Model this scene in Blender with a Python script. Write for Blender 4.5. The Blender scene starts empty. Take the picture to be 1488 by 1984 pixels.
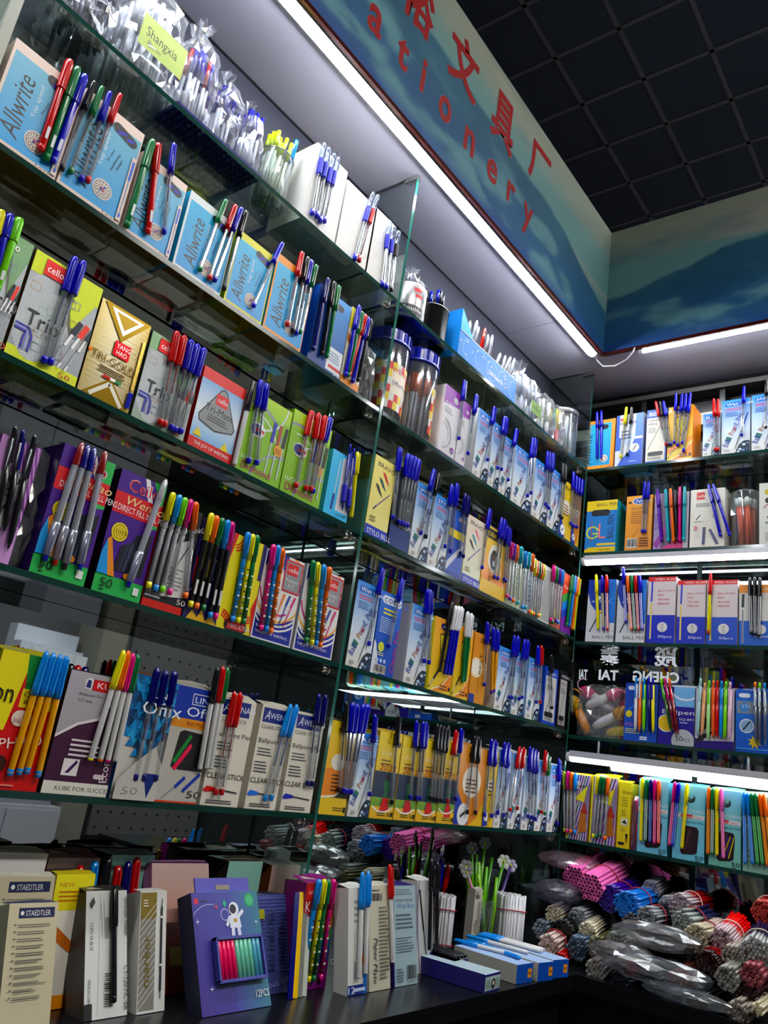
import bpy, math, random
from mathutils import Matrix, Vector
random.seed(7)
PI = math.pi
SC = bpy.context.scene
COL = SC.collection
EYE = 1.30                      # height of the lens above the floor, metres

# ------------------------------------------------------------------ camera, world, lights, exposure
cam = bpy.data.objects.new('camera', bpy.data.cameras.new('camera'))
COL.objects.link(cam)
cam.data.sensor_fit = 'HORIZONTAL'
cam.data.sensor_width = 36.0
cam.data.lens = 36.0 * 1548.19 / 1488.0
cam.data.clip_start = 0.02
R_ = Matrix(((0.59795993, -0.78848487, 0.14399840), (-0.32746461, -0.07634484, 0.94177407), (-0.73158107, -0.61029754, -0.30385204))).transposed()
cam.matrix_world = Matrix.Translation((0, -1.0, EYE)) @ R_.to_4x4()
SC.camera = cam

SC.view_settings.view_transform = 'Standard'
SC.view_settings.look = 'None'
SC.view_settings.gamma = 1.0
SC.view_settings.use_curve_mapping = False
SC.view_settings.exposure = 0.85
SC.cycles.max_bounces = 10
SC.cycles.transparent_max_bounces = 40
SC.cycles.glossy_bounces = 5
SC.cycles.caustics_reflective = False
SC.cycles.caustics_refractive = False

wld = bpy.data.worlds.new('world'); SC.world = wld; wld.use_nodes = True
wld.node_tree.nodes['Background'].inputs[0].default_value = (0.75, 0.85, 1.0, 1)
wld.node_tree.nodes['Background'].inputs[1].default_value = 0.04

TUBE_MAIN = 50.0                # radiance of the cool-white LED tubes
TUBE_SHELF = 12.0
FILL_LAMP = 78.0                # added fill lamps, unseen over the aisle behind the camera
# ------------------------------------------------------------------ colours and materials
def hx(c):
    if not isinstance(c, str): return tuple(c)
    c = c.lstrip('#'); v = [int(c[i:i+2], 16) / 255 for i in (0, 2, 4)]
    v = [x / 12.92 if x <= 0.04045 else ((x + 0.055) / 1.055) ** 2.4 for x in v]
    m = sum(v) / 3                      # inks and plastics are a little purer than read off the dim photograph
    return tuple(min(max(m + (x - m) * 1.22, 0.0), 0.95) for x in v)

def node_mat(name, rough=0.45, metal=0.0, spec=0.5, color=None, coat=0.0, bump=None):
    m = bpy.data.materials.new(name); m.use_nodes = True
    nt = m.node_tree; b = nt.nodes['Principled BSDF']
    b.inputs['Roughness'].default_value = rough; b.inputs['Metallic'].default_value = metal
    b.inputs['Specular IOR Level'].default_value = spec
    b.inputs['Coat Weight'].default_value = coat
    if color is None:
        a = nt.nodes.new('ShaderNodeAttribute'); a.attribute_name = 'Col'
        nt.links.new(a.outputs['Color'], b.inputs['Base Color'])
    else:
        b.inputs['Base Color'].default_value = (*hx(color), 1)
    if bump:
        t = nt.nodes.new('ShaderNodeTexNoise'); t.inputs['Scale'].default_value = bump[0]; t.inputs['Detail'].default_value = 4
        co = nt.nodes.new('ShaderNodeTexCoord'); nt.links.new(co.outputs['Object'], t.inputs['Vector'])
        u = nt.nodes.new('ShaderNodeBump'); u.inputs['Strength'].default_value = bump[1]; u.inputs['Distance'].default_value = bump[2]
        nt.links.new(t.outputs['Fac'], u.inputs['Height']); nt.links.new(u.outputs['Normal'], b.inputs['Normal'])
    return m

def clear_mat(name, gloss=0.25, rough=0.05, milk=0.0, edge=0.6):
    """thin clear plastic or glass: tinted see-through, brighter mirror reflection at grazing angles, optional milky haze"""
    m = bpy.data.materials.new(name); m.use_nodes = True
    nt = m.node_tree; nt.nodes.remove(nt.nodes['Principled BSDF'])
    out = nt.nodes['Material Output']
    a = nt.nodes.new('ShaderNodeAttribute'); a.attribute_name = 'Col'
    tr = nt.nodes.new('ShaderNodeBsdfTransparent'); nt.links.new(a.outputs['Color'], tr.inputs['Color'])
    gl = nt.nodes.new('ShaderNodeBsdfGlossy'); gl.inputs['Roughness'].default_value = rough
    lw = nt.nodes.new('ShaderNodeLayerWeight'); lw.inputs['Blend'].default_value = 0.35
    mr = nt.nodes.new('ShaderNodeMapRange'); mr.inputs[3].default_value = gloss * 0.35; mr.inputs[4].default_value = edge
    nt.links.new(lw.outputs['Facing'], mr.inputs[0])
    base = tr.outputs[0]
    if milk > 0:
        d = nt.nodes.new('ShaderNodeBsdfDiffuse'); nt.links.new(a.outputs['Color'], d.inputs['Color'])
        mm = nt.nodes.new('ShaderNodeMixShader'); mm.inputs[0].default_value = milk
        nt.links.new(base, mm.inputs[1]); nt.links.new(d.outputs[0], mm.inputs[2]); base = mm.outputs[0]
    mx = nt.nodes.new('ShaderNodeMixShader'); nt.links.new(mr.outputs[0], mx.inputs[0])
    nt.links.new(base, mx.inputs[1]); nt.links.new(gl.outputs[0], mx.inputs[2])
    nt.links.new(mx.outputs[0], out.inputs['Surface'])
    return m

def glossy_mat(name, color, rough):
    m = bpy.data.materials.new(name); m.use_nodes = True
    b = m.node_tree.nodes['Principled BSDF']
    b.inputs['Base Color'].default_value = (*color, 1); b.inputs['Metallic'].default_value = 1.0; b.inputs['Roughness'].default_value = rough
    return m

def emit_mat(name, strength, color=(0.90, 0.95, 1.0)):
    m = bpy.data.materials.new(name); m.use_nodes = True
    b = m.node_tree.nodes['Principled BSDF']
    b.inputs['Base Color'].default_value = (0.9, 0.9, 0.9, 1)
    b.inputs['Emission Color'].default_value = (*color, 1); b.inputs['Emission Strength'].default_value = strength
    return m

M = dict(
    card=node_mat('printed_card', 0.40, spec=0.45), foil=node_mat('foil_card', 0.28, metal=0.75), silver=node_mat('glitter_card', 0.38, metal=0.35, bump=(900, 0.5, 0.001)),
    plastic=node_mat('coloured_plastic', 0.22), matte=node_mat('matte_paint', 0.75, spec=0.2), rubber=node_mat('rubber', 0.6),
    clear=clear_mat('clear_plastic', 0.30, 0.10, 0.07, 0.50), haze=clear_mat('hazy_film', 0.16, 0.16, 0.08, 0.32), film=clear_mat('crinkled_film', 0.30, 0.12, 0.10, 0.45), frost=clear_mat('frosted_plastic', 0.2, 0.2, 0.35, 0.45),
    glass=clear_mat('shelf_glass', 0.18, 0.01, 0.0, 0.75), edge=node_mat('glass_cut_edge', 0.12, spec=0.6),
    mirror=glossy_mat('tinted_mirror', (0.50, 0.56, 0.55), 0.015), pane=glossy_mat('dark_window_glass', (0.20, 0.22, 0.23), 0.03),
    chrome=glossy_mat('chrome', (0.75, 0.72, 0.66), 0.12), alu=node_mat('aluminium_rail', 0.45, metal=0.3),
    tube=emit_mat('led_tube', TUBE_MAIN), shelf_tube=emit_mat('shelf_led_tube', TUBE_SHELF), lamp=emit_mat('aisle_fill_lamp', FILL_LAMP, (1.0, 0.97, 0.92)),
    soffit=node_mat('soffit_laminate', 0.5, spec=0.3, color='#b3b2bf'), ceil=node_mat('mineral_fibre', 0.9, spec=0.1, color='#596070', bump=(180, 0.4, 0.002)), tbar=node_mat('ceiling_bar', 0.6, spec=0.3, color='#85888e'),
    black=node_mat('black_laminate', 0.25, spec=0.4, color='#0c0d0f'), floor=node_mat('floor_tile', 0.3, color='#8d8a84'),
    sign=emit_mat('glow_added_letters', 0.28, (0.85, 0.92, 1.0)),  # film lettering, not a lamp: emission added so the letters look bright
    mural=node_mat('mural_print', 0.5, spec=0.3), wallp=node_mat('wall_paint', 0.8, spec=0.2, color='#5a5c60'),
)

# ------------------------------------------------------------------ mesh collector
class MB:
    def __init__(s): s.v = []; s.f = []; s.c = []; s.sm = []; s.mi = []
    def face(s, pts, col, smooth=False, mi=0):
        n = len(s.v); s.v += [tuple(p) for p in pts]; s.f.append(tuple(range(n, n + len(pts)))); s.sm.append(smooth); s.mi.append(mi)
        if isinstance(col, list): s.c += [hx(c) for c in col]
        else: s.c += [hx(col)] * len(pts)
    def mesh_part(s, verts, faces, col, smooth=False, mi=0):
        n = len(s.v); s.v += [tuple(p) for p in verts]; c = None if isinstance(col, list) else hx(col)
        for k, f in enumerate(faces):
            s.f.append(tuple(n + i for i in f)); s.sm.append(smooth); s.mi.append(mi)
            s.c += [c] * len(f) if c is not None else [hx(col[i]) for i in f]
    def box(s, x0, y0, z0, x1, y1, z1, col, cols=None, mi=0):
        """cols: optional dict of face colours front,back,left,right,top,bottom"""
        q = dict(front=[(x0,y0,z0),(x1,y0,z0),(x1,y0,z1),(x0,y0,z1)], back=[(x1,y1,z0),(x0,y1,z0),(x0,y1,z1),(x1,y1,z1)],
                 left=[(x0,y1,z0),(x0,y0,z0),(x0,y0,z1),(x0,y1,z1)], right=[(x1,y0,z0),(x1,y1,z0),(x1,y1,z1),(x1,y0,z1)],
                 top=[(x0,y0,z1),(x1,y0,z1),(x1,y1,z1),(x0,y1,z1)], bottom=[(x0,y1,z0),(x1,y1,z0),(x1,y0,z0),(x0,y0,z0)])
        for k, p in q.items(): s.face(p, (cols or {}).get(k, col), mi=mi)
    def lathe(s, prof, col, seg=10, cx=0, cy=0, smooth=True, cols=None, capb=True, capt=True, mi=0, sq=1.0):
        v = []; f = []
        for r, z in prof:
            for i in range(seg):
                a = 2 * PI * i / seg; v.append((cx + r * math.cos(a), cy + r * sq * math.sin(a), z))
        n = len(prof)
        base = len(s.v); s.v += v
        for j in range(n - 1):
            cc = hx(cols[j]) if cols else hx(col)
            for i in range(seg):
                k = (i + 1) % seg
                s.f.append((base + j*seg+i, base + j*seg+k, base + (j+1)*seg+k, base + (j+1)*seg+i)); s.sm.append(smooth); s.mi.append(mi); s.c += [cc] * 4
        if capb: s.f.append(tuple(base + i for i in reversed(range(seg)))); s.sm.append(False); s.mi.append(mi); s.c += [hx(cols[0]) if cols else hx(col)] * seg
        if capt: s.f.append(tuple(base + (n-1)*seg + i for i in range(seg))); s.sm.append(False); s.mi.append(mi); s.c += [hx(cols[-1]) if cols else hx(col)] * seg
    def tube(s, pts, r, col, seg=6, smooth=True, mi=0, closed=False, radii=None):
        P = [Vector(p) for p in pts]; n = len(P); rings = []; base = len(s.v); nrm = None
        for i, p in enumerate(P):
            t = (P[(i+1) % n] - P[i-1]) if closed else (P[min(i+1, n-1)] - P[max(i-1, 0)])
            t.normalize()
            if nrm is None: nrm = t.orthogonal().normalized()
            nrm = (nrm - t * nrm.dot(t)).normalized(); b = t.cross(nrm); rr = radii[i] if radii else r
            for k in range(seg):
                a = 2 * PI * k / seg; s.v.append(tuple(p + (nrm * math.cos(a) + b * math.sin(a)) * rr))
        for i in range(n if closed else n - 1):
            j = (i + 1) % n
            cc = [hx(col[i])]*2 + [hx(col[j])]*2 if isinstance(col, list) else [hx(col)] * 4
            for k in range(seg):
                l = (k + 1) % seg
                s.f.append((base+i*seg+k, base+i*seg+l, base+j*seg+l, base+j*seg+k)); s.sm.append(smooth); s.mi.append(mi); s.c += cc
        if not closed:
            for e, rev in ((0, True), (n - 1, False)):
                ids = [base + e*seg + k for k in range(seg)]
                s.f.append(tuple(reversed(ids)) if rev else tuple(ids)); s.sm.append(False); s.mi.append(mi); s.c += [hx(col[e] if isinstance(col, list) else col)] * seg
    def mesh(s, name, mats):
        me = bpy.data.meshes.new(name); me.from_pydata(s.v, [], s.f)
        at = me.color_attributes.new('Col', 'FLOAT_COLOR', 'CORNER')
        flat = []
        for c in s.c: flat += [c[0], c[1], c[2], 1.0]
        at.data.foreach_set('color', flat)
        me.polygons.foreach_set('use_smooth', s.sm)
        for m in (mats if isinstance(mats, (list, tuple)) else [mats]): me.materials.append(M[m])
        if any(s.mi): me.polygons.foreach_set('material_index', s.mi)
        me.update(); return me
    def build(s, name, mats, parent=None): return obj(name, s.mesh(name, mats), parent)

def obj(name, me, parent=None):
    o = bpy.data.objects.new(name, me); COL.objects.link(o)
    if parent is not None: o.parent = parent
    return o

LABELS = {}
def tag(o, label, cat, group=None, kind=None):
    if label is not None:
        n = len(label.replace('/', ' ').replace("'", '').split())
        if n > 16 or n < 4: print('LABEL LENGTH', n, label)
        if label in LABELS and not group: print('LABEL TWICE', label)
        LABELS[label] = 1
        o['label'] = label; o['category'] = cat
    if group: o['group'] = group
    if kind: o['kind'] = kind
    return o

def thing(name, label, cat, mat=None, group=None):
    o = bpy.data.objects.new(name, None); o.empty_display_size = 0.02; COL.objects.link(o)
    if mat is not None: o.matrix_world = mat
    return tag(o, label, cat, group)

# ------------------------------------------------------------------ lettering
_txt = {}
def text_mesh(s, res=2, bold=0.0):
    if (s, res, bold) in _txt: return _txt[(s, res, bold)]
    c = bpy.data.curves.new('lettering', 'FONT'); c.body = s; c.resolution_u = res; c.offset = bold
    o = bpy.data.objects.new('lettering', c); me = o.to_mesh()
    v = [tuple(p.co) for p in me.vertices]; f = [tuple(p.vertices) for p in me.polygons]
    o.to_mesh_clear(); bpy.data.objects.remove(o); bpy.data.curves.remove(c)
    if v:
        x0 = min(p[0] for p in v); x1 = max(p[0] for p in v); y0 = min(p[1] for p in v); y1 = max(p[1] for p in v)
        v = [((p[0]-x0)/max(x1-x0,1e-6), (p[1]-y0)/max(y1-y0,1e-6)) for p in v]
        # keep all faces wound the same way (towards the reader)
        g = []
        for q in f:
            a = sum(v[q[i]][0]*v[q[(i+1)%len(q)]][1] - v[q[(i+1)%len(q)]][0]*v[q[i]][1] for i in range(len(q)))
            g.append(q if a > 0 else tuple(reversed(q)))
        f = g
    _txt[(s, res, bold)] = (v, f); return v, f

# ------------------------------------------------------------------ flat print on a front panel (x right, z up, reader at -y)
class Art:
    def __init__(s, W, H): s.W, s.H, s.mb, s.n = W, H, MB(), 0
    def y(s): s.n += 1; return -0.00016 - 0.00007 * s.n
    def P(s, pts, col, clip=True):
        y = s.y()
        if clip: pts = [(min(max(u, 0), 1), min(max(v, 0), 1)) for u, v in pts]
        s.mb.face([(u*s.W, y, v*s.H) for u, v in pts], col)
    def r(s, u0, v0, u1, v1, col): s.P([(u0,v0),(u1,v0),(u1,v1),(u0,v1)], col)
    def g(s, u0, v0, u1, v1, c0, c1): s.P([(u0,v0),(u1,v0),(u1,v1),(u0,v1)], [c0,c0,c1,c1])
    def gh(s, u0, v0, u1, v1, c0, c1): s.P([(u0,v0),(u1,v0),(u1,v1),(u0,v1)], [c0,c1,c1,c0])
    def e(s, cu, cv, r, col, ry=None, n=20):
        """ellipse; radii in fractions of the width"""
        k = s.W / s.H; ry = r if ry is None else ry
        s.P([(cu + r*math.cos(2*PI*i/n), cv + ry*k*math.sin(2*PI*i/n)) for i in range(n)], col)
    def pill(s, u0, v0, u1, v1, col, rot=0):
        n = 6; k = s.W/s.H; hh = (v1-v0)/2; rr = min(hh/k, (u1-u0)/2); pts = []
        cy = (v0+v1)/2
        for a in range(n+1): t = -PI/2+PI*a/n; pts.append((u1-rr+rr*math.cos(t), cy+hh*math.sin(t)))
        for a in range(n+1): t = PI/2+PI*a/n; pts.append((u0+rr+rr*math.cos(t), cy+hh*math.sin(t)))
        if rot:
            cu = (u0+u1)/2; c, d = math.cos(math.radians(rot)), math.sin(math.radians(rot))
            pts = [(cu+(u-cu)*c-(v-cy)/k*d, cy+((u-cu)*d+(v-cy)/k*c)*k) for u, v in pts]
        s.P(pts, col)
    def l(s, pts, w, col):
        """polyline, width in fractions of the width"""
        k = s.W/s.H; q = [(u, v/k) for u, v in pts]; y = s.y()
        for (a, b), (c, d) in zip(q, q[1:]):
            L = math.hypot(c-a, d-b) or 1; nx, ny = -(d-b)/L*w/2, (c-a)/L*w/2
            P4 = [(a+nx,b+ny),(a-nx,b-ny),(c-nx,d-ny),(c+nx,d+ny)]
            P4 = [(min(max(u,0),1)*s.W, y, min(max(v*k,0),1)*s.H) for u, v in P4]
            s.mb.face(P4, col)
    def arc(s, cu, cv, r, a0, a1, w, col, n=12, ry=None):
        k = s.W/s.H; ry = r if ry is None else ry
        s.l([(cu+r*math.cos(math.radians(a0+(a1-a0)*i/n)), cv+ry*k*math.sin(math.radians(a0+(a1-a0)*i/n))) for i in range(n+1)], w, col)
    def t(s, txt, u, v, w, h, col, rot=0, shear=0.0, cols=None, flip=False):
        """lettering: anchor u,v (fractions), length w and height h in fractions of the panel height, turned rot degrees"""
        if cols:
            n = len(txt); c, d = math.cos(math.radians(rot)), math.sin(math.radians(rot)); k = s.W/s.H
            for i, ch in enumerate(txt):
                if ch != ' ': s.t(ch, u + c*w*i/n/k, v + d*w*i/n, w/n*0.86, h*(1.0 if (ch.isupper() or ch in 'lbdtfhk') else 0.72), cols[i % len(cols)], rot, shear)
            return
        vs, fs = text_mesh(txt); y = s.y(); c, d = math.cos(math.radians(rot)), math.sin(math.radians(rot)); o = []
        for p, q in vs:
            if flip: p = 1 - p
            a = (p*w + q*h*shear)*s.H; b = q*h*s.H
            o.append((u*s.W + a*c - b*d, y, v*s.H + a*d + b*c))
        s.mb.mesh_part(o, fs, col)
    def fp(s, u0, v0, u1, v1, n, col, seed=1):
        """unreadable small print: thin lines of uneven length"""
        rnd = random.Random(seed*31+n); dv = (v1-v0)/n
        for i in range(n): s.r(u0, v1-dv*(i+0.75), u0+(u1-u0)*rnd.uniform(0.6, 1), v1-dv*(i+0.35), col)
    def bc(s, u0, v0, u1, v1, vert=False, bg='#e8e6e0'):
        s.r(u0, v0, u1, v1, bg); rnd = random.Random(5); n = 16
        for i in range(n):
            a = (i+0.2)/n; b = a + rnd.uniform(0.2, 0.75)/n
            if vert: s.r(u0+.06*(u1-u0), v0+(v1-v0)*a, u1-.06*(u1-u0), v0+(v1-v0)*b, '#22201e')
            else: s.r(u0+(u1-u0)*a, v0+.1*(v1-v0), u0+(u1-u0)*b, v1-.06*(v1-v0), '#22201e')
# ------------------------------------------------------------------ carton designs
RB = ['#1f2f8a', '#1f2f8a', '#22507a', '#2a6a5a', '#8a6a20', '#a86a20', '#a04a28', '#8a3048', '#5a3080', '#2f3f90', '#1f2f8a', '#1f2f8a', '#1f2f8a', '#1f2f8a']
def pen_pic(A, u0, v0, u1, v1, col, cap=None, w=.05):
    A.l([(u0, v0), (u1, v1)], w*.45, '#9aa0a8'); m = .45
    A.l([(u0+(u1-u0)*m, v0+(v1-v0)*m), (u1, v1)], w, cap or col)
    A.l([(u0-(u1-u0)*.06, v0-(v1-v0)*.06), (u0+(u1-u0)*.06, v0+(v1-v0)*.06)], w*.6, col)

def art_all(A, edge, bright=False, shift=0):
    A.r(0,0,1,1,edge); A.g(.04,.045,.98,.90,'#1f9ad8' if bright else '#2ba2de','#7db7cf' if not bright else '#4cb0dc')
    A.t('Allwrite', .40, .12, .62, .17, '#14181c', 90, .12)
    A.t('Top speed', .53, .42, .34, .045, '#dfeaf0', 90)
    A.pill(.50,.80,.94,.90,'#0d1018',-14); A.l([(.60,.83),(.74,.865)],.05,'#2a2fb0'); A.l([(.76,.82),(.88,.85)],.05,'#2a2fb0')
    A.t('See your', .60,.50,.15,.028,'#16202c',78); A.t('handwriting', .68,.44,.20,.028,'#16202c',78); A.t('change!', .76,.47,.13,.028,'#16202c',78)
    A.e(.62,.22,.155,'#e6ded6'); A.e(.62,.22,.135,'#4a4a58'); A.e(.62,.22,.125,'#e6ded6'); A.e(.62,.22,.075,'#5a5a68'); A.e(.62,.22,.066,'#e0d8d0')
    for a in range(0,360,24): A.e(.62+.102*math.cos(math.radians(a)), .22+.102*A.W/A.H*math.sin(math.radians(a)), .012, '#4a4a58', n=6)
    A.l([(.58,.20),(.66,.25)],.03,'#3a3f9a'); A.l([(.58,.24),(.66,.20)],.025,'#b06060')
    if not bright: A.r(.91,.04,.99,.70,edge); A.l([(.95,.08),(.95,.66)],.022,'#8898b8'); A.l([(.95,.46),(.95,.66)],.04,'#2f6fd0'); A.l([(.95,.07),(.95,.11)],.035,'#3060c8')
    A.t('Lexi', .70,.012,.12,.025,'#5a4a3a')
def art_allR(A):
    A.r(0,0,1,1,'#e0913e'); A.g(.02,.07,.86,.93,'#2a93c4','#4aa6cc'); A.t('Allwrite', .12,.10,.62,.13,'#14181c',90,.12)
    A.pill(.28,.80,.74,.90,'#101218'); A.e(.62,.20,.15,'#e6ded6'); A.e(.62,.20,.11,'#8a5a5a'); A.e(.62,.20,.08,'#e0d8d0'); A.t('Lexi',.74,.015,.12,.03,'#5a4a3a')
def art_blue50(A):
    A.g(0,0,1,1,'#16408c','#3a8ccc'); A.r(0,.0,.35,1,'#173a7e'); A.r(.55,.04,1,.34,'#dfe4ea'); A.r(.62,.08,1,.12,'#c03030'); A.fp(.6,.16,.95,.3,4,'#8898b8'); A.pill(.3,.84,.8,.92,'#0b1226'); A.t('50',.8,.02,.12,.05,'#e8ecf4')
def art_yelnew(A):
    A.r(0,0,1,1,'#e2ddd0'); A.g(0,.72,1,1,'#d8cc2a','#e2d83a'); A.t('NEW',.12,.9,.14,.035,'#b86a1a'); A.fp(.12,.78,.8,.88,3,'#b86a1a'); A.P([(0,.55),(1,.3),(1,.38),(0,.66)],'#b86a3a'); A.r(0,0,1,.10,'#d88a3a')
def art_plainw(A): A.r(0,0,1,1,'#dcdad6')
def art_scribble(A):
    A.r(0,0,1,1,'#dedcd8')
    for k,(u,v) in enumerate([(.15,.55),(.3,.75),(.2,.35),(.55,.2)]):
        rnd = random.Random(k); A.l([(u+i*.05, v+rnd.uniform(-.05,.05)) for i in range(9)], .008, '#b4b2b0')
def art_trio(A, v):
    g = {'y':'#b9c41e','g':'#6f8f6a','g2':'#7fa07a'}[v]
    A.g(0,0,1,1,'#8c9094','#a2a6a8'); A.r(0,.0,1,.10,g if v=='y' else '#8a9a8a'); A.r(0,.80,1,1,g)
    A.P([(.35,.84),(.62,.8),(.78,.5),(.72,.42),(.55,.66),(.35,.8)],'#4a5410' if v=='y' else '#54604e'); A.P([(.55,.85),(1,.85),(.72,.47)],g)
    A.e(.3,.44,.36,'#a6abae',ry=.62)
    rnd = random.Random(3)
    for c in ('#7a9a8a','#a08a6a','#7a7aa0','#8a6a6a','#6a7a8a'):
        for k in range(3):
            u,w = rnd.uniform(.05,.85), rnd.uniform(.12,.75); A.l([(u,w),(u+.13,w),(u+.13,w+.07),(u,w+.07),(u,w)],.008,c)
    for k,o in enumerate((0,.05,.10)): A.l([(.02,.30-o*.4),(.20-o*.3,.30-o*.4),(.26-o,.24-o*.4),(.26-o,.1)],.03,['#3a3a90','#8a90b8','#3a3a90'][k])
    A.r(.16,.82,.48,.97,'#c8352a'); A.t('cello',.20,.86,.15,.065,'#f0e8e4')
    A.t('Trio',.12,.33,.30,.14,'#2c2c34'); A.t('stylo a bille',.16,.28,.26,.035,'#3c3c48')
    for k,c in enumerate(('#1c1e2a','#c8402a','#1c2a2c')): pen_pic(A,.60+.1*k,.12,.82+.1*k,.56,'#d8d8d8',None,.04); A.l([(.76+.1*k,.44),(.83+.1*k,.58)],.075,c)
    A.t('50',.72,.015,.11,.05,'#a03820')
def art_gold(A):
    A.gh(0,0,.5,1,'#b8a878','#d8d4bc'); A.gh(.5,0,1,1,'#d8d4bc','#9a8450')
    for i in range(20): A.l([(0,.03+i*.05),(1,.03+i*.05)],.006,'#c8b478')
    A.P([(.05,1),(1,1),(.52,.66)],'#8a7230'); A.P([(.2,.97),(.86,.97),(.52,.73)],'#e8e4d8'); A.P([(.3,.945),(.76,.945),(.52,.79)],'#8f7838')
    A.P([(.05,0),(.52,.26),(.95,0)],'#8a6f2c'); A.l([(.2,.02),(.52,.20),(.82,.02)],.07,'#e8e4d8')
    A.r(.42,.50,.74,.66,'#c0303a'); A.t('YANG',.46,.59,.16,.05,'#f4e8e0'); A.t('HAO',.48,.52,.12,.05,'#f4e8e0')
    A.t('TRI-GOLD',.06,.38,.5,.085,'#6a5216'); A.r(.0,.42,.05,.46,'#e07a20'); A.fp(.25,.28,.85,.36,2,'#5a4a20')
    A.r(.36,.235,.5,.265,'#b03a34'); A.r(.5,.235,.6,.265,'#e8e4d8'); A.r(.6,.235,.72,.265,'#3a7a4a')
    A.l([(.94,.25),(.94,.80)],.05,'#d8c070'); A.l([(.93,.05),(.94,.22)],.09,'#1f2a8a')
def art_trimate(A):
    A.g(0,0,1,.5,'#3a9cd8','#dfe8ee'); A.g(0,.5,1,1,'#dfe8ee','#2a8fd0'); A.r(0,.86,1,1,'#d23a3a'); A.r(0,0,1,.13,'#c8262c')
    A.P([(.12,.34),(.5,.29),(.9,.36),(.94,.42),(.62,.82),(.54,.85),(.46,.82),(.08,.42)],'#3a3c40'); A.P([(.14,.36),(.5,.31),(.88,.37),(.91,.42),(.61,.8),(.54,.83),(.47,.8),(.11,.42)],'#8f9294')
    A.r(.39,.62,.67,.76,'#d22a30'); A.t('cello',.43,.66,.15,.06,'#f4ecec'); A.t('Tri-Mate',.2,.50,.42,.085,'#101216'); A.fp(.28,.39,.8,.48,3,'#4a4c50')
    for u,v in ((.14,.2),(.78,.17)): A.P([(u-.09,v-.045),(u+.11,v-.045),(u+.01,v+.06)],'#e2cc1c')
    A.t('THE JOY OF WRITING',.12,.035,.52,.055,'#f0e4e4')
def art_diamond(A):
    A.r(0,0,1,1,'#7fae2c'); A.g(0,.8,1,1,'#93bf34','#a8c83c')
    A.arc(.2,.35,.75,20,110,.06,'#8c9298'); A.arc(.2,.33,.62,0,95,.03,'#d8dcd4'); A.arc(1.0,-.1,.7,80,180,.05,'#8c9298'); A.arc(.3,1.0,.6,-80,0,.035,'#d8dcd4'); A.arc(.5,.5,.35,0,300,.012,'#a8cc58')
    A.t('50',.16,.87,.11,.06,'#dce43c'); A.e(.30,.56,.17,'#e4e4e4',ry=.13); A.e(.26,.56,.12,'#2a2a70',ry=.10); A.l([(.25,.56),(.45,.56)],.06,'#c02a2a'); A.t('TT',.24,.53,.12,.05,'#16161c')
    for k,c in enumerate(('#33369a','#9a4a28','#20241c')): A.l([(.62+.14*k,.10),(.66+.14*k,.74)],.03,'#c0c4c8'); A.l([(.645+.14*k,.50),(.665+.14*k,.76)],.07,c)
    A.e(.82,.44,.1,'#d89a2a'); A.fp(.75,.40,.9,.47,3,'#8a4a10'); A.t('LUCKY',.06,.16,.22,.05,'#e4ecd8'); A.t('Diamond',.10,.05,.45,.085,'#b0206a')
def art_ltblue(A):
    A.r(0,0,1,1,'#57b6e2'); A.r(.45,.12,1,.95,'#dcdde4'); A.l([(.30,.1),(.36,.9)],.04,'#c8d4e0'); A.l([(.28,.1),(.31,.35)],.09,'#2a3f8a'); A.e(.8,.26,.2,'#bfc4cc'); A.t('comf',.5,.05,.22,.045,'#1a2a6a')
def art_bravo(A, top='#e6d884', bot='#e4dc96', f3=('#c2283a','#1f4a56','#14161c')):
    A.g(0,.0,1,1,bot,top); A.r(0,0,1,.13,'#1d3fa4'); A.t('STYLO BILLE',.1,.03,.46,.06,'#e8eaf0'); A.t('BRAVO',.16,.88,.34,.06,'#1a1a14',-3)
    for k,c in enumerate(f3):
        u,v = .66-.12*k,.74-.09*k; A.P([(u-.24,v+.10),(u-.1,v+.085),(u+.06,v+.0),(u+.14,v-.045),(u-.04,v-.005),(u-.18,v+.055)],c)
    A.l([(.28,.36),(.86,.60)],.03,'#3a3f8a'); A.l([(.22,.33),(.34,.385)],.05,'#1a2050')
    for i in range(6):
        for j in range(4): A.e(.15+i*.13,.30+j*.05,.015,'#cfc888',n=6)
    A.fp(.12,.18,.42,.26,2,'#8a8450')
def art_bravo2(A): art_bravo(A,'#e2d2c6','#d8dcc0',('#d87890','#1f8a98','#16181c'))
def art_darkblue(A):
    A.g(0,0,1,1,'#101826','#1c2636')
    for i in range(8): A.r(0,.02+i*.03,1,.032+i*.03,'#1d4fb0')
    A.t('BALLPEN',.4,.27,.3,.05,'#dfe4ee'); A.r(.6,.5,.8,.53,'#c8ccd8')
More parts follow.
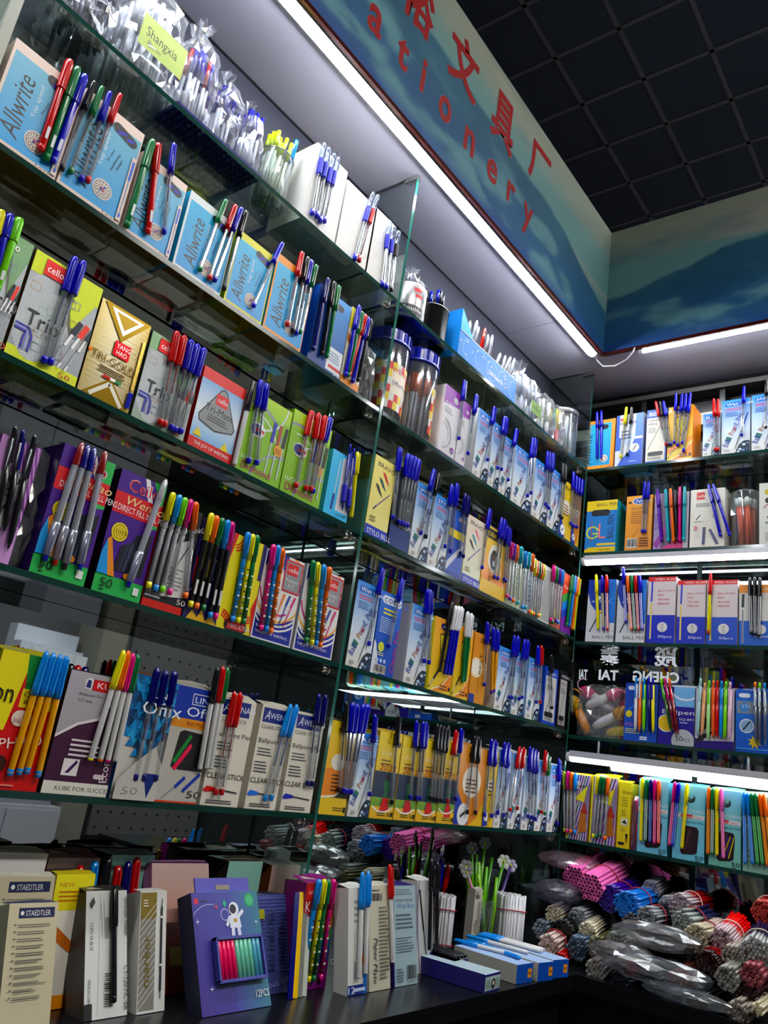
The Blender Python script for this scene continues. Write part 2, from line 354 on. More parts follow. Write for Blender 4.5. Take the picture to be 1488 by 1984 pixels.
def art_bpp(A, head):
    A.g(0,.42,1,1,'#cfdce8','#2f86d2'); A.g(0,0,1,.42,'#dedbd6','#cfdce8')
    A.r(.12,.875,.86,.955,'#1f66b4'); A.t(head,.17,.888,min(.42,.07*len(head)),.052,'#eef0f2',0,.2 if head[:2] in('cl','Wen') else 0)
    A.fp(.14,.79,.84,.85,2,'#c04a6a'); A.fp(.14,.68,.74,.775,4,'#3a6aa8',2)
    A.t('Ball Point Pen',.22,.12,.64,.092,'#2b3f9a',66,0,cols=RB)
    A.l([(.50,.10),(.86,.62)],.028,'#4a4e58'); A.l([(.78,.50),(.93,.72)],.05,'#33479a'); A.l([(.48,.07),(.53,.14)],.02,'#8a7a5a')
    A.P([(.50,0),(.55,.07),(.64,.15),(.78,.205),(.92,.21),(1,.20),(1,0)],'#16243a')
    for u,v,r,c in ((.66,.06,.07,'#b8c8da'),(.80,.14,.07,'#c8d4e0'),(.9,.06,.05,'#3a5f98'),(.78,.04,.05,'#7a9ac0'),(.60,.02,.05,'#d4dce4'),(.93,.16,.04,'#8aa8c8')): A.e(u,v,r,c,ry=r*.7,n=8)
    A.fp(.10,.03,.34,.08,2,'#8a8880')
def art_baba(A):
    A.r(0,0,1,1,'#1d49a4'); A.r(.2,.75,1,1,'#1f57b4'); A.t('BABA',.5,.86,.2,.06,'#e8d22a'); A.r(0,.58,1,.7,'#e0c826'); A.P([(0,.05),(1,.5),(1,.58),(0,.18)],'#c8ccd4'); A.r(0,0,1,.07,'#16388a'); A.t('BALL',.2,.2,.25,.04,'#dce0e8',45)
def art_oba(A):
    A.g(0,.2,1,1,'#e08a24','#dcc41e'); A.r(0,.0,1,.2,'#dcb41c'); A.pill(.02,.82,.9,.97,'#14140f'); A.t('OBA',.1,.855,.26,.07,'#dcc41e'); A.arc(.3,.1,.6,10,90,.03,'#e8e0d0')
    A.e(.42,.55,.22,'#e4ded0',ry=.30); A.e(.42,.53,.15,'#2a2a34',ry=.2); A.e(.42,.60,.085,'#5a3a28',ry=.11); A.e(.42,.645,.085,'#181414',ry=.05); A.r(.38,.44,.46,.52,'#d8d8dc'); A.t('BEST',.34,.2,.2,.05,'#5a2a10',90)
def art_grn(A): A.gh(0,0,1,1,'#a8b89a','#c8ccb0'); A.fp(.2,.3,.8,.7,5,'#7a9a6a')
def art_plainb(A): A.gh(0,0,1,1,'#b0c0d0','#d0d4dc'); A.fp(.2,.2,.8,.6,5,'#6a8ab0')
def art_grayf(A): A.r(0,0,1,1,'#d4d4d0'); A.r(.06,.03,.92,.96,'#9c9d9a'); A.r(.2,.05,.5,.25,'#c0b8a0')
def art_pinkb(A): A.g(0,0,1,1,'#b05a4a','#b8a098'); A.r(.3,.2,.7,.34,'#e0d48a')
def art_rainbow(A):
    A.r(0,0,1,1,'#c84a30'); A.r(.1,.86,.6,.96,'#d8603a'); A.t('Kaito',.15,.74,.22,.06,'#eee0d8')
    for k,c in enumerate(('#3a8a3a','#2a7ac0','#2a4ab0','#7a3a9a')): A.P([(0,.60-.13*k),(.5,.70-.13*k),(1,.80-.13*k),(1,0),(0,0)],c)
def art_lilac(A):
    A.r(0,0,1,1,'#c79ad0')
    for i in range(6): A.P([(.35+.12*i,1),(.41+.12*i,1),(1,.35+.12*i),(1,.28+.12*i)],'#7f4a96')
    A.P([(.1,.7),(.8,.75),(.55,.2),(.05,.25)],'#d8d8dc'); A.t('MAZTEC',.40,.25,.45,.10,'#16181e',76); A.r(.1,.45,.4,.6,'#1f6ab4'); A.r(0,.18,.5,.24,'#3a8fd0'); A.t('0.5',.62,.45,.12,.05,'#3a3a44')
def art_ceilo(A):
    A.r(0,0,1,1,'#47257f'); A.r(0,0,1,.145,'#3aa655'); A.P([(.34,1),(.72,1),(1,.78),(1,.93),(1,1)],'#3aa655'); A.P([(.52,1),(.62,1),(.9,.70),(.78,.70)],'#e4e4e4'); A.P([(1,.62),(1,1),(.86,1),(.80,.6)],'#3aa655')
    A.r(0,.645,1,.82,'#c8303c'); A.t('Ceilo',.22,.85,.30,.105,'#e8dce0'); A.t('Ceilo',.225,.852,.29,.098,'#c8303c'); A.t('Wenao',.2,.735,.38,.07,'#dcd09a',0,.3); A.t('DIRECT FILL BALL PENS',.10,.67,.5,.05,'#f2e8ea')
    A.e(.26,.50,.17,'#d8c41e',n=28); A.e(.26,.50,.13,'#4a3a10'); A.e(.26,.50,.12,'#d8c41e'); A.e(.26,.50,.075,'#5a4410'); A.e(.26,.50,.068,'#dcc828'); A.t('100%',.18,.485,.11,.03,'#4a2a10')
    A.P([(.30,.20),(.36,.40),(.56,.45),(.62,.52),(.95,.56),(.9,.2)],'#12141e')
    for k in range(5): A.l([(.42+.09*k,.20),(.50+.08*k,.44)],.045,['#2a2c4a','#3a3c5a','#1c1e30','#44465c','#2a2a40'][k])
    A.P([(0,.145),(.0,.3),(.06,.42),(.22,.145)],'#2a92d0'); A.P([(.06,.42),(.13,.45),(.36,.145),(.22,.145)],'#d88a2a'); A.t('50',.12,.05,.11,.07,'#16301a'); A.fp(.14,.02,.26,.045,1,'#1c3a20'); A.r(.8,.05,.92,.11,'#e0e4e0'); A.e(.62,.175,.09,'#d8902a',ry=.06)
def art_blackfine(A):
    A.r(0,0,1,1,'#16171a'); A.P([(.35,.12),(.95,.16),(.9,.72),(.45,.62)],'#d4d4d4'); A.r(0,0,1,.07,'#c23a30'); A.l([(.5,.3),(.85,.66)],.03,'#3a3a40'); A.fp(.48,.2,.88,.42,6,'#8a8a8e'); A.l([(.02,.1),(.4,.1)],.02,'#d0d0d0'); A.fp(.03,.10,.42,.2,5,'#9a9a9c'); A.t('50',.82,.09,.1,.05,'#e4e4e4'); A.t('BI-MANG',.5,.72,.3,.045,'#d8d8d8',20)
def art_bolt(A):
    A.r(0,0,1,1,'#1e1c4e'); rnd = random.Random(8)
    for k in range(9):
        u, v = rnd.uniform(0,1), rnd.uniform(0,.95); A.l([(u,v),(u+.1,v+.05),(u+.06,v+.09),(u+.2,v+.16)],.016,'#c8ccf0')
    A.P([(.2,.9),(.55,1),(.4,.62),(.62,.62),(.2,.2),(.34,.5),(.1,.5)],'#d8c828'); A.P([(.1,0),(.25,.1),(.4,.03),(.5,.12),(.65,.02),(.8,.1),(1,0)],'#d0a828'); A.r(.05,.35,.2,.6,'#c03030')
def art_fox(A):
    A.r(0,0,1,1,'#d9ce22')
    for k in range(3):
        A.arc(.0,.0,.30+.06*k,0,75,.04,'#c8372c'); A.arc(1.0,.0,.30+.06*k,105,180,.04,'#c8372c'); A.arc(0,1,.28+.06*k,-70,0,.03,'#c8372c')
    A.P([(0,.72),(.12,1),(0,1)],'#c8372c'); A.P([(1,0),(.88,.28),(1,.45)],'#c8372c'); A.r(.3,.86,.72,1,'#20285a'); A.r(.90,.6,1,1,'#232a60')
    A.P([(.32,.36),(.44,.34),(.50,.40),(.58,.34),(.72,.38),(.76,.58),(.64,.64),(.55,.58),(.42,.64),(.3,.56)],'#14140e'); A.pill(.2,.0,.86,.12,'#1a1816'); A.r(.28,.02,.78,.10,'#b82c30'); A.t('MAS KTEA',.33,.035,.3,.045,'#e8dada')
def art_joy(A):
    A.r(0,0,1,1,'#dedede'); A.r(.03,.02,.97,.98,'#1b2f8e'); A.P([(.03,.28),(.25,.22),(.6,.22),(.97,.32),(.97,.70),(.97,.98),(.55,.98),(.2,.95),(.03,.8)],'#dcdad8')
    for r_,c,a0,a1 in ((.62,'#d8a428',200,330),(.5,'#b8287a',190,300),(.55,'#2a8a4a',20,75),(.66,'#d87a2a',30,70),(.70,'#dcdcdc',210,330),(.44,'#b8287a',60,140),(.78,'#e4e4e4',205,335)): A.arc(.5,.62,r_,a0,a1,.035,c)
    A.arc(1.0,1.0,.5,180,270,.16,'#1b2f8e'); A.arc(1,1,.38,180,270,.02,'#dcdcdc')
    A.r(.52,.60,.98,.97,'#b8323a'); A.r(.55,.62,.95,.95,'#8a8c90'); A.r(.58,.80,.86,.93,'#c8303a'); A.t('cello',.61,.835,.16,.055,'#f0e8e8'); A.t('Pointec',.58,.72,.2,.04,'#d8d8dc'); A.t('0.7',.66,.66,.1,.04,'#d8d8dc')
    for k,c in enumerate(('#d87a2a','#2a3f9a','#c82a7a')): A.l([(.48+.12*k,.20),(.62+.14*k,.56)],.022,c); A.l([(.57+.13*k,.44),(.625+.14*k,.57)],.045,c)
    A.t('50 PCS',.06,.13,.15,.035,'#e8e8f0'); A.t('THE JOY OF WRITING',.06,.06,.50,.04,'#e8e8f0')
def art_philos(A):
    A.r(0,0,1,1,'#c02a1e'); A.P([(0,1),(.45,1),(.30,.42),(0,.42)],'#dfd21c'); A.P([(.38,1),(1,1),(1,.72),(.45,.74)],'#1f7a34'); A.r(.42,.60,1,.74,'#d8c81c'); rnd=random.Random(2)
    for k in range(14): A.e(rnd.uniform(.45,.97),rnd.uniform(.77,.97),.02,'#155a26',n=5)
    A.t('Ceilo',.45,.68,.24,.05,'#8a7a1c'); A.t('Ballpen',.48,.62,.2,.04,'#3a2a10'); A.pill(.36,.46,.66,.58,'#e0d0c8'); A.t('Ink Free',.4,.48,.16,.045,'#6a1a14'); A.t('PHILOS',.30,.28,.40,.08,'#e8dcd0',10); A.e(.36,.18,.11,'#3a120c'); A.fp(.2,.02,.9,.05,1,'#e08a7a'); A.t('on',.02,.62,.16,.1,'#1a1408')
def art_kube(A):
    A.g(0,.1,1,1,'#9a979c','#aaa6ac'); A.P([(0,.1),(1,.1),(1,.80),(.72,.74),(.6,.62),(.3,.56),(0,.44)],'#3b1a34'); A.P([(0,.44),(.3,.56),(.6,.62),(.72,.74),(1,.80),(1,.83),(.7,.765),(.58,.64),(.28,.58),(0,.465)],'#dcd8d8')
    A.r(.38,.86,.94,.955,'#b8242c'); A.r(.40,.868,.92,.947,'#c8303a'); A.P([(.26,.87),(.37,.86),(.37,.95),(.31,.965),(.25,.94)],'#d8d8dc'); A.P([(.27,.88),(.35,.875),(.34,.94),(.29,.945)],'#24286a'); A.t('KUBE',.45,.885,.26,.05,'#f0e8e8'); A.t('Ballpoint Pen',.2,.80,.24,.03,'#5a5660'); A.t('0.7 mm',.2,.755,.14,.026,'#5a5660')
    A.fp(.26,.30,.76,.46,4,'#e0d8dc'); A.r(.22,.15,.46,.285,'#e0dcdc'); A.P([(.27,.17),(.41,.28),(.44,.26),(.33,.17)],'#3b1a50'); A.pill(.72,.14,.9,.18,'#c8c0c4'); A.r(0,0,1,.10,'#d8d6cc'); A.t('KUBE FOR SUCCESS',.18,.03,.56,.035,'#33303a'); A.t('Economiser',.95,.12,.46,.075,'#e4dce0',94)
def art_geo(A):
    A.r(0,0,1,1,'#c4c2bc'); rnd = random.Random(4); cs = ['#16507e','#1f6ea6','#2a86c0','#123c66','#4a9ccc','#0f2f52']
    for i in range(7):
        for j in range(12):
            if j < 3.2 + (6-i)*1.0 - 5 : continue
            u, v = i/6, .12+j*.075
            if v < .12 + .42*(i/6) - .02: continue
            A.P([(u-.09,v),(u+.09,v),(u,v+.075)],rnd.choice(cs)); A.P([(u,v+.075),(u+.18,v+.075),(u+.09,v)],rnd.choice(cs))
    A.P([(0,0),(1,0),(1,.30),(.75,.44),(.35,.30),(0,.14)],'#bcbab4'); A.P([(.6,.22),(.95,.22),(.78,.02)],'#1c2a6a'); A.t('LINC',.45,.84,.2,.05,'#e4e8f0'); A.t('Offix',.22,.70,.42,.11,'#e8ecf2'); A.t('50',.16,.04,.16,.06,'#8a8a90')
def art_linc(A):
    A.r(0,0,1,1,'#b3b0a8'); A.r(0,.66,1,1,'#183a96'); A.r(0,.64,1,.72,'#d08a3a'); A.r(.40,.85,.98,.95,'#e4e8f0'); A.r(.415,.857,.965,.943,'#183a96'); A.t('LINC',.47,.87,.24,.055,'#e8ecf2'); A.t('Offix',.32,.745,.4,.085,'#e8ecf2'); A.t('Ball Point',.38,.665,.24,.035,'#7a3a10')
    A.P([(.2,.30),(.26,.60),(.36,.62),(.95,.60),(.98,.28),(.4,.28)],'#120f12'); A.l([(.25,.34),(.55,.58)],.08,'#1f7a34'); A.l([(.28,.28),(.6,.50)],.09,'#d83a5a'); A.l([(.5,.3),(.7,.55)],.06,'#1c1c20')
    A.l([(.15,.03),(.6,.22)],.03,'#8a9098'); A.l([(.4,.13),(.6,.22)],.07,'#2a3a9a'); A.l([(.6,.10),(.95,.26)],.07,'#2a3a9a'); A.t('50',.72,.05,.16,.06,'#3a3a3c'); A.r(0,0,1,.015,'#c04a3a')
def art_wenao(A, v):
    c = {'r':'#c8302a','b':'#2a6fd0','c':'#2434a0'}[v]
    A.r(0,0,1,1,'#d8d3c6'); A.r(.06,.83,.86,.975,'#1b2a72'); A.t('WENAO',.30,.87,.34,.06,'#e4e6ee'); A.t('A',.12,.86,.07,.09,'#e4e6ee',0,.3); A.t('CLEAR STICK',.06,.77,.36,.035,'#26262a'); A.t('Ballpoint Pen',.06,.615,.46,.06,'#1c1c20')
    A.fp(.08,.50,.6,.59,3,'#4a4a4c'); A.fp(.06,.34,.5,.46,4,'#4a4a4c'); A.t('CLEAR STICK',.02,.245,.48,.05,'#1c1c20'); A.l([(.3,.15),(.9,.13)],.028,'#2a2a2e'); A.P([(0,.14),(.08,.175),(.32,.165),(.34,.135),(.05,.12)],c); A.fp(.12,.02,.92,.06,2,'#3a3a3c')
def art_mayta(A):
    A.g(0,.25,1,1,'#dca41e','#d8be22'); A.P([(0,.18),(.5,.2),(1,.35),(1,.62),(.5,.5),(0,.48)],'#d8862a'); A.r(0,0,1,.18,'#d8b81e'); A.l([(0,.18),(.5,.2),(1,.34)],.05,'#e8e2d4'); A.e(.45,.56,.26,'#e2ded4',ry=.2); A.t('MAYTA',.3,.86,.3,.07,'#20180c'); A.fp(.3,.24,.6,.44,5,'#4a2a10'); A.fp(.5,.04,.95,.09,2,'#4a3a10'); A.r(.9,.03,.98,.09,'#14140f')
def art_soccer(A, k):
    k = int(k); top = ['#d8ba1c','#d8b81c','#dca42a','#d8b41c'][k]
    A.g(0,.5,1,1,top,'#dcc428'); A.r(0,.20,1,.54,'#1c2c44'); A.g(0,.12,1,.24,'#5a8a3a','#7aa040'); A.r(0,0,1,.14,'#d8ae1c')
    A.P([(.35,.14),(.5,.3),(.42,.42),(.56,.46),(.72,.4),(.66,.28),(.8,.14),(.66,.14),(.58,.24),(.48,.14)],'#1f5a34'); A.P([(.38,.08),(.48,.24),(.7,.24),(.78,.08)],'#c03020'); A.e(.57,.48,.09,'#2a1a14')
    A.arc(.5,.42,.75,235,305,.05,'#e8e2d4'); A.t('FOR',.22,.72,.2,.05,'#e8e0c0'); A.fp(.2,.61,.7,.69,2,'#6a4a10'); A.t('2022',.15,.55,.34,.07,'#a01c2a',0,.3); A.t('Ceilo',.45,.86,.2,.045,'#4a3a10',75); A.pill(.6,.84,.97,.91,'#2a2414'); A.fp(.3,.03,.72,.08,2,'#4a3a10'); A.t('50',.72,.03,.09,.045,'#14140f'); A.r(.9,.03,.98,.08,'#14140f')
def art_abc(A, v):
    A.g(0,0,1,1,'#d8be1c','#dc9a24'); A.P([(.2,0),(1,.05),(1,.3),(.75,.2)],'#e08a30'); A.l([(.15,.02),(.6,.1),(1,.32)],.03,'#ece4d4')
    A.P([(.28,.78),(.55,.83),(.86,.78),(.82,.56),(.58,.42),(.36,.54)],'#3a1c3a'); A.P([(.31,.765),(.55,.81),(.83,.765),(.79,.57),(.58,.445),(.385,.55)],{'y':'#e6d41c','g':'#b8c81c','r':'#e6c41c'}[v]); A.e(.58,.65,.18,'#f0e03a')
    A.pill(.28,.85,.80,.94,'#1c1c6a' if v!='g' else '#1c7a3a'); A.t('ABC',.36,.87,.22,.05,'#f0ecd8'); pen_pic(A,.05,.05,.4,.3,'#16161c','#16161c',.07); A.fp(.5,.04,.86,.12,2,'#4a3a10'); A.r(.88,.05,.96,.1,'#14140f')
    if v == 'r': A.P([(0,.2),(1,.42),(1,.36),(0,.12)],'#e08830')
def art_bek(A):
    A.g(0,0,1,1,'#c88a24','#d08a1e'); A.e(.3,.5,.42,'#e8d8b8',ry=.34); A.e(.28,.5,.3,'#efe8d8',ry=.25); A.r(0,0,.35,.12,'#24388a'); A.t('BEK',.4,.87,.3,.07,'#1c140a',0,.2); A.t('BEST',.62,.42,.3,.06,'#2a1c10',90); A.t('smooth',.55,.15,.22,.05,'#8a5a20',90)
def art_corona(A):
    A.g(0,0,1,1,'#1a49a8','#2a6ac8'); A.P([(0,0),(.35,.0),(.1,.35),(0,.4)],'#d8dce4'); A.pill(.1,.86,.98,.96,'#e4e8ee'); A.t('corona',.18,.875,.5,.06,'#1c4aa8'); A.fp(.2,.72,.9,.82,2,'#e4d44a'); A.fp(.12,.5,.85,.70,8,'#b8cce8'); A.e(.3,.33,.13,'#c8cc5a'); A.fp(.15,.22,.5,.27,2,'#d8dcb0'); A.t('Classic Pen',.95,.06,.52,.075,'#b83a6a',88)
    for k in range(3): A.e(.2+.16*k,.17,.055,'#b8cce8')
    A.bc(.12,.02,.62,.12)
def art_wen2(A, c):
    A.r(0,0,1,1,c); A.r(.1,.06,.90,.93,'#c9c8c6'); A.r(.1,.84,.9,.96,c); A.t('WENAO',.16,.87,.36,.055,'#e8eaf0'); A.t('PEN',.2,.74,.16,.05,'#2a2a2e'); A.fp(.18,.6,.7,.7,4,'#5a5a5e'); A.l([(.2,.2),(.72,.66)],.03,'#33343a'); A.pill(.14,.13,.78,.22,'#101114'); A.t('M',.18,.07,.07,.05,'#2a2a2c'); A.fp(.35,.07,.8,.12,2,'#5a5a5c')
def art_bic(A, v):
    A.g(0,0,1,1,'#cc7e24' if v=='o' else '#ccac1e','#d08c2a' if v=='o' else '#d8bc2a'); A.P([(0,0),(.5,.02),(.3,.22),(0,.45)],'#1c3a94'); A.P([(.5,0),(1,0),(1,.35),(.8,.1)],'#d8b42a'); A.e(.5,.55,.33,'#e8e0d4',ry=.28); A.e(.3,.13,.2,'#e4e4e4'); A.l([(.2,.1),(.36,.16)],.05,'#2a2a30'); A.fp(.3,.4,.7,.6,4,'#6a3a14'); A.t('BIC',.3,.86,.24,.06,'#1c140a')
def art_check(A):
    A.r(0,0,1,1,'#d4d6dc'); A.r(0,.55,.12,1,'#2a4fa8'); A.r(.72,.55,1,1,'#4a74c0'); A.r(.35,.4,.72,.62,'#b8c8e0'); A.P([(.45,0),(1,0),(1,.5),(.7,.5),(.55,.3),(.2,.1),(.1,0)],'#3a58b0'); A.r(0,.3,.2,.55,'#3a62b4'); A.e(.72,.33,.17,'#dfe2e8'); A.l([(.66,.28),(.78,.38)],.04,'#3a3a44'); A.t('BENSIA',.14,.80,.30,.06,'#2a2f7a'); A.r(.14,.88,.3,.93,'#c02a3a'); A.fp(.2,.5,.6,.7,3,'#4a5a80'); A.t('50pcs',.5,.06,.14,.03,'#dce0ea')
def art_bens(A):
    A.r(0,0,1,1,'#cfcabc'); A.r(0,.84,1,1,'#1f55a4'); A.t('BENSIA',.12,.88,.40,.07,'#e6eaf0'); A.t('UINSINE',.1,.77,.3,.04,'#1c1c1c'); A.t('PEN',.1,.70,.14,.04,'#1c1c1c'); A.fp(.1,.55,.5,.66,4,'#7a7468'); A.l([(.1,.25),(.75,.72)],.025,'#33343a'); A.pill(.1,.12,.86,.2,'#141414'); A.t('M',.12,.05,.06,.045,'#1c1c1c'); A.fp(.35,.05,.85,.1,2,'#3a3a3c'); A.r(.94,0,1,.4,'#1f55a4'); A.r(0,0,1,.03,'#1f55a4')
def art_gl(A):
    A.r(0,0,1,1,'#1472b4'); A.r(0,.80,1,1,'#d0b81c'); A.P([(0,0),(1,0),(1,.1),(.15,.1),(0,.05)],'#d0b41c'); A.r(.4,.13,1,.17,'#d0b41c'); A.t('BALL PEN',.34,.89,.40,.06,'#20200f'); A.pill(.16,.70,.78,.82,'#14181c')
    A.arc(.24,.38,.19,20,330,.05,'#c8cc5a'); A.l([(.24,.36),(.42,.36)],.05,'#c8cc5a'); A.l([(.46,.55),(.46,.28),(.66,.28)],.06,'#c87a7a'); A.t('BALL PEN',.92,.26,.44,.12,'#1c2a44',90); A.l([(.2,.2),(.2,.62)],.02,'#b04a4a'); A.l([(.32,.2),(.32,.62)],.02,'#2a8a6a'); A.t('GL-100A',.5,.035,.2,.035,'#3a3410')
def art_nad(A):
    A.g(0,0,1,1,'#c8862e','#d8983a'); A.e(.5,.90,.27,'#e4e4e4',ry=.14); A.e(.5,.90,.24,'#1f4f98',ry=.12); A.t('NADI',.36,.87,.26,.06,'#e8ecf0',0,.2); A.r(.07,.86,.2,.9,'#3a2410'); A.t('BALLPEN',.2,.75,.26,.035,'#5a2a10'); A.fp(.2,.48,.8,.72,6,'#a8641c'); A.bc(.08,.05,.48,.22); A.fp(.55,.06,.95,.24,4,'#6a3410'); A.l([(.3,.25),(.5,.38)],.02,'#8a5420')
def art_purp(A):
    A.r(0,0,1,1,'#6a4a6a'); A.r(0,0,.2,1,'#9a88b0'); A.P([(.2,0),(1,0),(1,.16),(.5,.1)],'#c02a78'); A.P([(.0,.1),(.5,.55),(.55,.45),(.1,0)],'#8a3a8a'); A.P([(.35,.3),(1,.7),(1,.25),(.4,.15)],'#2c2430'); A.r(.86,.0,1,1,'#b0acb4'); A.t('SUPER',.16,.35,.3,.08,'#4a2a7a',90)
def art_cellow(A):
    A.r(0,0,1,1,'#d6d2c6'); A.r(.18,.82,.42,.95,'#c02a34'); A.t('cello',.21,.86,.13,.045,'#f0e4e0'); A.fp(.16,.69,.66,.76,3,'#4a4a4c')
    for i in range(9): A.t('cello writes smooth', .12, .60-.055*i, .5, .025, '#c4c0b8')
    A.r(.12,.44,.36,.58,'#c8c4ba'); A.r(.125,.446,.355,.574,'#dad6cc'); A.l([(.18,.47),(.3,.55)],.035,'#22222a'); A.e(.17,.33,.06,'#b8787a'); A.e(.72,.52,.07,'#3a3a40'); A.e(.72,.52,.055,'#d6d2c6'); A.l([(.4,.05),(.42,.34)],.08,'#3a3560'); A.l([(.8,.05),(.58,.30)],.08,'#3a3560')
def art_sf(A): A.r(0,0,1,1,'#d0d0c6'); A.e(.3,.85,.12,'#b8a83a',n=9); A.pill(.2,.66,.98,.76,'#141414'); A.arc(.5,.5,.4,80,150,.04,'#b04a6a'); A.t('Pen',.3,.52,.22,.07,'#a02a4a',0,.2); A.t('SF',.2,.33,.3,.14,'#2a4a5a',0,.2); A.fp(.2,.05,.8,.2,5,'#8a8a84')
def art_award(A):
    A.r(0,0,1,1,'#c9ccd0'); A.P([(.0,.78),(0,1),(1,1),(1,.30),(.62,.42),(.3,.5),(.12,.6)],'#1d3f9e'); A.P([(.8,.3),(1,.3),(1,1),(.74,1)],'#2a6cbc'); A.t('OFFICE BALL',.96,.36,.5,.06,'#4a8ad0',90); A.t('AWARDS',.14,.62,.3,.045,'#e0e4ec',0,.3); A.e(.4,.70,.08,'#dfe4ee'); A.l([(.1,.12),(.5,.5)],.04,'#1c1c20'); A.l([(.36,.36),(.5,.5)],.08,'#e0b83a'); A.l([(.06,.09),(.14,.16)],.035,'#2a62c0'); A.r(0,0,1,.15,'#d2d4d6'); A.t('BALL PEN',.26,.05,.36,.05,'#1c1c20')
def art_wx(A, c):
    A.r(0,0,1,1,'#cfc6c6'); A.r(0,.93,1,1,'#c82a34'); A.t('WEN XUAN',.24,.945,.34,.035,'#f0e4e4'); A.r(0,0,1,.42,c)
    for k,sx in enumerate(('BALL POINT','PEN','WX-666','MEDIUM')): A.t(sx,.36,.77-.065*k,[.26,.09,.17,.17][k],.032,'#b8404a')
    A.l([(.14,.06),(.14,.62)],.055,'#d8d4d0'); A.l([(.14,.07),(.14,.60)],.04,'#d8c02a'); A.l([(.14,.62),(.15,.93)],.06,'#3a40b0'); A.e(.56,.24,.18,'#d6d2d0'); A.l([(.56,.17),(.56,.29)],.07,'#8a8680'); A.l([(.56,.17),(.56,.28)],.035,'#d6d2d0'); A.t('50pcs',.42,.07,.2,.05,'#e4e6ee')
def art_wxo(A):
    A.r(0,0,1,1,'#cfccc6'); A.r(0,.86,1,1,'#d88a2e'); A.t('WEN XUAN',.3,.9,.34,.045,'#f0e4d4'); A.r(0,0,1,.40,'#155fb4'); A.t('Ball Point Pen',.28,.74,.4,.05,'#9a948c'); A.t('S1',.28,.66,.08,.04,'#9a948c'); A.l([(.12,.04),(.12,.6)],.05,'#c8c8c8'); A.l([(.12,.05),(.12,.58)],.025,'#2a2a30'); A.l([(.12,.62),(.13,.84)],.08,'#18181c'); A.e(.7,.26,.17,'#d6d2d0'); A.t('50pcs',.5,.12,.2,.05,'#e4e6ee')
def art_sq(A):
    A.g(0,0,1,1,'#1a55b0','#1846a0'); A.pill(.08,.88,.38,.95,'#d8dce8'); A.arc(.6,.35,.55,80,170,.03,'#4a9ad8'); A.P([(.3,.5),(.5,.75),(.75,.85),(.75,.2),(.3,.2)],'#2a74c8'); A.e(.14,.46,.10,'#d8c828'); A.t('SQ-505',.04,.25,.34,.06,'#d06a8a'); A.fp(.04,.12,.5,.22,3,'#c8cc8a'); A.r(.5,.03,.72,.09,'#d8dce8'); A.t('50pcs',.52,.04,.12,.035,'#1a4aa0'); A.t('1',.32,.42,.1,.12,'#e0c83a',0,.3)
def art_ballpen(A):
    A.r(0,0,1,1,'#2b2482'); A.r(.42,.66,1,1,'#7db0dc'); A.arc(.75,1.1,.52,215,325,.05,'#dfe4ee'); A.e(.22,.36,.25,'#d8dce4'); A.e(.22,.36,.22,'#d8b428'); A.t('Ballpen',.10,.50,.56,.10,'#12101c'); A.t('Ballpen',.10,.504,.555,.094,'#e4e6ee'); A.t('SQ-891',.58,.42,.25,.045,'#dfe2ee'); A.fp(.6,.37,.95,.41,1,'#b8bce0'); A.e(.70,.08,.32,'#b4b8bc'); A.t('50',.5,.07,.12,.09,'#22222a'); A.t('PCS',.70,.07,.12,.055,'#22222a')
def art_whpurp(A):
    A.r(0,0,1,1,'#d2ced8'); A.r(0,0,1,.15,'#2d1f72'); A.P([(0,.05),(.3,.15),(.5,.3),(.1,.2)],'#1c1c24'); A.P([(.3,.18),(1,.3),(1,.15),(.2,.12)],'#d8d4dc'); A.P([(.1,.25),(.9,.62),(.8,.7),(.05,.4)],'#b8a83a'); A.P([(.2,.3),(.9,.45),(.9,.55),(.2,.5)],'#2a2a30'); A.r(.9,.3,1,1,'#c2bcc8')
def art_spark(A):
    A.g(0,0,1,1,'#1454b0','#2a78cc'); A.r(0,.86,1,1,'#1c5cb4'); A.pill(.08,.88,.4,.95,'#dfe4ee'); A.r(.03,.62,1,.82,'#7f8794'); A.e(.24,.72,.13,'#4a82c0'); A.t('STS',.16,.71,.14,.05,'#d4dce8'); A.t('A-505',.5,.7,.24,.05,'#2a4a84'); A.e(.3,.42,.2,'#dfe4ee'); A.e(.3,.42,.17,'#8aa8c8'); A.l([(.2,.35),(.4,.5)],.05,'#2a3040')
    A.P([(.52+(.2 if i%2 else .1)*math.cos(i*PI/8), .17+(.2 if i%2 else .1)*math.sin(i*PI/8)*A.W/A.H) for i in range(16)],'#d8b828'); A.r(0,.05,1,.065,'#5a9ad8')
def art_obam(A):
    A.r(0,0,1,1,'#d6c8d8')
    for i in range(16): A.P([(-.6+.12*i,0),(-.54+.12*i,0),(.1+.12*i,1),(.04+.12*i,1)],['#4a2a78','#7a3a5a','#2a6a4a','#4a3a88'][i%4])
    A.r(0,0,.07,1,'#d8cc1c'); A.r(.1,.78,.5,.9,'#e4e0dc'); A.t('Obama',.12,.80,.24,.06,'#1c1c1c'); A.P([(.3,.62),(.9,.85),(.75,.58)],'#dcd028'); A.P([(.55,.1),(.95,.15),(.85,.45),(.6,.4)],'#a86a2a'); A.P([(.6,.42),(.8,.6),(.95,.4)],'#a03a2a')
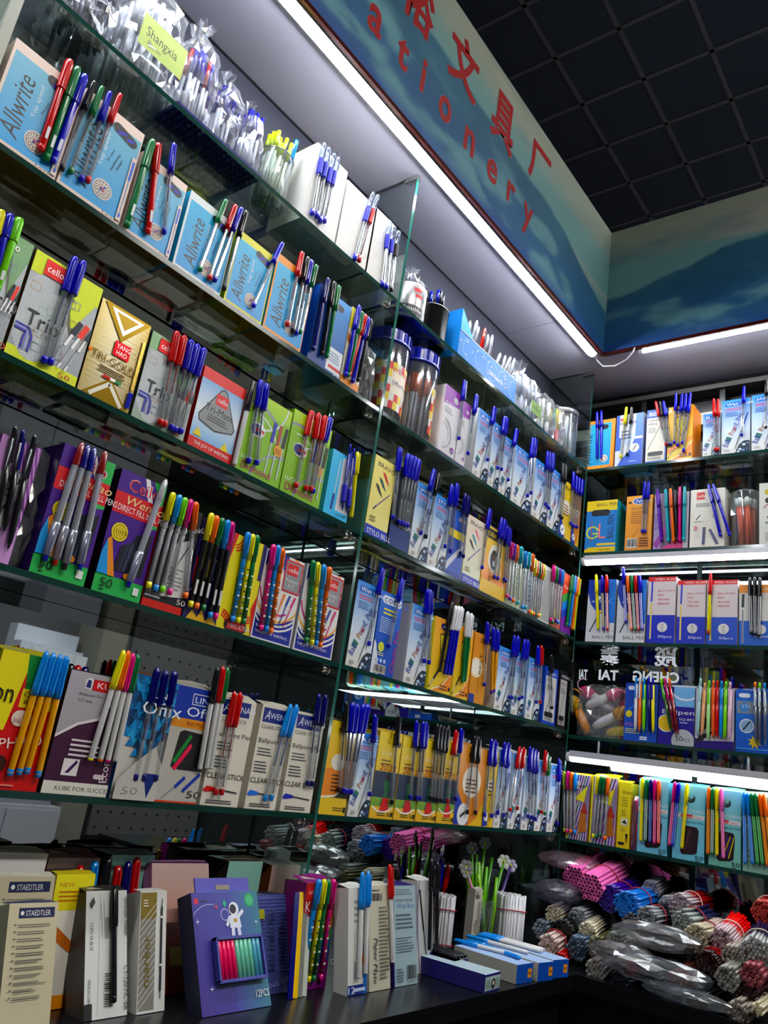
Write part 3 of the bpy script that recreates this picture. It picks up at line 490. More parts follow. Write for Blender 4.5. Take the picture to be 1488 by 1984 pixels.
def art_obamy(A): A.g(0,0,1,1,'#d4c018','#dcd024'); A.t('Obama',.3,.82,.17,.06,'#3a2a08',0,.0); A.fp(.3,.62,.8,.78,4,'#9a8a18'); A.fp(.3,.48,.7,.58,3,'#9a8a18'); A.r(.3,.34,.85,.45,'#dcdcc4'); A.P([(.35,.38),(.6,.43),(.8,.36)],'#2a2a20'); A.P([(.68,.22),(.9,.22),(.79,.06)],'#14140f'); A.r(.15,.05,.62,.09,'#14140f'); A.fp(.3,.24,.65,.3,2,'#9a8a18')
def art_teal(A, c='#7cc0d4'):
    A.g(0,0,1,1,c,'#86c4d4'); A.e(.55,.83,.14,'#2a3a3c'); A.e(.55,.86,.08,c); A.e(.50,.82,.05,'#5a7a7c'); A.t('INDIAN',.30,.64,.3,.045,'#d8e4e6'); A.r(0,.555,1,.615,'#d6d8d8'); A.r(.25,.56,.62,.61,'#b83a40'); A.t('Smooth',.28,.565,.2,.035,'#f0e4e4'); A.t('line',.66,.565,.1,.035,'#b8787a'); A.t('Kangaroo Pen',.28,.49,.3,.035,'#1c5a6a')
    A.P([(.25,.10),(.30,.42),(.36,.46),(.76,.45),(.82,.40),(.78,.12),(.70,.09),(.32,.07)],'#241418'); A.l([(.4,.12),(.55,.44)],.05,'#4a3034'); A.l([(.55,.12),(.6,.40)],.04,'#3a262c'); A.t('50',.72,.03,.11,.05,'#14181a'); A.fp(.74,.005,.95,.025,1,'#2a3a3c')
def art_tealm(A):
    art_teal(A,'#7ab8a6')
    for k,c in enumerate(('#3a3a9a','#d0a84a','#2a2a7a','#c8c04a')): A.l([(.36+.09*k,.12),(.62+.06*k,.40)],.03,c)
def art_mintc(A): A.g(0,0,1,1,'#8ab4a4','#8fbcb0'); A.r(0,.55,1,.61,'#d4d6d4'); A.fp(.1,.1,.9,.3,3,'#6a9484')
def art_purplew(A):
    A.r(0,0,1,1,'#d6d4d8'); A.P([(0,.72),(1,.78),(1,1),(0,1)],'#8a3f9c'); A.e(.72,.86,.15,'#d8d4dc',ry=.12); A.e(.72,.86,.10,'#4a4a50',ry=.08); A.e(.72,.86,.08,'#d8d4dc',ry=.06); A.t('BLUESOFT',.1,.735,.3,.04,'#e8dcec'); A.fp(.1,.6,.6,.70,3,'#8a8a90'); A.arc(.1,.30,.55,-80,80,.07,'#a8a8ac'); A.arc(.1,.30,.40,-80,80,.05,'#c4c4c8'); A.e(.80,.12,.13,'#7a3a8c',ry=.11); A.t('50',.74,.10,.07,.03,'#e4dce8'); A.r(0,0,1,.02,'#7a3a8c')
# counter cartons
def art_staed(A):
    A.r(0,0,1,1,'#b5ad94'); A.r(.20,.89,.93,.965,'#141c40'); A.t('STAEDTLER',.34,.905,.22,.04,'#d8d8d4'); A.e(.27,.927,.035,'#d8d8d4')
    for i in range(11): A.fp(.20,.82-.05*i,.86-.02*(i%4),.85-.05*i,2,'#5f5a50',i); A.r(.12,.84-.05*i,.17,.85-.05*i,'#5f5a50')
    A.bc(.24,.02,.8,.1,False,'#b5ad94')
def art_marker(A):
    A.r(0,0,1,1,'#c6c8c4'); A.r(0,0,.18,.12,'#141414'); A.l([(.3,.02),(.34,.98)],.006,'#3a3a3a'); A.t('CHEN YA BLYE',.1,.74,.22,.035,'#33332f',-90); A.t('MADE IN CHINA',.07,.3,.2,.03,'#33332f',-90); A.fp(.45,.5,.62,.93,1,'#8a8a86'); A.l([(.36,.9),(.40,.62)],.01,'#6a6a66'); A.l([(.42,.92),(.46,.66)],.01,'#6a6a66'); A.bc(.44,.08,.66,.34,True,'#c6c8c4'); A.t('PERMANENT MARKER',.92,.94,.32,.04,'#1c1c1a',-90); A.t('CY-120-MC-BR',.9,.38,.34,.055,'#1c1c1a',-90); A.P([(.08,.9),(.16,.95),(.2,.9),(.12,.85)],'#2a2a28')
def art_markgold(A):
    A.r(0,0,1,1,'#c8c8c4'); A.r(.02,.02,.60,.985,'#74726a'); A.g(.02,.76,.62,.985,'#6d5c20','#75652a')
    for i in range(13): A.P([(.02,.02+.058*i),(.02,.03+.058*i),(.60,.20+.058*i),(.60,.19+.058*i)],'#b8b6ae')
    A.t('marker',.40,.20,.42,.08,'#6a5c26',90,.2); A.fp(.1,.86,.3,.93,3,'#d8d2c0'); A.l([(.8,.16),(.8,.86)],.07,'#0f0f0f'); A.l([(.8,.10),(.8,.16)],.03,'#0f0f0f'); A.l([(.8,.86),(.81,.93)],.03,'#0f0f0f'); A.r(.74,.36,.86,.38,'#c8c8c4'); A.r(.74,.76,.86,.78,'#c8c8c4')
def art_astro(A):
    A.gh(0,0,1,1,'#3b3176','#386478'); A.P([(0,0),(.6,0),(.5,1),(0,1)],['#3a2c74','#3f3a80','#45468a','#3c3580']); A.gh(.5,0,1,1,'#42418a','#3a6c7c')
    A.r(.03,.90,.09,.95,'#b83a48'); A.fp(.11,.905,.28,.945,1,'#1c1a3c'); A.e(.86,.92,.075,'#2f8a5a'); A.e(.86,.92,.055,'#4aa070')
    A.arc(.25,.60,.35,80,180,.006,'#b8bcd8'); A.arc(.46,.80,.06,0,330,.008,'#b8bcd8'); A.P([(.44,.9),(.47,.93),(.5,.9),(.47,.86)],'#3a9a7a'); A.e(.34,.87,.018,'#b05050')
    A.e(.60,.845,.075,'#d4d6dc'); A.e(.585,.845,.05,'#1c1a24'); A.P([(.52,.79),(.67,.79),(.69,.68),(.52,.68)],'#d0d2da'); A.l([(.66,.78),(.74,.83)],.04,'#d0d2da'); A.l([(.53,.78),(.47,.70)],.04,'#c8cad4'); A.l([(.56,.69),(.55,.60)],.05,'#c8cad4'); A.l([(.64,.69),(.65,.60)],.05,'#c8cad4'); A.r(.58,.73,.63,.76,'#b08a3a')
    for u,v in ((.05,.75),(.16,.2),(.92,.72),(.85,.3)): A.P([(u-.03,v),(u,v+.006),(u,v+.03),(u+.006,v+.006),(u+.03,v),(u+.004,v-.005),(u,v-.03),(u-.004,v-.005)],'#d4d6e4')
    A.t('12PCS',.78,.085,.17,.06,'#d8dce0')
def art_bluepen(A):
    A.g(0,0,1,1,'#3a4270','#4a5288')
    for i in range(26): A.r(0,.02+i*.037,1,.028+i*.037,'#33396a')
    A.t('BALL POINT PEN',.45,.22,.62,.11,'#12142a',86); A.t('BALL POINT PEN',.44,.225,.61,.10,'#8a90b8',86); A.t('BALL POINT PEN',.445,.225,.608,.10,'#232850',86); A.t('SINEPEN',.80,.3,.4,.10,'#15172c',86); A.t('JING WEI',.15,.03,.4,.07,'#7a80a8',8); A.r(.02,.75,.2,.85,'#8a8a2a')
def art_rainbow2(A):
    A.r(0,0,1,1,'#a8332c'); A.r(.06,.86,.36,.96,'#c83a34'); A.t('cello',.1,.89,.13,.045,'#e8d8d4'); A.t('Kaito',.04,.72,.28,.1,'#d8d4d0'); A.t('Smarty',.04,.68,.2,.03,'#5a8ac0')
    for k,c in enumerate(('#c8703a','#3a8a44','#2f5f9a','#3a3f84','#6a1f66')): A.P([(0,.46-.1*k),(.5,.62-.1*k),(1,.66-.1*k),(1,0),(0,0)],c)
def art_pmblue(A):
    A.r(0,0,1,1,'#c8c8c2'); A.r(0,0,1,.09,'#1c2f74'); A.r(.8,.0,1,.45,'#245a9c'); A.t('12',.04,.015,.1,.06,'#e0e0e0'); A.r(.3,.03,.9,.06,'#b8c4dc'); A.l([(.3,.1),(.36,.6)],.05,'#a8a8a4'); A.r(.5,.28,.95,.36,'#c07a3a'); A.l([(.35,.14),(.36,.3)],.04,'#1f245a'); A.fp(.3,.65,.8,.9,4,'#8a8a88')
def art_pmcream(A):
    A.r(0,0,1,1,'#b9b5a4'); A.bc(.1,.84,.62,.93,False,'#b9b5a4'); A.fp(.1,.94,.7,.97,1,'#4a4840'); A.t('Paper Mate',.16,.50,.42,.09,'#16161a',-92,.25); A.fp(.45,.1,.95,.8,20,'#6a665a')
def art_pmlight(A):
    A.r(0,0,1,1,'#93a6ac'); A.r(0,0,.05,1,'#241c5a'); A.t('PAPER MATE',.12,.83,.34,.03,'#1c2044'); A.t('Write Bros',.18,.765,.34,.05,'#3a6a9a'); A.fp(.12,.9,.9,.97,3,'#5a6a74'); A.fp(.12,.55,.9,.72,4,'#4a5a64'); A.fp(.12,.32,.92,.48,6,'#5a6a74'); A.bc(.55,.04,.92,.2,False,'#93a6ac'); A.fp(.1,.04,.4,.18,5,'#5a6a74')
def art_pmwhite(A): A.r(0,0,1,1,'#b8bab8'); A.l([(.1,1),(.02,.8),(.05,.4),(.2,0)],.04,'#2a2468'); A.l([(.15,.85),(.62,.12)],.06,'#141416'); A.l([(.12,.9),(.4,.45)],.10,'#141416'); A.P([(.7,0),(1,0),(1,.25),(.8,.2)],'#241c5a')
ARTS = {k[4:]: v for k, v in list(globals().items()) if k.startswith('art_')}
ARTS['all2'] = lambda A, e: art_all(A, e, True)
def draw(A, spec):
    k, _, a = spec.partition(':')
    ARTS[k](A, a) if a else ARTS[k](A)
# ------------------------------------------------------------------ pens
PC = dict(red='#b82432', green='#0f6b3a', blue='#1a22a8', black='#121216', navy='#15165e', yellow='#dcd428', orange='#e0702a', lime='#76c832', sky='#2a86d0', magenta='#c8247e', pink='#e070b0',
          purple='#5a2a9a', teal='#1f9aa8', white='#dcdce0', amber='#dca012', coral='#e0684a', mint='#a8ccd0', peach='#e0a880', palelime='#a8d890', palepink='#dcb8cc', olive='#8a9a3a',
          yellow2='#e4cc5a', blue2='#8fa8e0', pink2='#e0a0b0', amber2='#d8a85a', lime2='#8fd890', clear='#c8d0d8', limeclear='#4ea82a', pinkclear='#c83a7a', redclear='#d83a4a')
CN = dict(palelime='pale lime', palepink='pale pink')
NOM = 0.148
_pens = {}
CLIP = lambda mb, r, z0, z1, c: mb.box(-.0013, -r-.0026, z0, .0013, -r-.0012, z1, c)
def pen_parts(spec):
    if spec in _pens: return _pens[spec]
    k, *a = spec.split(':'); c1 = PC[a[0]]; c2n = a[1] if len(a) > 1 else None; c2 = PC[c2n] if c2n else None
    P = []
    def part(name, mat, fn, label=None):
        mb = MB(); fn(mb); P.append((name, mb.mesh(name, mat), label))
    GL = '#f8fafb'
    if k in ('clear', 'bigclear', 'white', 'whiteb', 'whitecap', 'solid', 'stripe', 'bigsolid'):
        r = {'bigclear': .0047, 'bigsolid': .0052}.get(k, .0041); zc = .098 if k in('bigclear','bigsolid') else .094
        if k == 'clear': zc = .096
        cap = PC['white'] if k == 'whitecap' else c1
        if k in ('clear', 'bigclear'):
            part('barrel', 'clear', lambda m: m.lathe([(r, .005), (r, zc+.004)], GL, 8 if k == 'clear' else 6, smooth=False, capb=False, capt=False))
            ink = {'red':'#7a1a24','green':'#123a28','blue':'#1c1f5e','navy':'#14164a','black':'#0e0e10','sky':'#1c3a70','yellow':'#8a801a'}.get(a[0], '#1c1f5e')
            part('refill', 'plastic', lambda m: m.lathe([(.0012,.012),(.0012,.052),(.0014,.053),(.0014,zc)], ink, 6, cols=['#b8bcc4', ink, ink, ink]))
        elif k == 'stripe':
            def st(m):
                n = 12
                for i in range(n):
                    t0, t1 = 2*PI*i/n, 2*PI*(i+1)/n
                    m.face([(r*math.cos(t0), r*math.sin(t0), .004), (r*math.cos(t1), r*math.sin(t1), .004), (r*math.cos(t1), r*math.sin(t1), zc+.004), (r*math.cos(t0), r*math.sin(t0), zc+.004)], c1 if i % 2 else c2)
            part('barrel', 'plastic', st)
        else:
            bc = {'white': '#cfcfcf', 'whiteb': c2, 'whitecap': c1, 'solid': c1, 'bigsolid': c1}[k]
            part('barrel', 'plastic', lambda m: m.lathe([(r*.8,.002),(r,.004),(r,zc+.004)], bc, 10, capt=False))
            if k == 'bigsolid': part('sticker', 'card', lambda m: m.box(-.002,-r-.0003,.018,.002,-r+.0005,.036,'#d0d0d4'))
        if k not in ('white',): part('end_plug', 'plastic', lambda m: m.lathe([(r*.55,0),(r*.98,.0015),(r*1.02,.008),(r*.9,.009)], c1, 10))
        elif True: part('end_plug', 'plastic', lambda m: m.lathe([(r*.6,0),(r*.98,.001),(r*.9,.004)], c1 if a[0] in ('yellow','orange','magenta') else '#c4c4c4', 10))
        R = r*1.28
        def cp(m):
            if k in ('bigclear', 'whitecap', 'bigsolid'): pr = [(R,zc),(R*1.02,zc+.002),(R*.98,.138),(R*.8,.145),(R*.35,.148)]
            elif k == 'stripe': pr = [(R*.95,zc+.006),(R,zc+.03),(R*.92,.14),(R*.6,.146),(R*.2,.148)]
            else: pr = [(R,zc),(R,zc+.012),(R*.92,.125),(R*.74,.142),(R*.5,.147),(R*.2,.148)]
            m.lathe(pr, cap, 10); CLIP(m, R*.95, zc+.004, .143, cap)
        part('cap', 'plastic', cp)
    elif k == 'fine':
        r = .0041
        if c2 is None:
            part('barrel', 'clear', lambda m: m.lathe([(r,.006),(r,.108)], GL, 8, capb=False, capt=False))
            part('refill', 'plastic', lambda m: m.lathe([(.0022,.012),(.0022,.09),(.0012,.10)], '#b8bac0', 6, cols=['#cfcfd4','#8a8a94','#8a8a94']))
        else:
            part('barrel', 'plastic', lambda m: m.lathe([(r,.004),(r,.108)], c2, 10, capt=False))
            if c2n == 'black': part('sticker', 'card', lambda m: m.box(-.002,-r-.0003,.02,.002,-r+.0005,.042,'#c8c8c4'))
            else:
                def wave(m):
                    for i in range(9): m.box(-.0022,-r-.0002,.014+.009*i,.0022,-r+.0012,.0165+.009*i,'#d8dcc8' if i % 2 else '#2a3a2a')
                part('printed_pattern', 'card', wave)
        part('end_plug', 'plastic', lambda m: m.lathe([(r*.7,0),(r*1.04,.001),(r*1.04,.009)], c1, 10))
        part('cap', 'plastic', lambda m: (m.lathe([(r*1.22,.103),(r*1.22,.142),(r*.9,.147),(r*.4,.148)], c1, 10), CLIP(m, r*1.15, .112, .144, c1)))
    elif k == 'gel':
        r = .0048; b = PC[a[1]]
        part('barrel', 'frost', lambda m: m.lathe([(r,.04),(r,.118),(r*.98,.13)], '#d2d6dc', 10, capb=False, capt=False))
        part('refill', 'plastic', lambda m: m.lathe([(.002,.04),(.002,.125)], '#8a8ca8' if a[1] != 'black' else '#4a4a50', 6))
        part('end_plug', 'frost', lambda m: m.lathe([(r,.118),(r*1.1,.12),(r*.95,.143),(r*.5,.148)], c1, 10))
        part('cap', 'frost', lambda m: (m.lathe([(r*.6,.006),(r*1.2,.008),(r*1.25,.046)], '#c0c4d0', 10), CLIP(m, r*1.2, .010, .044, '#c0c4d0')))
        part('inner_tip', 'plastic', lambda m: m.lathe([(r*.7,0),(r*.8,.008),(r*.95,.03),(r*.7,.04)], b, 8), a[1]+' cap insert')
    elif k == 'grip':
        r = .0043
        part('barrel', 'clear', lambda m: m.lathe([(r,.008),(r,.088)], GL, 8, capb=False, capt=False))
        part('refill', 'plastic', lambda m: m.lathe([(.0013,.012),(.0013,.1)], '#3a3c50' if a[0] != 'red' else '#7a2a30', 6))
        part('grip', 'rubber', lambda m: m.lathe([(r*1.15,.082),(r*1.3,.085)] + [(r*(1.3 if i % 2 else 1.14), .087+.0028*i) for i in range(9)] + [(r*1.1,.114)], c1, 10))
        part('cap', 'clear', lambda m: (m.lathe([(r*1.25,.112),(r*1.25,.142),(r*.6,.148)], '#dfe4ee', 10), CLIP(m, r*1.2, .115, .146, '#c8d0e0')))
        part('end_plug', 'plastic', lambda m: m.lathe([(r*.8,0),(r*1.1,.001),(r*1.05,.012)], c1, 10))
    elif k == 'slim':
        r = .0034
        part('barrel', 'plastic', lambda m: m.lathe([(.0008,0),(r*.8,.012),(r,.02),(r,.125)], '#2a2c66', 8))
        part('grip', 'rubber', lambda m: m.lathe([(r*(1.55 if i % 2 else 1.3), .018+.003*i) for i in range(14)], c1, 10))
        part('push_button', 'plastic', lambda m: m.lathe([(r*.6,.125),(r*.6,.146),(r*.4,.148)], c1, 8))
        part('clip', 'plastic', lambda m: CLIP(m, r, .09, .13, c1))
    elif k == 'click':
        r = .0045; see = c2n in ('limeclear','pinkclear','redclear','clear')
        part('barrel', 'clear' if see else 'plastic', lambda m: m.lathe([(.0012,.004),(r*.72,.012),(r*.98,.03),(r,.05),(r,.128)], c2, 10))
        part('tip', 'chrome', lambda m: m.lathe([(.0005,0),(.0013,.006)], '#c0c0c0', 6))
        if see: part('refill', 'plastic', lambda m: m.lathe([(.0016,.01),(.0016,.12)], '#b0b4c0' if c2n == 'clear' else c2, 6))
        part('push_button', 'plastic', lambda m: m.lathe([(r*.75,.128),(r*.7,.144),(r*.5,.148)], c1, 8))
        part('clip', 'plastic', lambda m: m.box(-.0018,-r-.0028,.09,.0018,-r-.0012,.134,c1 if not see else c2))
    _pens[spec] = P; return P

KIND = dict(clear='ballpoint_pen', bigclear='ballpoint_pen', solid='marker_pen', bigsolid='marker_pen', white='white_barrel_pen', whiteb='coloured_barrel_pen', whitecap='coloured_barrel_pen', stripe='striped_pen', fine='fineliner_pen', gel='gel_pen', grip='grip_pen', slim='grip_pen', click='retractable_pen')
def pen_words(spec):
    k, *a = spec.split(':'); n = lambda c: CN.get(c, c.rstrip('2').replace('clear', '') or 'clear')
    if k in ('clear', 'bigclear'): return n(a[0]) + '-capped clear pen'
    if k in ('solid', 'bigsolid'): return 'solid ' + n(a[0]) + ' pen'
    if k == 'white': return n(a[0]) + '-capped white pen'
    if k == 'whiteb': return n(a[0]) + '-capped ' + n(a[1]) + ' pen'
    if k == 'whitecap': return 'white-capped ' + n(a[0]) + ' pen'
    if k == 'stripe': return n(a[0]) + ' striped pen'
    if k == 'fine': return n(a[0]) + ' fineliner'
    if k == 'gel': return 'frosted ' + n(a[0]) + '-' + n(a[1]) + ' pen'
    if k == 'grip': return n(a[0]) + '-grip clear pen'
    if k == 'slim': return 'slim ' + n(a[0]) + ' grip pen'
    return n(a[1]) + ' click pen'

def make_pen(spec, mat, L, label, group=None):
    t = thing(KIND[spec.split(':')[0]], label, 'pen', mat @ Matrix.Diagonal((1, 1, L / NOM, 1)), group)
    for name, me, lab in pen_parts(spec):
        o = obj(name, me, t)
        if lab: o['label'] = lab
    return t

def rowmat(row, u, z, off):
    if row in 'ABCDE': return Matrix.Translation((u, off, EYE + ZR[row] + z))
    return Matrix.Translation((X0 + off, -u, EYE + ZR[row] + z)) @ Matrix.Rotation(-PI/2, 4, 'Z')

def ordinal(i, n): return {2: ['left', 'right'], 3: ['left', 'middle', 'right']}.get(n, ['first', 'second', 'third', 'fourth', 'fifth', 'sixth'])[i]
SHORT = {}
def pen_bundle(on, row, y, lst):
    cnt = {}
    for p in lst: cnt[pen_words(p[0])] = cnt.get(pen_words(p[0]), 0) + 1
    seen = {}
    for spec, u0, z0, u1, z1 in lst:
        w = pen_words(spec); i = seen.get(w, 0); seen[w] = i + 1
        lab = w + (', %s of %s,' % (ordinal(i, cnt[w]), ['', '', 'two', 'three', 'four', 'five', 'six'][cnt[w]]) if cnt[w] > 1 else '') + ' on ' + SHORT[on]
        lean = math.atan2(u1 - u0, z1 - z0); L = math.hypot(u1 - u0, z1 - z0)
        make_pen(spec, rowmat(row, u0, z0, y) @ Matrix.Rotation(lean, 4, 'Y'), L, lab, 'pens taped to the front of the cartons')

# ------------------------------------------------------------------ cartons
def carton(mat, W, H, D, art, label, side, group, bottom=None, sideart=None, top=None, name='pen_carton'):
    t = thing(name, label, 'box', mat, group)
    mb = MB(); foil = art == 'gold'; sil = art.startswith('trio')
    mb.box(0, 0, 0, W, D, H, side, dict(bottom=bottom or side, top=top or '#6e6656', back=side))
    body = mb.build('body', 'card', t)
    A = Art(W, H); draw(A, art); A.mb.build('printed_front', 'foil' if foil else ('silver' if sil else 'card'), t)
    # lid flap folded back over the open top, a little uneven
    rnd = random.Random(len(label) * 7 + int(W * 1e5)); f = MB(); h = rnd.uniform(.004, .011); a = rnd.uniform(.25, .8)
    fc = side if top is None else top
    pts = [(0, .001, H), (W, .001, H), (W, .001 + D*a, H + h), (W*.66, .001 + D*(a+.08), H + h*1.15), (W*.3, .001 + D*(a-.05), H + h*.9), (0, .001 + D*a, H + h*.8)]
    f.face(pts, fc); f.face([(p[0], p[1]+.0006, p[2]-.0006) for p in reversed(pts)], '#a8a294'); f.build('lid_flap', 'card', t)
    if sideart == 'bravo':
        B = Art(D, H); B.r(0,0,1,1,'#a8a640'); B.r(0,0,1,.13,'#16346e'); B.t('VO',.62,.86,.12,.06,'#1a1a10'); B.t('ER PEN',.2,.04,.32,.06,'#5a74a8'); B.P([(.3,.62),(.9,.66),(.95,.58),(.4,.52)],'#4a1c1c'); B.P([(.2,.5),(.9,.54),(.9,.48),(.2,.44)],'#16281c')
    elif sideart == 'penside':
        B = Art(D, H); B.r(0,0,1,1,'#cfcabc'); B.l([(.35,.08),(.75,.66)],.10,'#55565a'); B.l([(.66,.55),(.86,.9)],.22,'#1f3f8a')
    elif sideart == 'spine':
        B = Art(D, H); B.r(0,0,1,1,'#c8c8c4'); B.r(0,0,1,.26,'#101010'); B.t('CY-120-MC-BK',.82,.34,.55,.11,'#1c1c1a',90)
    elif sideart == 'grey':
        B = Art(D, H); B.r(0,0,1,1,'#4a4846'); B.t('PERMANENT MARKER',.85,.16,.7,.09,'#161616',90); B.t('CY-120-MC-GR',.5,.22,.5,.07,'#1c1c1c',90)
    elif sideart == 'pm':
        B = Art(D, H); B.r(0,0,1,1,'#b4b6b4'); B.r(0,0,.4,.34,'#1c2468'); B.t('12',.1,.28,.05,.06,'#d8d8dc',90); B.r(.6,0,1,1,'#1f4f8e'); B.t('Paper Mate',.92,.62,.32,.10,'#d8dce4',90); B.l([(.5,.18),(.52,.5)],.2,'#b87434')
    else: B = None
    if B is not None:
        o = B.mb.build('printed_side', 'card', t); o.matrix_local = Matrix(((0,-1,0,0),(-1,0,0,D),(0,0,1,0),(0,0,0,1)))
    return t
ZR = {'A': 0.9657, 'B': 0.7032, 'C': 0.4376, 'D': 0.1763, 'E': -0.0913, '1': 0.9601, '2': 0.6929, '3': 0.4276, '4': 0.1664, '5': -0.101}
X0 = 2.1308
XD = 1.1401
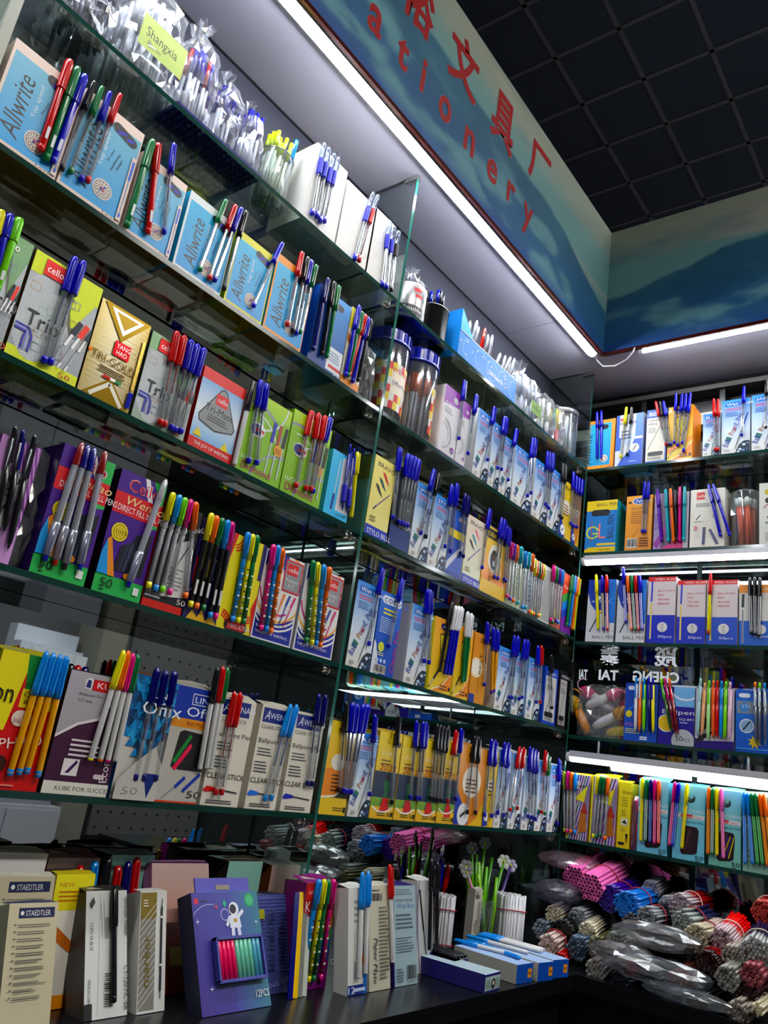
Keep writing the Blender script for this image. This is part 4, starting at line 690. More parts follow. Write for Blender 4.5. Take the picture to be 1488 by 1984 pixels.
BOXES = [
 ('B1', 'B', 0.2843, 0.3886, 0.1596, 'all:#e9d6cc', 'first sky-blue carton of second shelf', 'sky-blue pen carton with handle hole and pale border, first from left on second shelf', '#e6d8d0', 0.105, 0.004, {'bottom': '#b08450'}),
 ('B2', 'B', 0.3904, 0.4943, 0.1699, 'all:#e9d6cc', 'second sky-blue carton of second shelf', 'sky-blue pen carton with handle hole and pale border, second from left on second shelf', '#e6d8d0', 0.105, 0.004, {'bottom': '#b08450'}),
 ('B3', 'B', 0.4986, 0.5869, 0.1442, 'all:#e9d6cc', 'third sky-blue carton of second shelf', 'sky-blue pen carton with handle hole and pale border, third from left on second shelf', '#e6d8d0', 0.105, 0.004, {'bottom': '#b08450'}),
 ('B4', 'B', 0.5945, 0.6951, 0.1431, 'all2:#dfe6e8', 'fourth sky-blue carton of second shelf', 'bright sky-blue pen carton with handle hole, fourth from left on second shelf', '#3aa6d8', 0.105, 0.004, {'bottom': '#b08450'}),
 ('B5', 'B', 0.703, 0.7918, 0.1423, 'all2:#d8d23a', 'yellow-edged blue carton of second shelf', 'sky-blue pen carton with yellow border on second shelf', '#d8d23a', 0.105, 0.004, {'bottom': '#c8b028'}),
 ('B6', 'B', 0.7953, 0.894, 0.1569, 'all2:#e0954a', 'orange-edged blue carton of second shelf', 'sky-blue pen carton with orange border on second shelf', '#3a9fd4', 0.105, 0.004, {'bottom': '#b07840'}),
 ('B7', 'B', 0.9118, 1.0056, 0.1645, 'blue50', 'deep blue carton of second shelf', 'deep blue pen carton with white label patch on second shelf', '#1d4f9e', 0.105, 0.004, {'bottom': '#274a78'}),
 ('B8', 'B', 1.0083, 1.0656, 0.1701, 'yelnew', 'narrow yellow-topped carton of second shelf', 'narrow white and orange carton with yellow top, last in left bay second shelf', '#e0dcc0', 0.105, 0.004, {}),
 ('A1', 'A', 0.8325, 0.9261, 0.1755, 'plainw', 'first plain white carton of top shelf', 'plain white carton with bare front, first of three on top shelf', '#d9d6d2', 0.1, 0.004, {}),
 ('A2', 'A', 0.9298, 1.0297, 0.1608, 'scribble', 'scribbled white carton of top shelf', 'plain white carton with pencil scribbles on top shelf', '#d9d6d2', 0.1, 0.004, {}),
 ('A3', 'A', 1.0238, 1.0899, 0.1627, 'scribble', 'last white carton of top shelf', 'narrow plain white carton beside the glass divider on top shelf', '#d9d6d2', 0.1, 0.004, {}),
 ('C0', 'C', 0.3391, 0.3907, 0.1611, 'trio:g', 'silver carton at far left end of third shelf', 'silver glittery pen carton at far left end of third shelf', '#9fae9a', 0.085, 0.004, {'bottom': '#5a6a62'}),
 ('C1', 'C', 0.3945, 0.4999, 0.1593, 'trio:y', 'yellow-topped silver carton of third shelf', 'silver pen carton with yellow-green top and torn lid on third shelf', '#5a4a2a', 0.085, 0.004, {'bottom': '#b8c21a'}),
 ('C2', 'C', 0.5021, 0.5886, 0.148, 'gold', 'gold carton of third shelf', 'shiny gold foil carton with triangle motif on third shelf', '#3a2c14', 0.085, 0.004, {'bottom': '#7a847c'}),
 ('C3', 'C', 0.5929, 0.692, 0.145, 'trio:g2', 'green-topped silver carton of third shelf', 'silver glittery pen carton with green top on third shelf', '#3c4a34', 0.085, 0.004, {}),
 ('C4', 'C', 0.699, 0.7913, 0.1403, 'trimate', 'red-topped carton with grey triangle', 'blue and white carton with red lid and grey triangle on third shelf', '#c62a2e', 0.085, 0.004, {'bottom': '#c02428'}),
 ('C5', 'C', 0.8021, 0.9061, 0.1496, 'diamond', 'first lime-green carton of third shelf', 'lime-green pen carton with grey swoosh, first of two on third shelf', '#d4d8d0', 0.085, 0.004, {'bottom': '#9aa8a0'}),
 ('C6', 'C', 0.9088, 1.0144, 0.1604, 'diamond', 'second lime-green carton of third shelf', 'lime-green pen carton with grey swoosh, second of two on third shelf', '#7fae28', 0.085, 0.004, {}),
 ('C7', 'C', 1.0258, 1.0962, 0.13, 'ltblue', 'narrow pale-blue carton of third shelf', 'narrow pale-blue and white carton at end of left bay third shelf', '#5cb8e0', 0.085, 0.004, {}),
 ('C9', 'C', 1.1507, 1.2241, 0.1704, 'bravo', 'pale-yellow carton beside divider on third shelf', 'pale-yellow carton with red and black feathers beside the glass divider', '#b3b04a', 0.1, 0.004, {'sideart': 'bravo'}),
 ('C10', 'C', 1.2289, 1.302, 0.178, 'darkblue', 'black carton with blue stripes on third shelf', 'black pen carton with blue striped base, corner bay third shelf', '#16202c', 0.085, 0.004, {}),
 ('C11', 'C', 1.3039, 1.3714, 0.1693, 'bpp:JAMBO', 'first blue-white carton of corner bay third shelf', 'blue-white ball pen carton, first in corner bay third shelf', '#e2e4e8', 0.085, 0.004, {}),
 ('C12', 'C', 1.3747, 1.4425, 0.1678, 'bpp:STYLO', 'second blue-white carton of corner bay third shelf', 'blue-white ball pen carton, second in corner bay third shelf', '#e2e4e8', 0.085, 0.004, {}),
 ('C13', 'C', 1.4465, 1.5136, 0.1573, 'baba', 'blue and yellow carton of corner bay third shelf', 'dark-blue and yellow carton in corner bay third shelf', '#c8ccd0', 0.085, 0.004, {}),
 ('C14', 'C', 1.5166, 1.5961, 0.1664, 'bravo2', 'pinkish-white feather carton of corner bay third shelf', 'pinkish-white carton with pink, teal and black feathers in corner bay third shelf', '#d8d4a0', 0.085, 0.004, {}),
 ('C15', 'C', 1.6, 1.7229, 0.1697, 'oba', 'yellow portrait carton of corner bay third shelf', 'yellow and orange carton with oval portrait in corner bay third shelf', '#d8b81c', 0.085, 0.004, {}),
 ('C16', 'C', 1.725, 1.816, 0.158, 'grn', 'pale green slim carton of corner bay third shelf', 'pale green carton behind pastel fineliners in corner bay third shelf', '#b8c8a8', 0.03, 0.004, {}),
 ('C17', 'C', 1.8191, 1.8721, 0.1588, 'plainb', 'pale blue slim carton of corner bay third shelf', 'pale blue carton behind blue fineliners in corner bay third shelf', '#b8c8d8', 0.03, 0.004, {}),
 ('C18', 'C', 1.8761, 1.9725, 0.1543, 'grayf', 'grey framed carton of corner bay third shelf', 'grey carton with white frame in corner bay third shelf', '#a8a8a4', 0.04, 0.004, {}),
 ('C19', 'C', 1.9759, 2.0404, 0.1517, 'pinkb', 'narrow pink carton of corner bay third shelf', 'narrow pinkish carton near the corner on third shelf', '#b89890', 0.03, 0.004, {}),
 ('C20', 'C', 2.043, 2.1086, 0.1711, 'rainbow', 'rainbow carton at corner of third shelf', 'orange, blue and purple rainbow carton at corner end of third shelf', '#8a3a8a', 0.04, 0.004, {}),
 ('D0', 'D', 0.4253, 0.4811, 0.1601, 'lilac', 'lilac carton at far left end of fourth shelf', 'lilac carton with striped corner at far left end of fourth shelf', '#7a4a8a', 0.075, 0.004, {}),
 ('D2', 'D', 0.5084, 0.5909, 0.1825, 'ceilo', 'first purple carton of fourth shelf', 'purple pen carton with red band and green corner, first of two on fourth shelf', '#3f1f78', 0.075, 0.004, {}),
 ('D3', 'D', 0.6019, 0.6837, 0.1819, 'ceilo', 'second purple carton of fourth shelf', 'purple pen carton with window and gold seal, second of two on fourth shelf', '#141018', 0.075, 0.004, {}),
 ('D4', 'D', 0.6862, 0.7605, 0.1658, 'blackfine', 'black and white carton of fourth shelf', 'black and white fineliner carton with red base on fourth shelf', '#b02a2a', 0.075, 0.004, {}),
 ('D5', 'D', 0.7626, 0.8318, 0.1623, 'bolt', 'dark-blue lightning carton of fourth shelf', 'dark-blue carton with yellow lightning on fourth shelf', '#1a1a3a', 0.075, 0.004, {}),
 ('D6', 'D', 0.8312, 0.9072, 0.1577, 'fox', 'yellow and red carton of fourth shelf', 'yellow carton with red swirls and black cutout on fourth shelf', '#d8cc20', 0.075, 0.004, {}),
 ('D7', 'D', 0.908, 1.0051, 0.155, 'joy', 'first white carton with coloured swirls', 'white carton with coloured swirls and blue base, first of two on fourth shelf', '#1a2c7a', 0.075, 0.004, {}),
 ('D8', 'D', 1.0118, 1.1172, 0.158, 'joy', 'second white carton with coloured swirls', 'white carton with coloured swirls and blue base, second of two on fourth shelf', '#dcdcdc', 0.075, 0.004, {}),
 ('D9', 'D', 1.1578, 1.2314, 0.1678, 'bpp:Wen xuan', 'first blue-white carton of corner bay fourth shelf', 'blue-white ball pen carton beside the divider on fourth shelf', '#3a4448', 0.075, 0.004, {}),
 ('D10', 'D', 1.2342, 1.3105, 0.1664, 'corona', 'royal-blue text carton of corner bay fourth shelf', 'royal-blue carton with white text and barcode on fourth shelf', '#1c4fae', 0.075, 0.004, {}),
 ('D11', 'D', 1.3457, 1.4236, 0.1672, 'bpp:Wen xuan', 'second blue-white carton of corner bay fourth shelf', 'blue-white ball pen carton beside the royal-blue carton on fourth shelf', '#e6e4e0', 0.075, 0.004, {}),
 ('D12', 'D', 1.4349, 1.5264, 0.1607, 'abc:y', 'shield carton of corner bay fourth shelf', 'orange-yellow carton with shield emblem, black and blue pens on fourth shelf', '#d8d02a', 0.075, 0.004, {}),
 ('D13', 'D', 1.531, 1.5988, 0.1626, 'abc:g', 'lime shield carton of corner bay fourth shelf', 'orange-yellow carton with shield emblem and green pens on fourth shelf', '#d8d02a', 0.075, 0.004, {}),
 ('D14', 'D', 1.6037, 1.673, 0.1631, 'bek', 'amber carton of corner bay fourth shelf', 'amber carton with white glow in corner bay fourth shelf', '#c88420', 0.075, 0.004, {}),
 ('D15', 'D', 1.7225, 1.7987, 0.1542, 'bpp:classe', 'third blue-white carton of corner bay fourth shelf', 'blue-white ball pen carton with black heading on fourth shelf', '#e6e4e0', 0.075, 0.004, {}),
 ('D16', 'D', 1.808, 1.8696, 0.1563, 'bpp:C.', 'fourth blue-white carton of corner bay fourth shelf', 'narrow blue-white ball pen carton, fourth such in corner bay fourth shelf', '#9ab8d8', 0.075, 0.004, {}),
 ('D17', 'D', 1.8816, 1.957, 0.157, 'bpp:AWA', 'fifth blue-white carton of corner bay fourth shelf', 'blue-white ball pen carton holding a blue and a red pen on fourth shelf', '#9ab8d8', 0.075, 0.004, {}),
 ('D18', 'D', 1.9755, 2.0561, 0.1519, 'wen2:#1d49a8', 'blue-edged white carton at corner fourth shelf', 'white carton with blue edges near the corner on fourth shelf', '#1a4aa8', 0.075, 0.004, {}),
 ('D19', 'D', 2.0673, 2.1651, 0.1575, 'wen2:#15161a', 'black-edged white carton at corner fourth shelf', 'white carton with black edges at the corner on fourth shelf', '#15161a', 0.075, 0.004, {}),
 ('E0', 'E', 0.5059, 0.6003, 0.1657, 'philos', 'red, green and yellow carton of fifth shelf', 'red carton with yellow and green top at far left end of fifth shelf', '#b8b010', 0.06, 0.004, {}),
 ('E1', 'E', 0.6052, 0.7045, 0.1581, 'kube', 'maroon carton of fifth shelf', 'grey and maroon carton with torn edge motif on fifth shelf', '#2a1420', 0.06, 0.004, {}),
 ('E2', 'E', 0.7096, 0.7816, 0.1688, 'geo', 'blue triangle-patterned carton of fifth shelf', 'white carton with blue triangle pattern on fifth shelf', '#1f5f9a', 0.06, 0.004, {}),
 ('E3', 'E', 0.7863, 0.8657, 0.1683, 'linc', 'blue and grey window carton of fifth shelf', 'blue and grey carton with window showing coloured pens on fifth shelf', '#b9b6ae', 0.06, 0.004, {}),
 ('E4', 'E', 0.8727, 0.9525, 0.1659, 'wenao:r', 'first cream carton of fifth shelf', 'cream carton with blue heading and red pens on fifth shelf', '#d6d2c4', 0.06, 0.004, {}),
 ('E5', 'E', 0.9667, 1.0391, 0.1663, 'wenao:b', 'second cream carton of fifth shelf', 'cream carton with blue heading and light-blue pens on fifth shelf', '#d6d2c4', 0.06, 0.004, {'sideart': 'penside'}),
 ('E6', 'E', 1.0496, 1.1272, 0.1667, 'wenao:c', 'third cream carton of fifth shelf', 'cream carton with blue heading beside the divider on fifth shelf', '#d6d2c4', 0.06, 0.004, {}),
 ('E7', 'E', 1.1477, 1.2233, 0.1647, 'mayta', 'yellow-orange carton beside divider on fifth shelf', 'yellow and orange carton with white oval beside the divider on fifth shelf', '#2a2c10', 0.06, 0.004, {}),
 ('E8', 'E', 1.2299, 1.293, 0.1535, 'bpp:A.B.C', 'first blue-white carton of corner bay fifth shelf', 'blue-white ball pen carton between yellow cartons on fifth shelf', '#c8c8a0', 0.06, 0.004, {}),
 ('E9', 'E', 1.2958, 1.3719, 0.1632, 'soccer:0', 'first football carton of corner bay fifth shelf', 'yellow carton with footballer picture, first of four on fifth shelf', '#c8a818', 0.06, 0.004, {}),
 ('E10', 'E', 1.3748, 1.4487, 0.1623, 'soccer:1', 'second football carton of corner bay fifth shelf', 'yellow carton with footballer picture, second of four on fifth shelf', '#c8a818', 0.06, 0.004, {}),
 ('E11', 'E', 1.4518, 1.5264, 0.1642, 'soccer:2', 'third football carton of corner bay fifth shelf', 'yellow carton with footballer picture, third of four on fifth shelf', '#c8a818', 0.06, 0.004, {}),
 ('E12', 'E', 1.5298, 1.5976, 0.169, 'soccer:3', 'fourth football carton of corner bay fifth shelf', 'yellow carton with footballer picture, fourth of four on fifth shelf', '#c8a818', 0.06, 0.004, {}),
 ('E13', 'E', 1.5979, 1.7205, 0.1702, 'bic:o', 'orange and blue carton of corner bay fifth shelf', 'orange carton with blue base and white circle on fifth shelf', '#c8862a', 0.06, 0.004, {}),
 ('E14', 'E', 1.7228, 1.7707, 0.169, 'bic:y', 'narrow yellow carton of corner bay fifth shelf', 'narrow yellow carton with blue base on fifth shelf', '#c8a82a', 0.06, 0.004, {}),
 ('E15', 'E', 1.7731, 1.8356, 0.1781, 'bpp:A.B.', 'second blue-white carton of corner bay fifth shelf', 'blue-white ball pen carton, second of six in corner bay fifth shelf', '#c8d0dc', 0.06, 0.004, {}),
 ('E16', 'E', 1.8433, 1.904, 0.177, 'bpp:Wen', 'third blue-white carton of corner bay fifth shelf', 'blue-white ball pen carton, third of six in corner bay fifth shelf', '#c8d0dc', 0.06, 0.004, {}),
 ('E17', 'E', 1.9121, 1.9759, 0.1742, 'bpp:A.', 'fourth blue-white carton of corner bay fifth shelf', 'blue-white ball pen carton, fourth of six in corner bay fifth shelf', '#c8d0dc', 0.06, 0.004, {}),
 ('E18', 'E', 1.9845, 2.0459, 0.1723, 'bpp:A.', 'fifth blue-white carton of corner bay fifth shelf', 'blue-white ball pen carton, fifth of six in corner bay fifth shelf', '#c8d0dc', 0.06, 0.004, {}),
 ('E19', 'E', 2.0549, 2.1352, 0.1694, 'bpp:A.B.C', 'sixth blue-white carton of corner bay fifth shelf', 'blue-white ball pen carton, sixth of six in corner bay fifth shelf', '#c8d0dc', 0.06, 0.004, {}),
 ('R1a', '1', 0.0007, 0.0832, 0.1639, 'allR', "orange-edged sky-blue carton, right wall's top shelf", "sky-blue carton with orange border on right wall's top shelf", '#d88a3a', 0.06, 0.004, {}),
 ('R1b', '1', 0.0867, 0.1707, 0.1697, 'check', "blue-white chequered carton, right wall's top shelf", "blue and white chequered carton on right wall's top shelf", '#c4ccd8', 0.06, 0.004, {}),
 ('R1c', '1', 0.1807, 0.2417, 0.1722, 'bens', "cream and blue carton, right wall's top shelf", "cream carton with blue top and oval hole on right wall's top shelf", '#1a4a9a', 0.06, 0.004, {}),
 ('R1d', '1', 0.2445, 0.3163, 0.1708, 'abc:r', "yellow and orange carton, right wall's top shelf", "yellow carton with orange side on right wall's top shelf", '#e08a30', 0.075, 0.004, {}),
 ('R1e', '1', 0.3445, 0.3924, 0.1314, 'bpp:B.C.', "small blue-white carton, right wall's top shelf", "small blue-white ball pen carton with red pens on right wall's top shelf", '#c8ccd0', 0.06, 0.004, {}),
 ('R1f', '1', 0.3953, 0.4708, 0.1649, 'bpp:Wen Xuan', "larger blue-white carton, right wall's top shelf", "larger pale-blue ball pen carton on right wall's top shelf", '#c8ccd0', 0.06, 0.004, {}),
 ('R1g', '1', 0.4739, 0.5445, 0.1682, 'bpp:JAMBO', "blue-white carton at frame edge, right wall's top shelf", "pale-blue ball pen carton furthest along right wall's top shelf", '#c8ccd0', 0.06, 0.004, {}),
 ('R2a', '2', 0.0091, 0.1049, 0.1621, 'gl', "blue and yellow carton, right wall's second shelf", "blue carton with yellow top and oval hole on right wall's second shelf", '#2aa0c0', 0.075, 0.004, {}),
 ('R2b', '2', 0.1322, 0.2095, 0.167, 'nad', "mustard carton with barcode, right wall's second shelf", "mustard-orange carton with blue oval and barcode on right wall's second shelf", '#d89a3a', 0.06, 0.004, {}),
 ('R2c', '2', 0.2154, 0.3122, 0.1674, 'purp', "purple and white carton, right wall's second shelf", "purple and white carton with coloured pens on right wall's second shelf", '#8a6a9a', 0.06, 0.004, {}),
 ('R2d', '2', 0.3159, 0.4079, 0.1689, 'cellow', "white carton with red square, right wall's second shelf", "white carton with red square and two blue pens on right wall's second shelf", '#c4c0b8', 0.06, 0.004, {}),
 ('R2f', '2', 0.4939, 0.5656, 0.1706, 'sf', "white carton with oval hole, right wall's second shelf", "white carton with black oval hole on right wall's second shelf", '#b8b8b0', 0.06, 0.004, {}),
 ('R3a', '3', 0.0313, 0.1152, 0.1822, 'award', "first blue-white arc carton, right wall's third shelf", "white carton with blue arc, first of two on right wall's third shelf", '#a8b4c0', 0.06, 0.004, {}),
 ('R3b', '3', 0.121, 0.2034, 0.1779, 'award', "second blue-white arc carton, right wall's third shelf", "white carton with blue arc, second of two on right wall's third shelf", '#a8b4c0', 0.06, 0.004, {}),
 ('R3c', '3', 0.2073, 0.2843, 0.1852, 'wx:#2237a8', "first red-topped carton, right wall's third shelf", "white carton with red top and blue base, first of three on right wall's third shelf", '#c8c0c0', 0.06, 0.004, {}),
 ('R3d', '3', 0.2881, 0.3631, 0.1736, 'wx:#1f3aa8', "second red-topped carton, right wall's third shelf", "white carton with red top and blue base, second of three on right wall's third shelf", '#c8c0c0', 0.06, 0.004, {}),
 ('R3e', '3', 0.3653, 0.4429, 0.1724, 'wx:#2a4fae', "third red-topped carton, right wall's third shelf", "white carton with red top and blue base, third of three on right wall's third shelf", '#c8c0c0', 0.06, 0.004, {}),
 ('R3f', '3', 0.446, 0.521, 0.1582, 'wxo', "orange-topped carton, right wall's third shelf", "white carton with orange top and blue base on right wall's third shelf", '#c8c0c0', 0.06, 0.004, {}),
 ('R4b', '4', 0.1579, 0.2468, 0.1511, 'sq', "blue carton with yellow dots, right wall's fourth shelf", "royal-blue carton with swoosh on right wall's fourth shelf", '#1a4aa0', 0.06, 0.004, {}),
 ('R4c', '4', 0.2498, 0.3415, 0.1476, 'ballpen', "purple and pale-blue carton, right wall's fourth shelf", "purple and pale-blue carton with grey circle on right wall's fourth shelf", '#c0c4d0', 0.06, 0.004, {}),
 ('R4d', '4', 0.3436, 0.4374, 0.1479, 'whpurp', "white and purple carton, right wall's fourth shelf", 'white carton with purple base behind eight retractable pens, right wall fourth shelf', '#b8b4c0', 0.06, 0.004, {}),
 ('R4e', '4', 0.4404, 0.5266, 0.1486, 'spark', "bright blue carton, right wall's fourth shelf", "bright blue carton with yellow burst on right wall's fourth shelf", '#1a4aa0', 0.06, 0.004, {}),
 ('R5a', '5', 0.0147, 0.0753, 0.1648, 'obam', "first striped carton, right wall's bottom shelf", "purple-striped yellow carton nearest the corner on right wall's bottom shelf", '#c8b020', 0.05, 0.004, {}),
 ('R5b', '5', 0.0793, 0.1511, 0.1667, 'obam', "second striped carton, right wall's bottom shelf", "purple-striped yellow carton, second on right wall's bottom shelf", '#c8b020', 0.05, 0.004, {}),
 ('R5c', '5', 0.1533, 0.1875, 0.1608, 'obamy', "plain yellow carton, right wall's bottom shelf", "narrow bright yellow carton with small print on right wall's bottom shelf", '#c8b420', 0.06, 0.004, {}),
 ('R5e', '5', 0.2071, 0.2835, 0.1748, 'teal', "first pale-teal carton, right wall's bottom shelf", "pale-teal carton, first of three on right wall's bottom shelf", '#5aa0b0', 0.06, 0.004, {}),
 ('R5f', '5', 0.2957, 0.3728, 0.1728, 'teal', "second pale-teal carton, right wall's bottom shelf", "pale-teal carton with window, second of three on right wall's bottom shelf", '#5aa0b0', 0.06, 0.004, {}),
 ('R5g', '5', 0.3817, 0.4557, 0.1731, 'tealm', "mint carton, right wall's bottom shelf", "mint-green carton with window, third of three on right wall's bottom shelf", '#6aa898', 0.06, 0.004, {}),
 ('R5h', '5', 0.4588, 0.5316, 0.17, 'mintc', "pale mint carton, right wall's bottom shelf", "pale mint carton behind striped pens at end of right wall's bottom shelf", '#8ab0a0', 0.06, 0.004, {}),
]
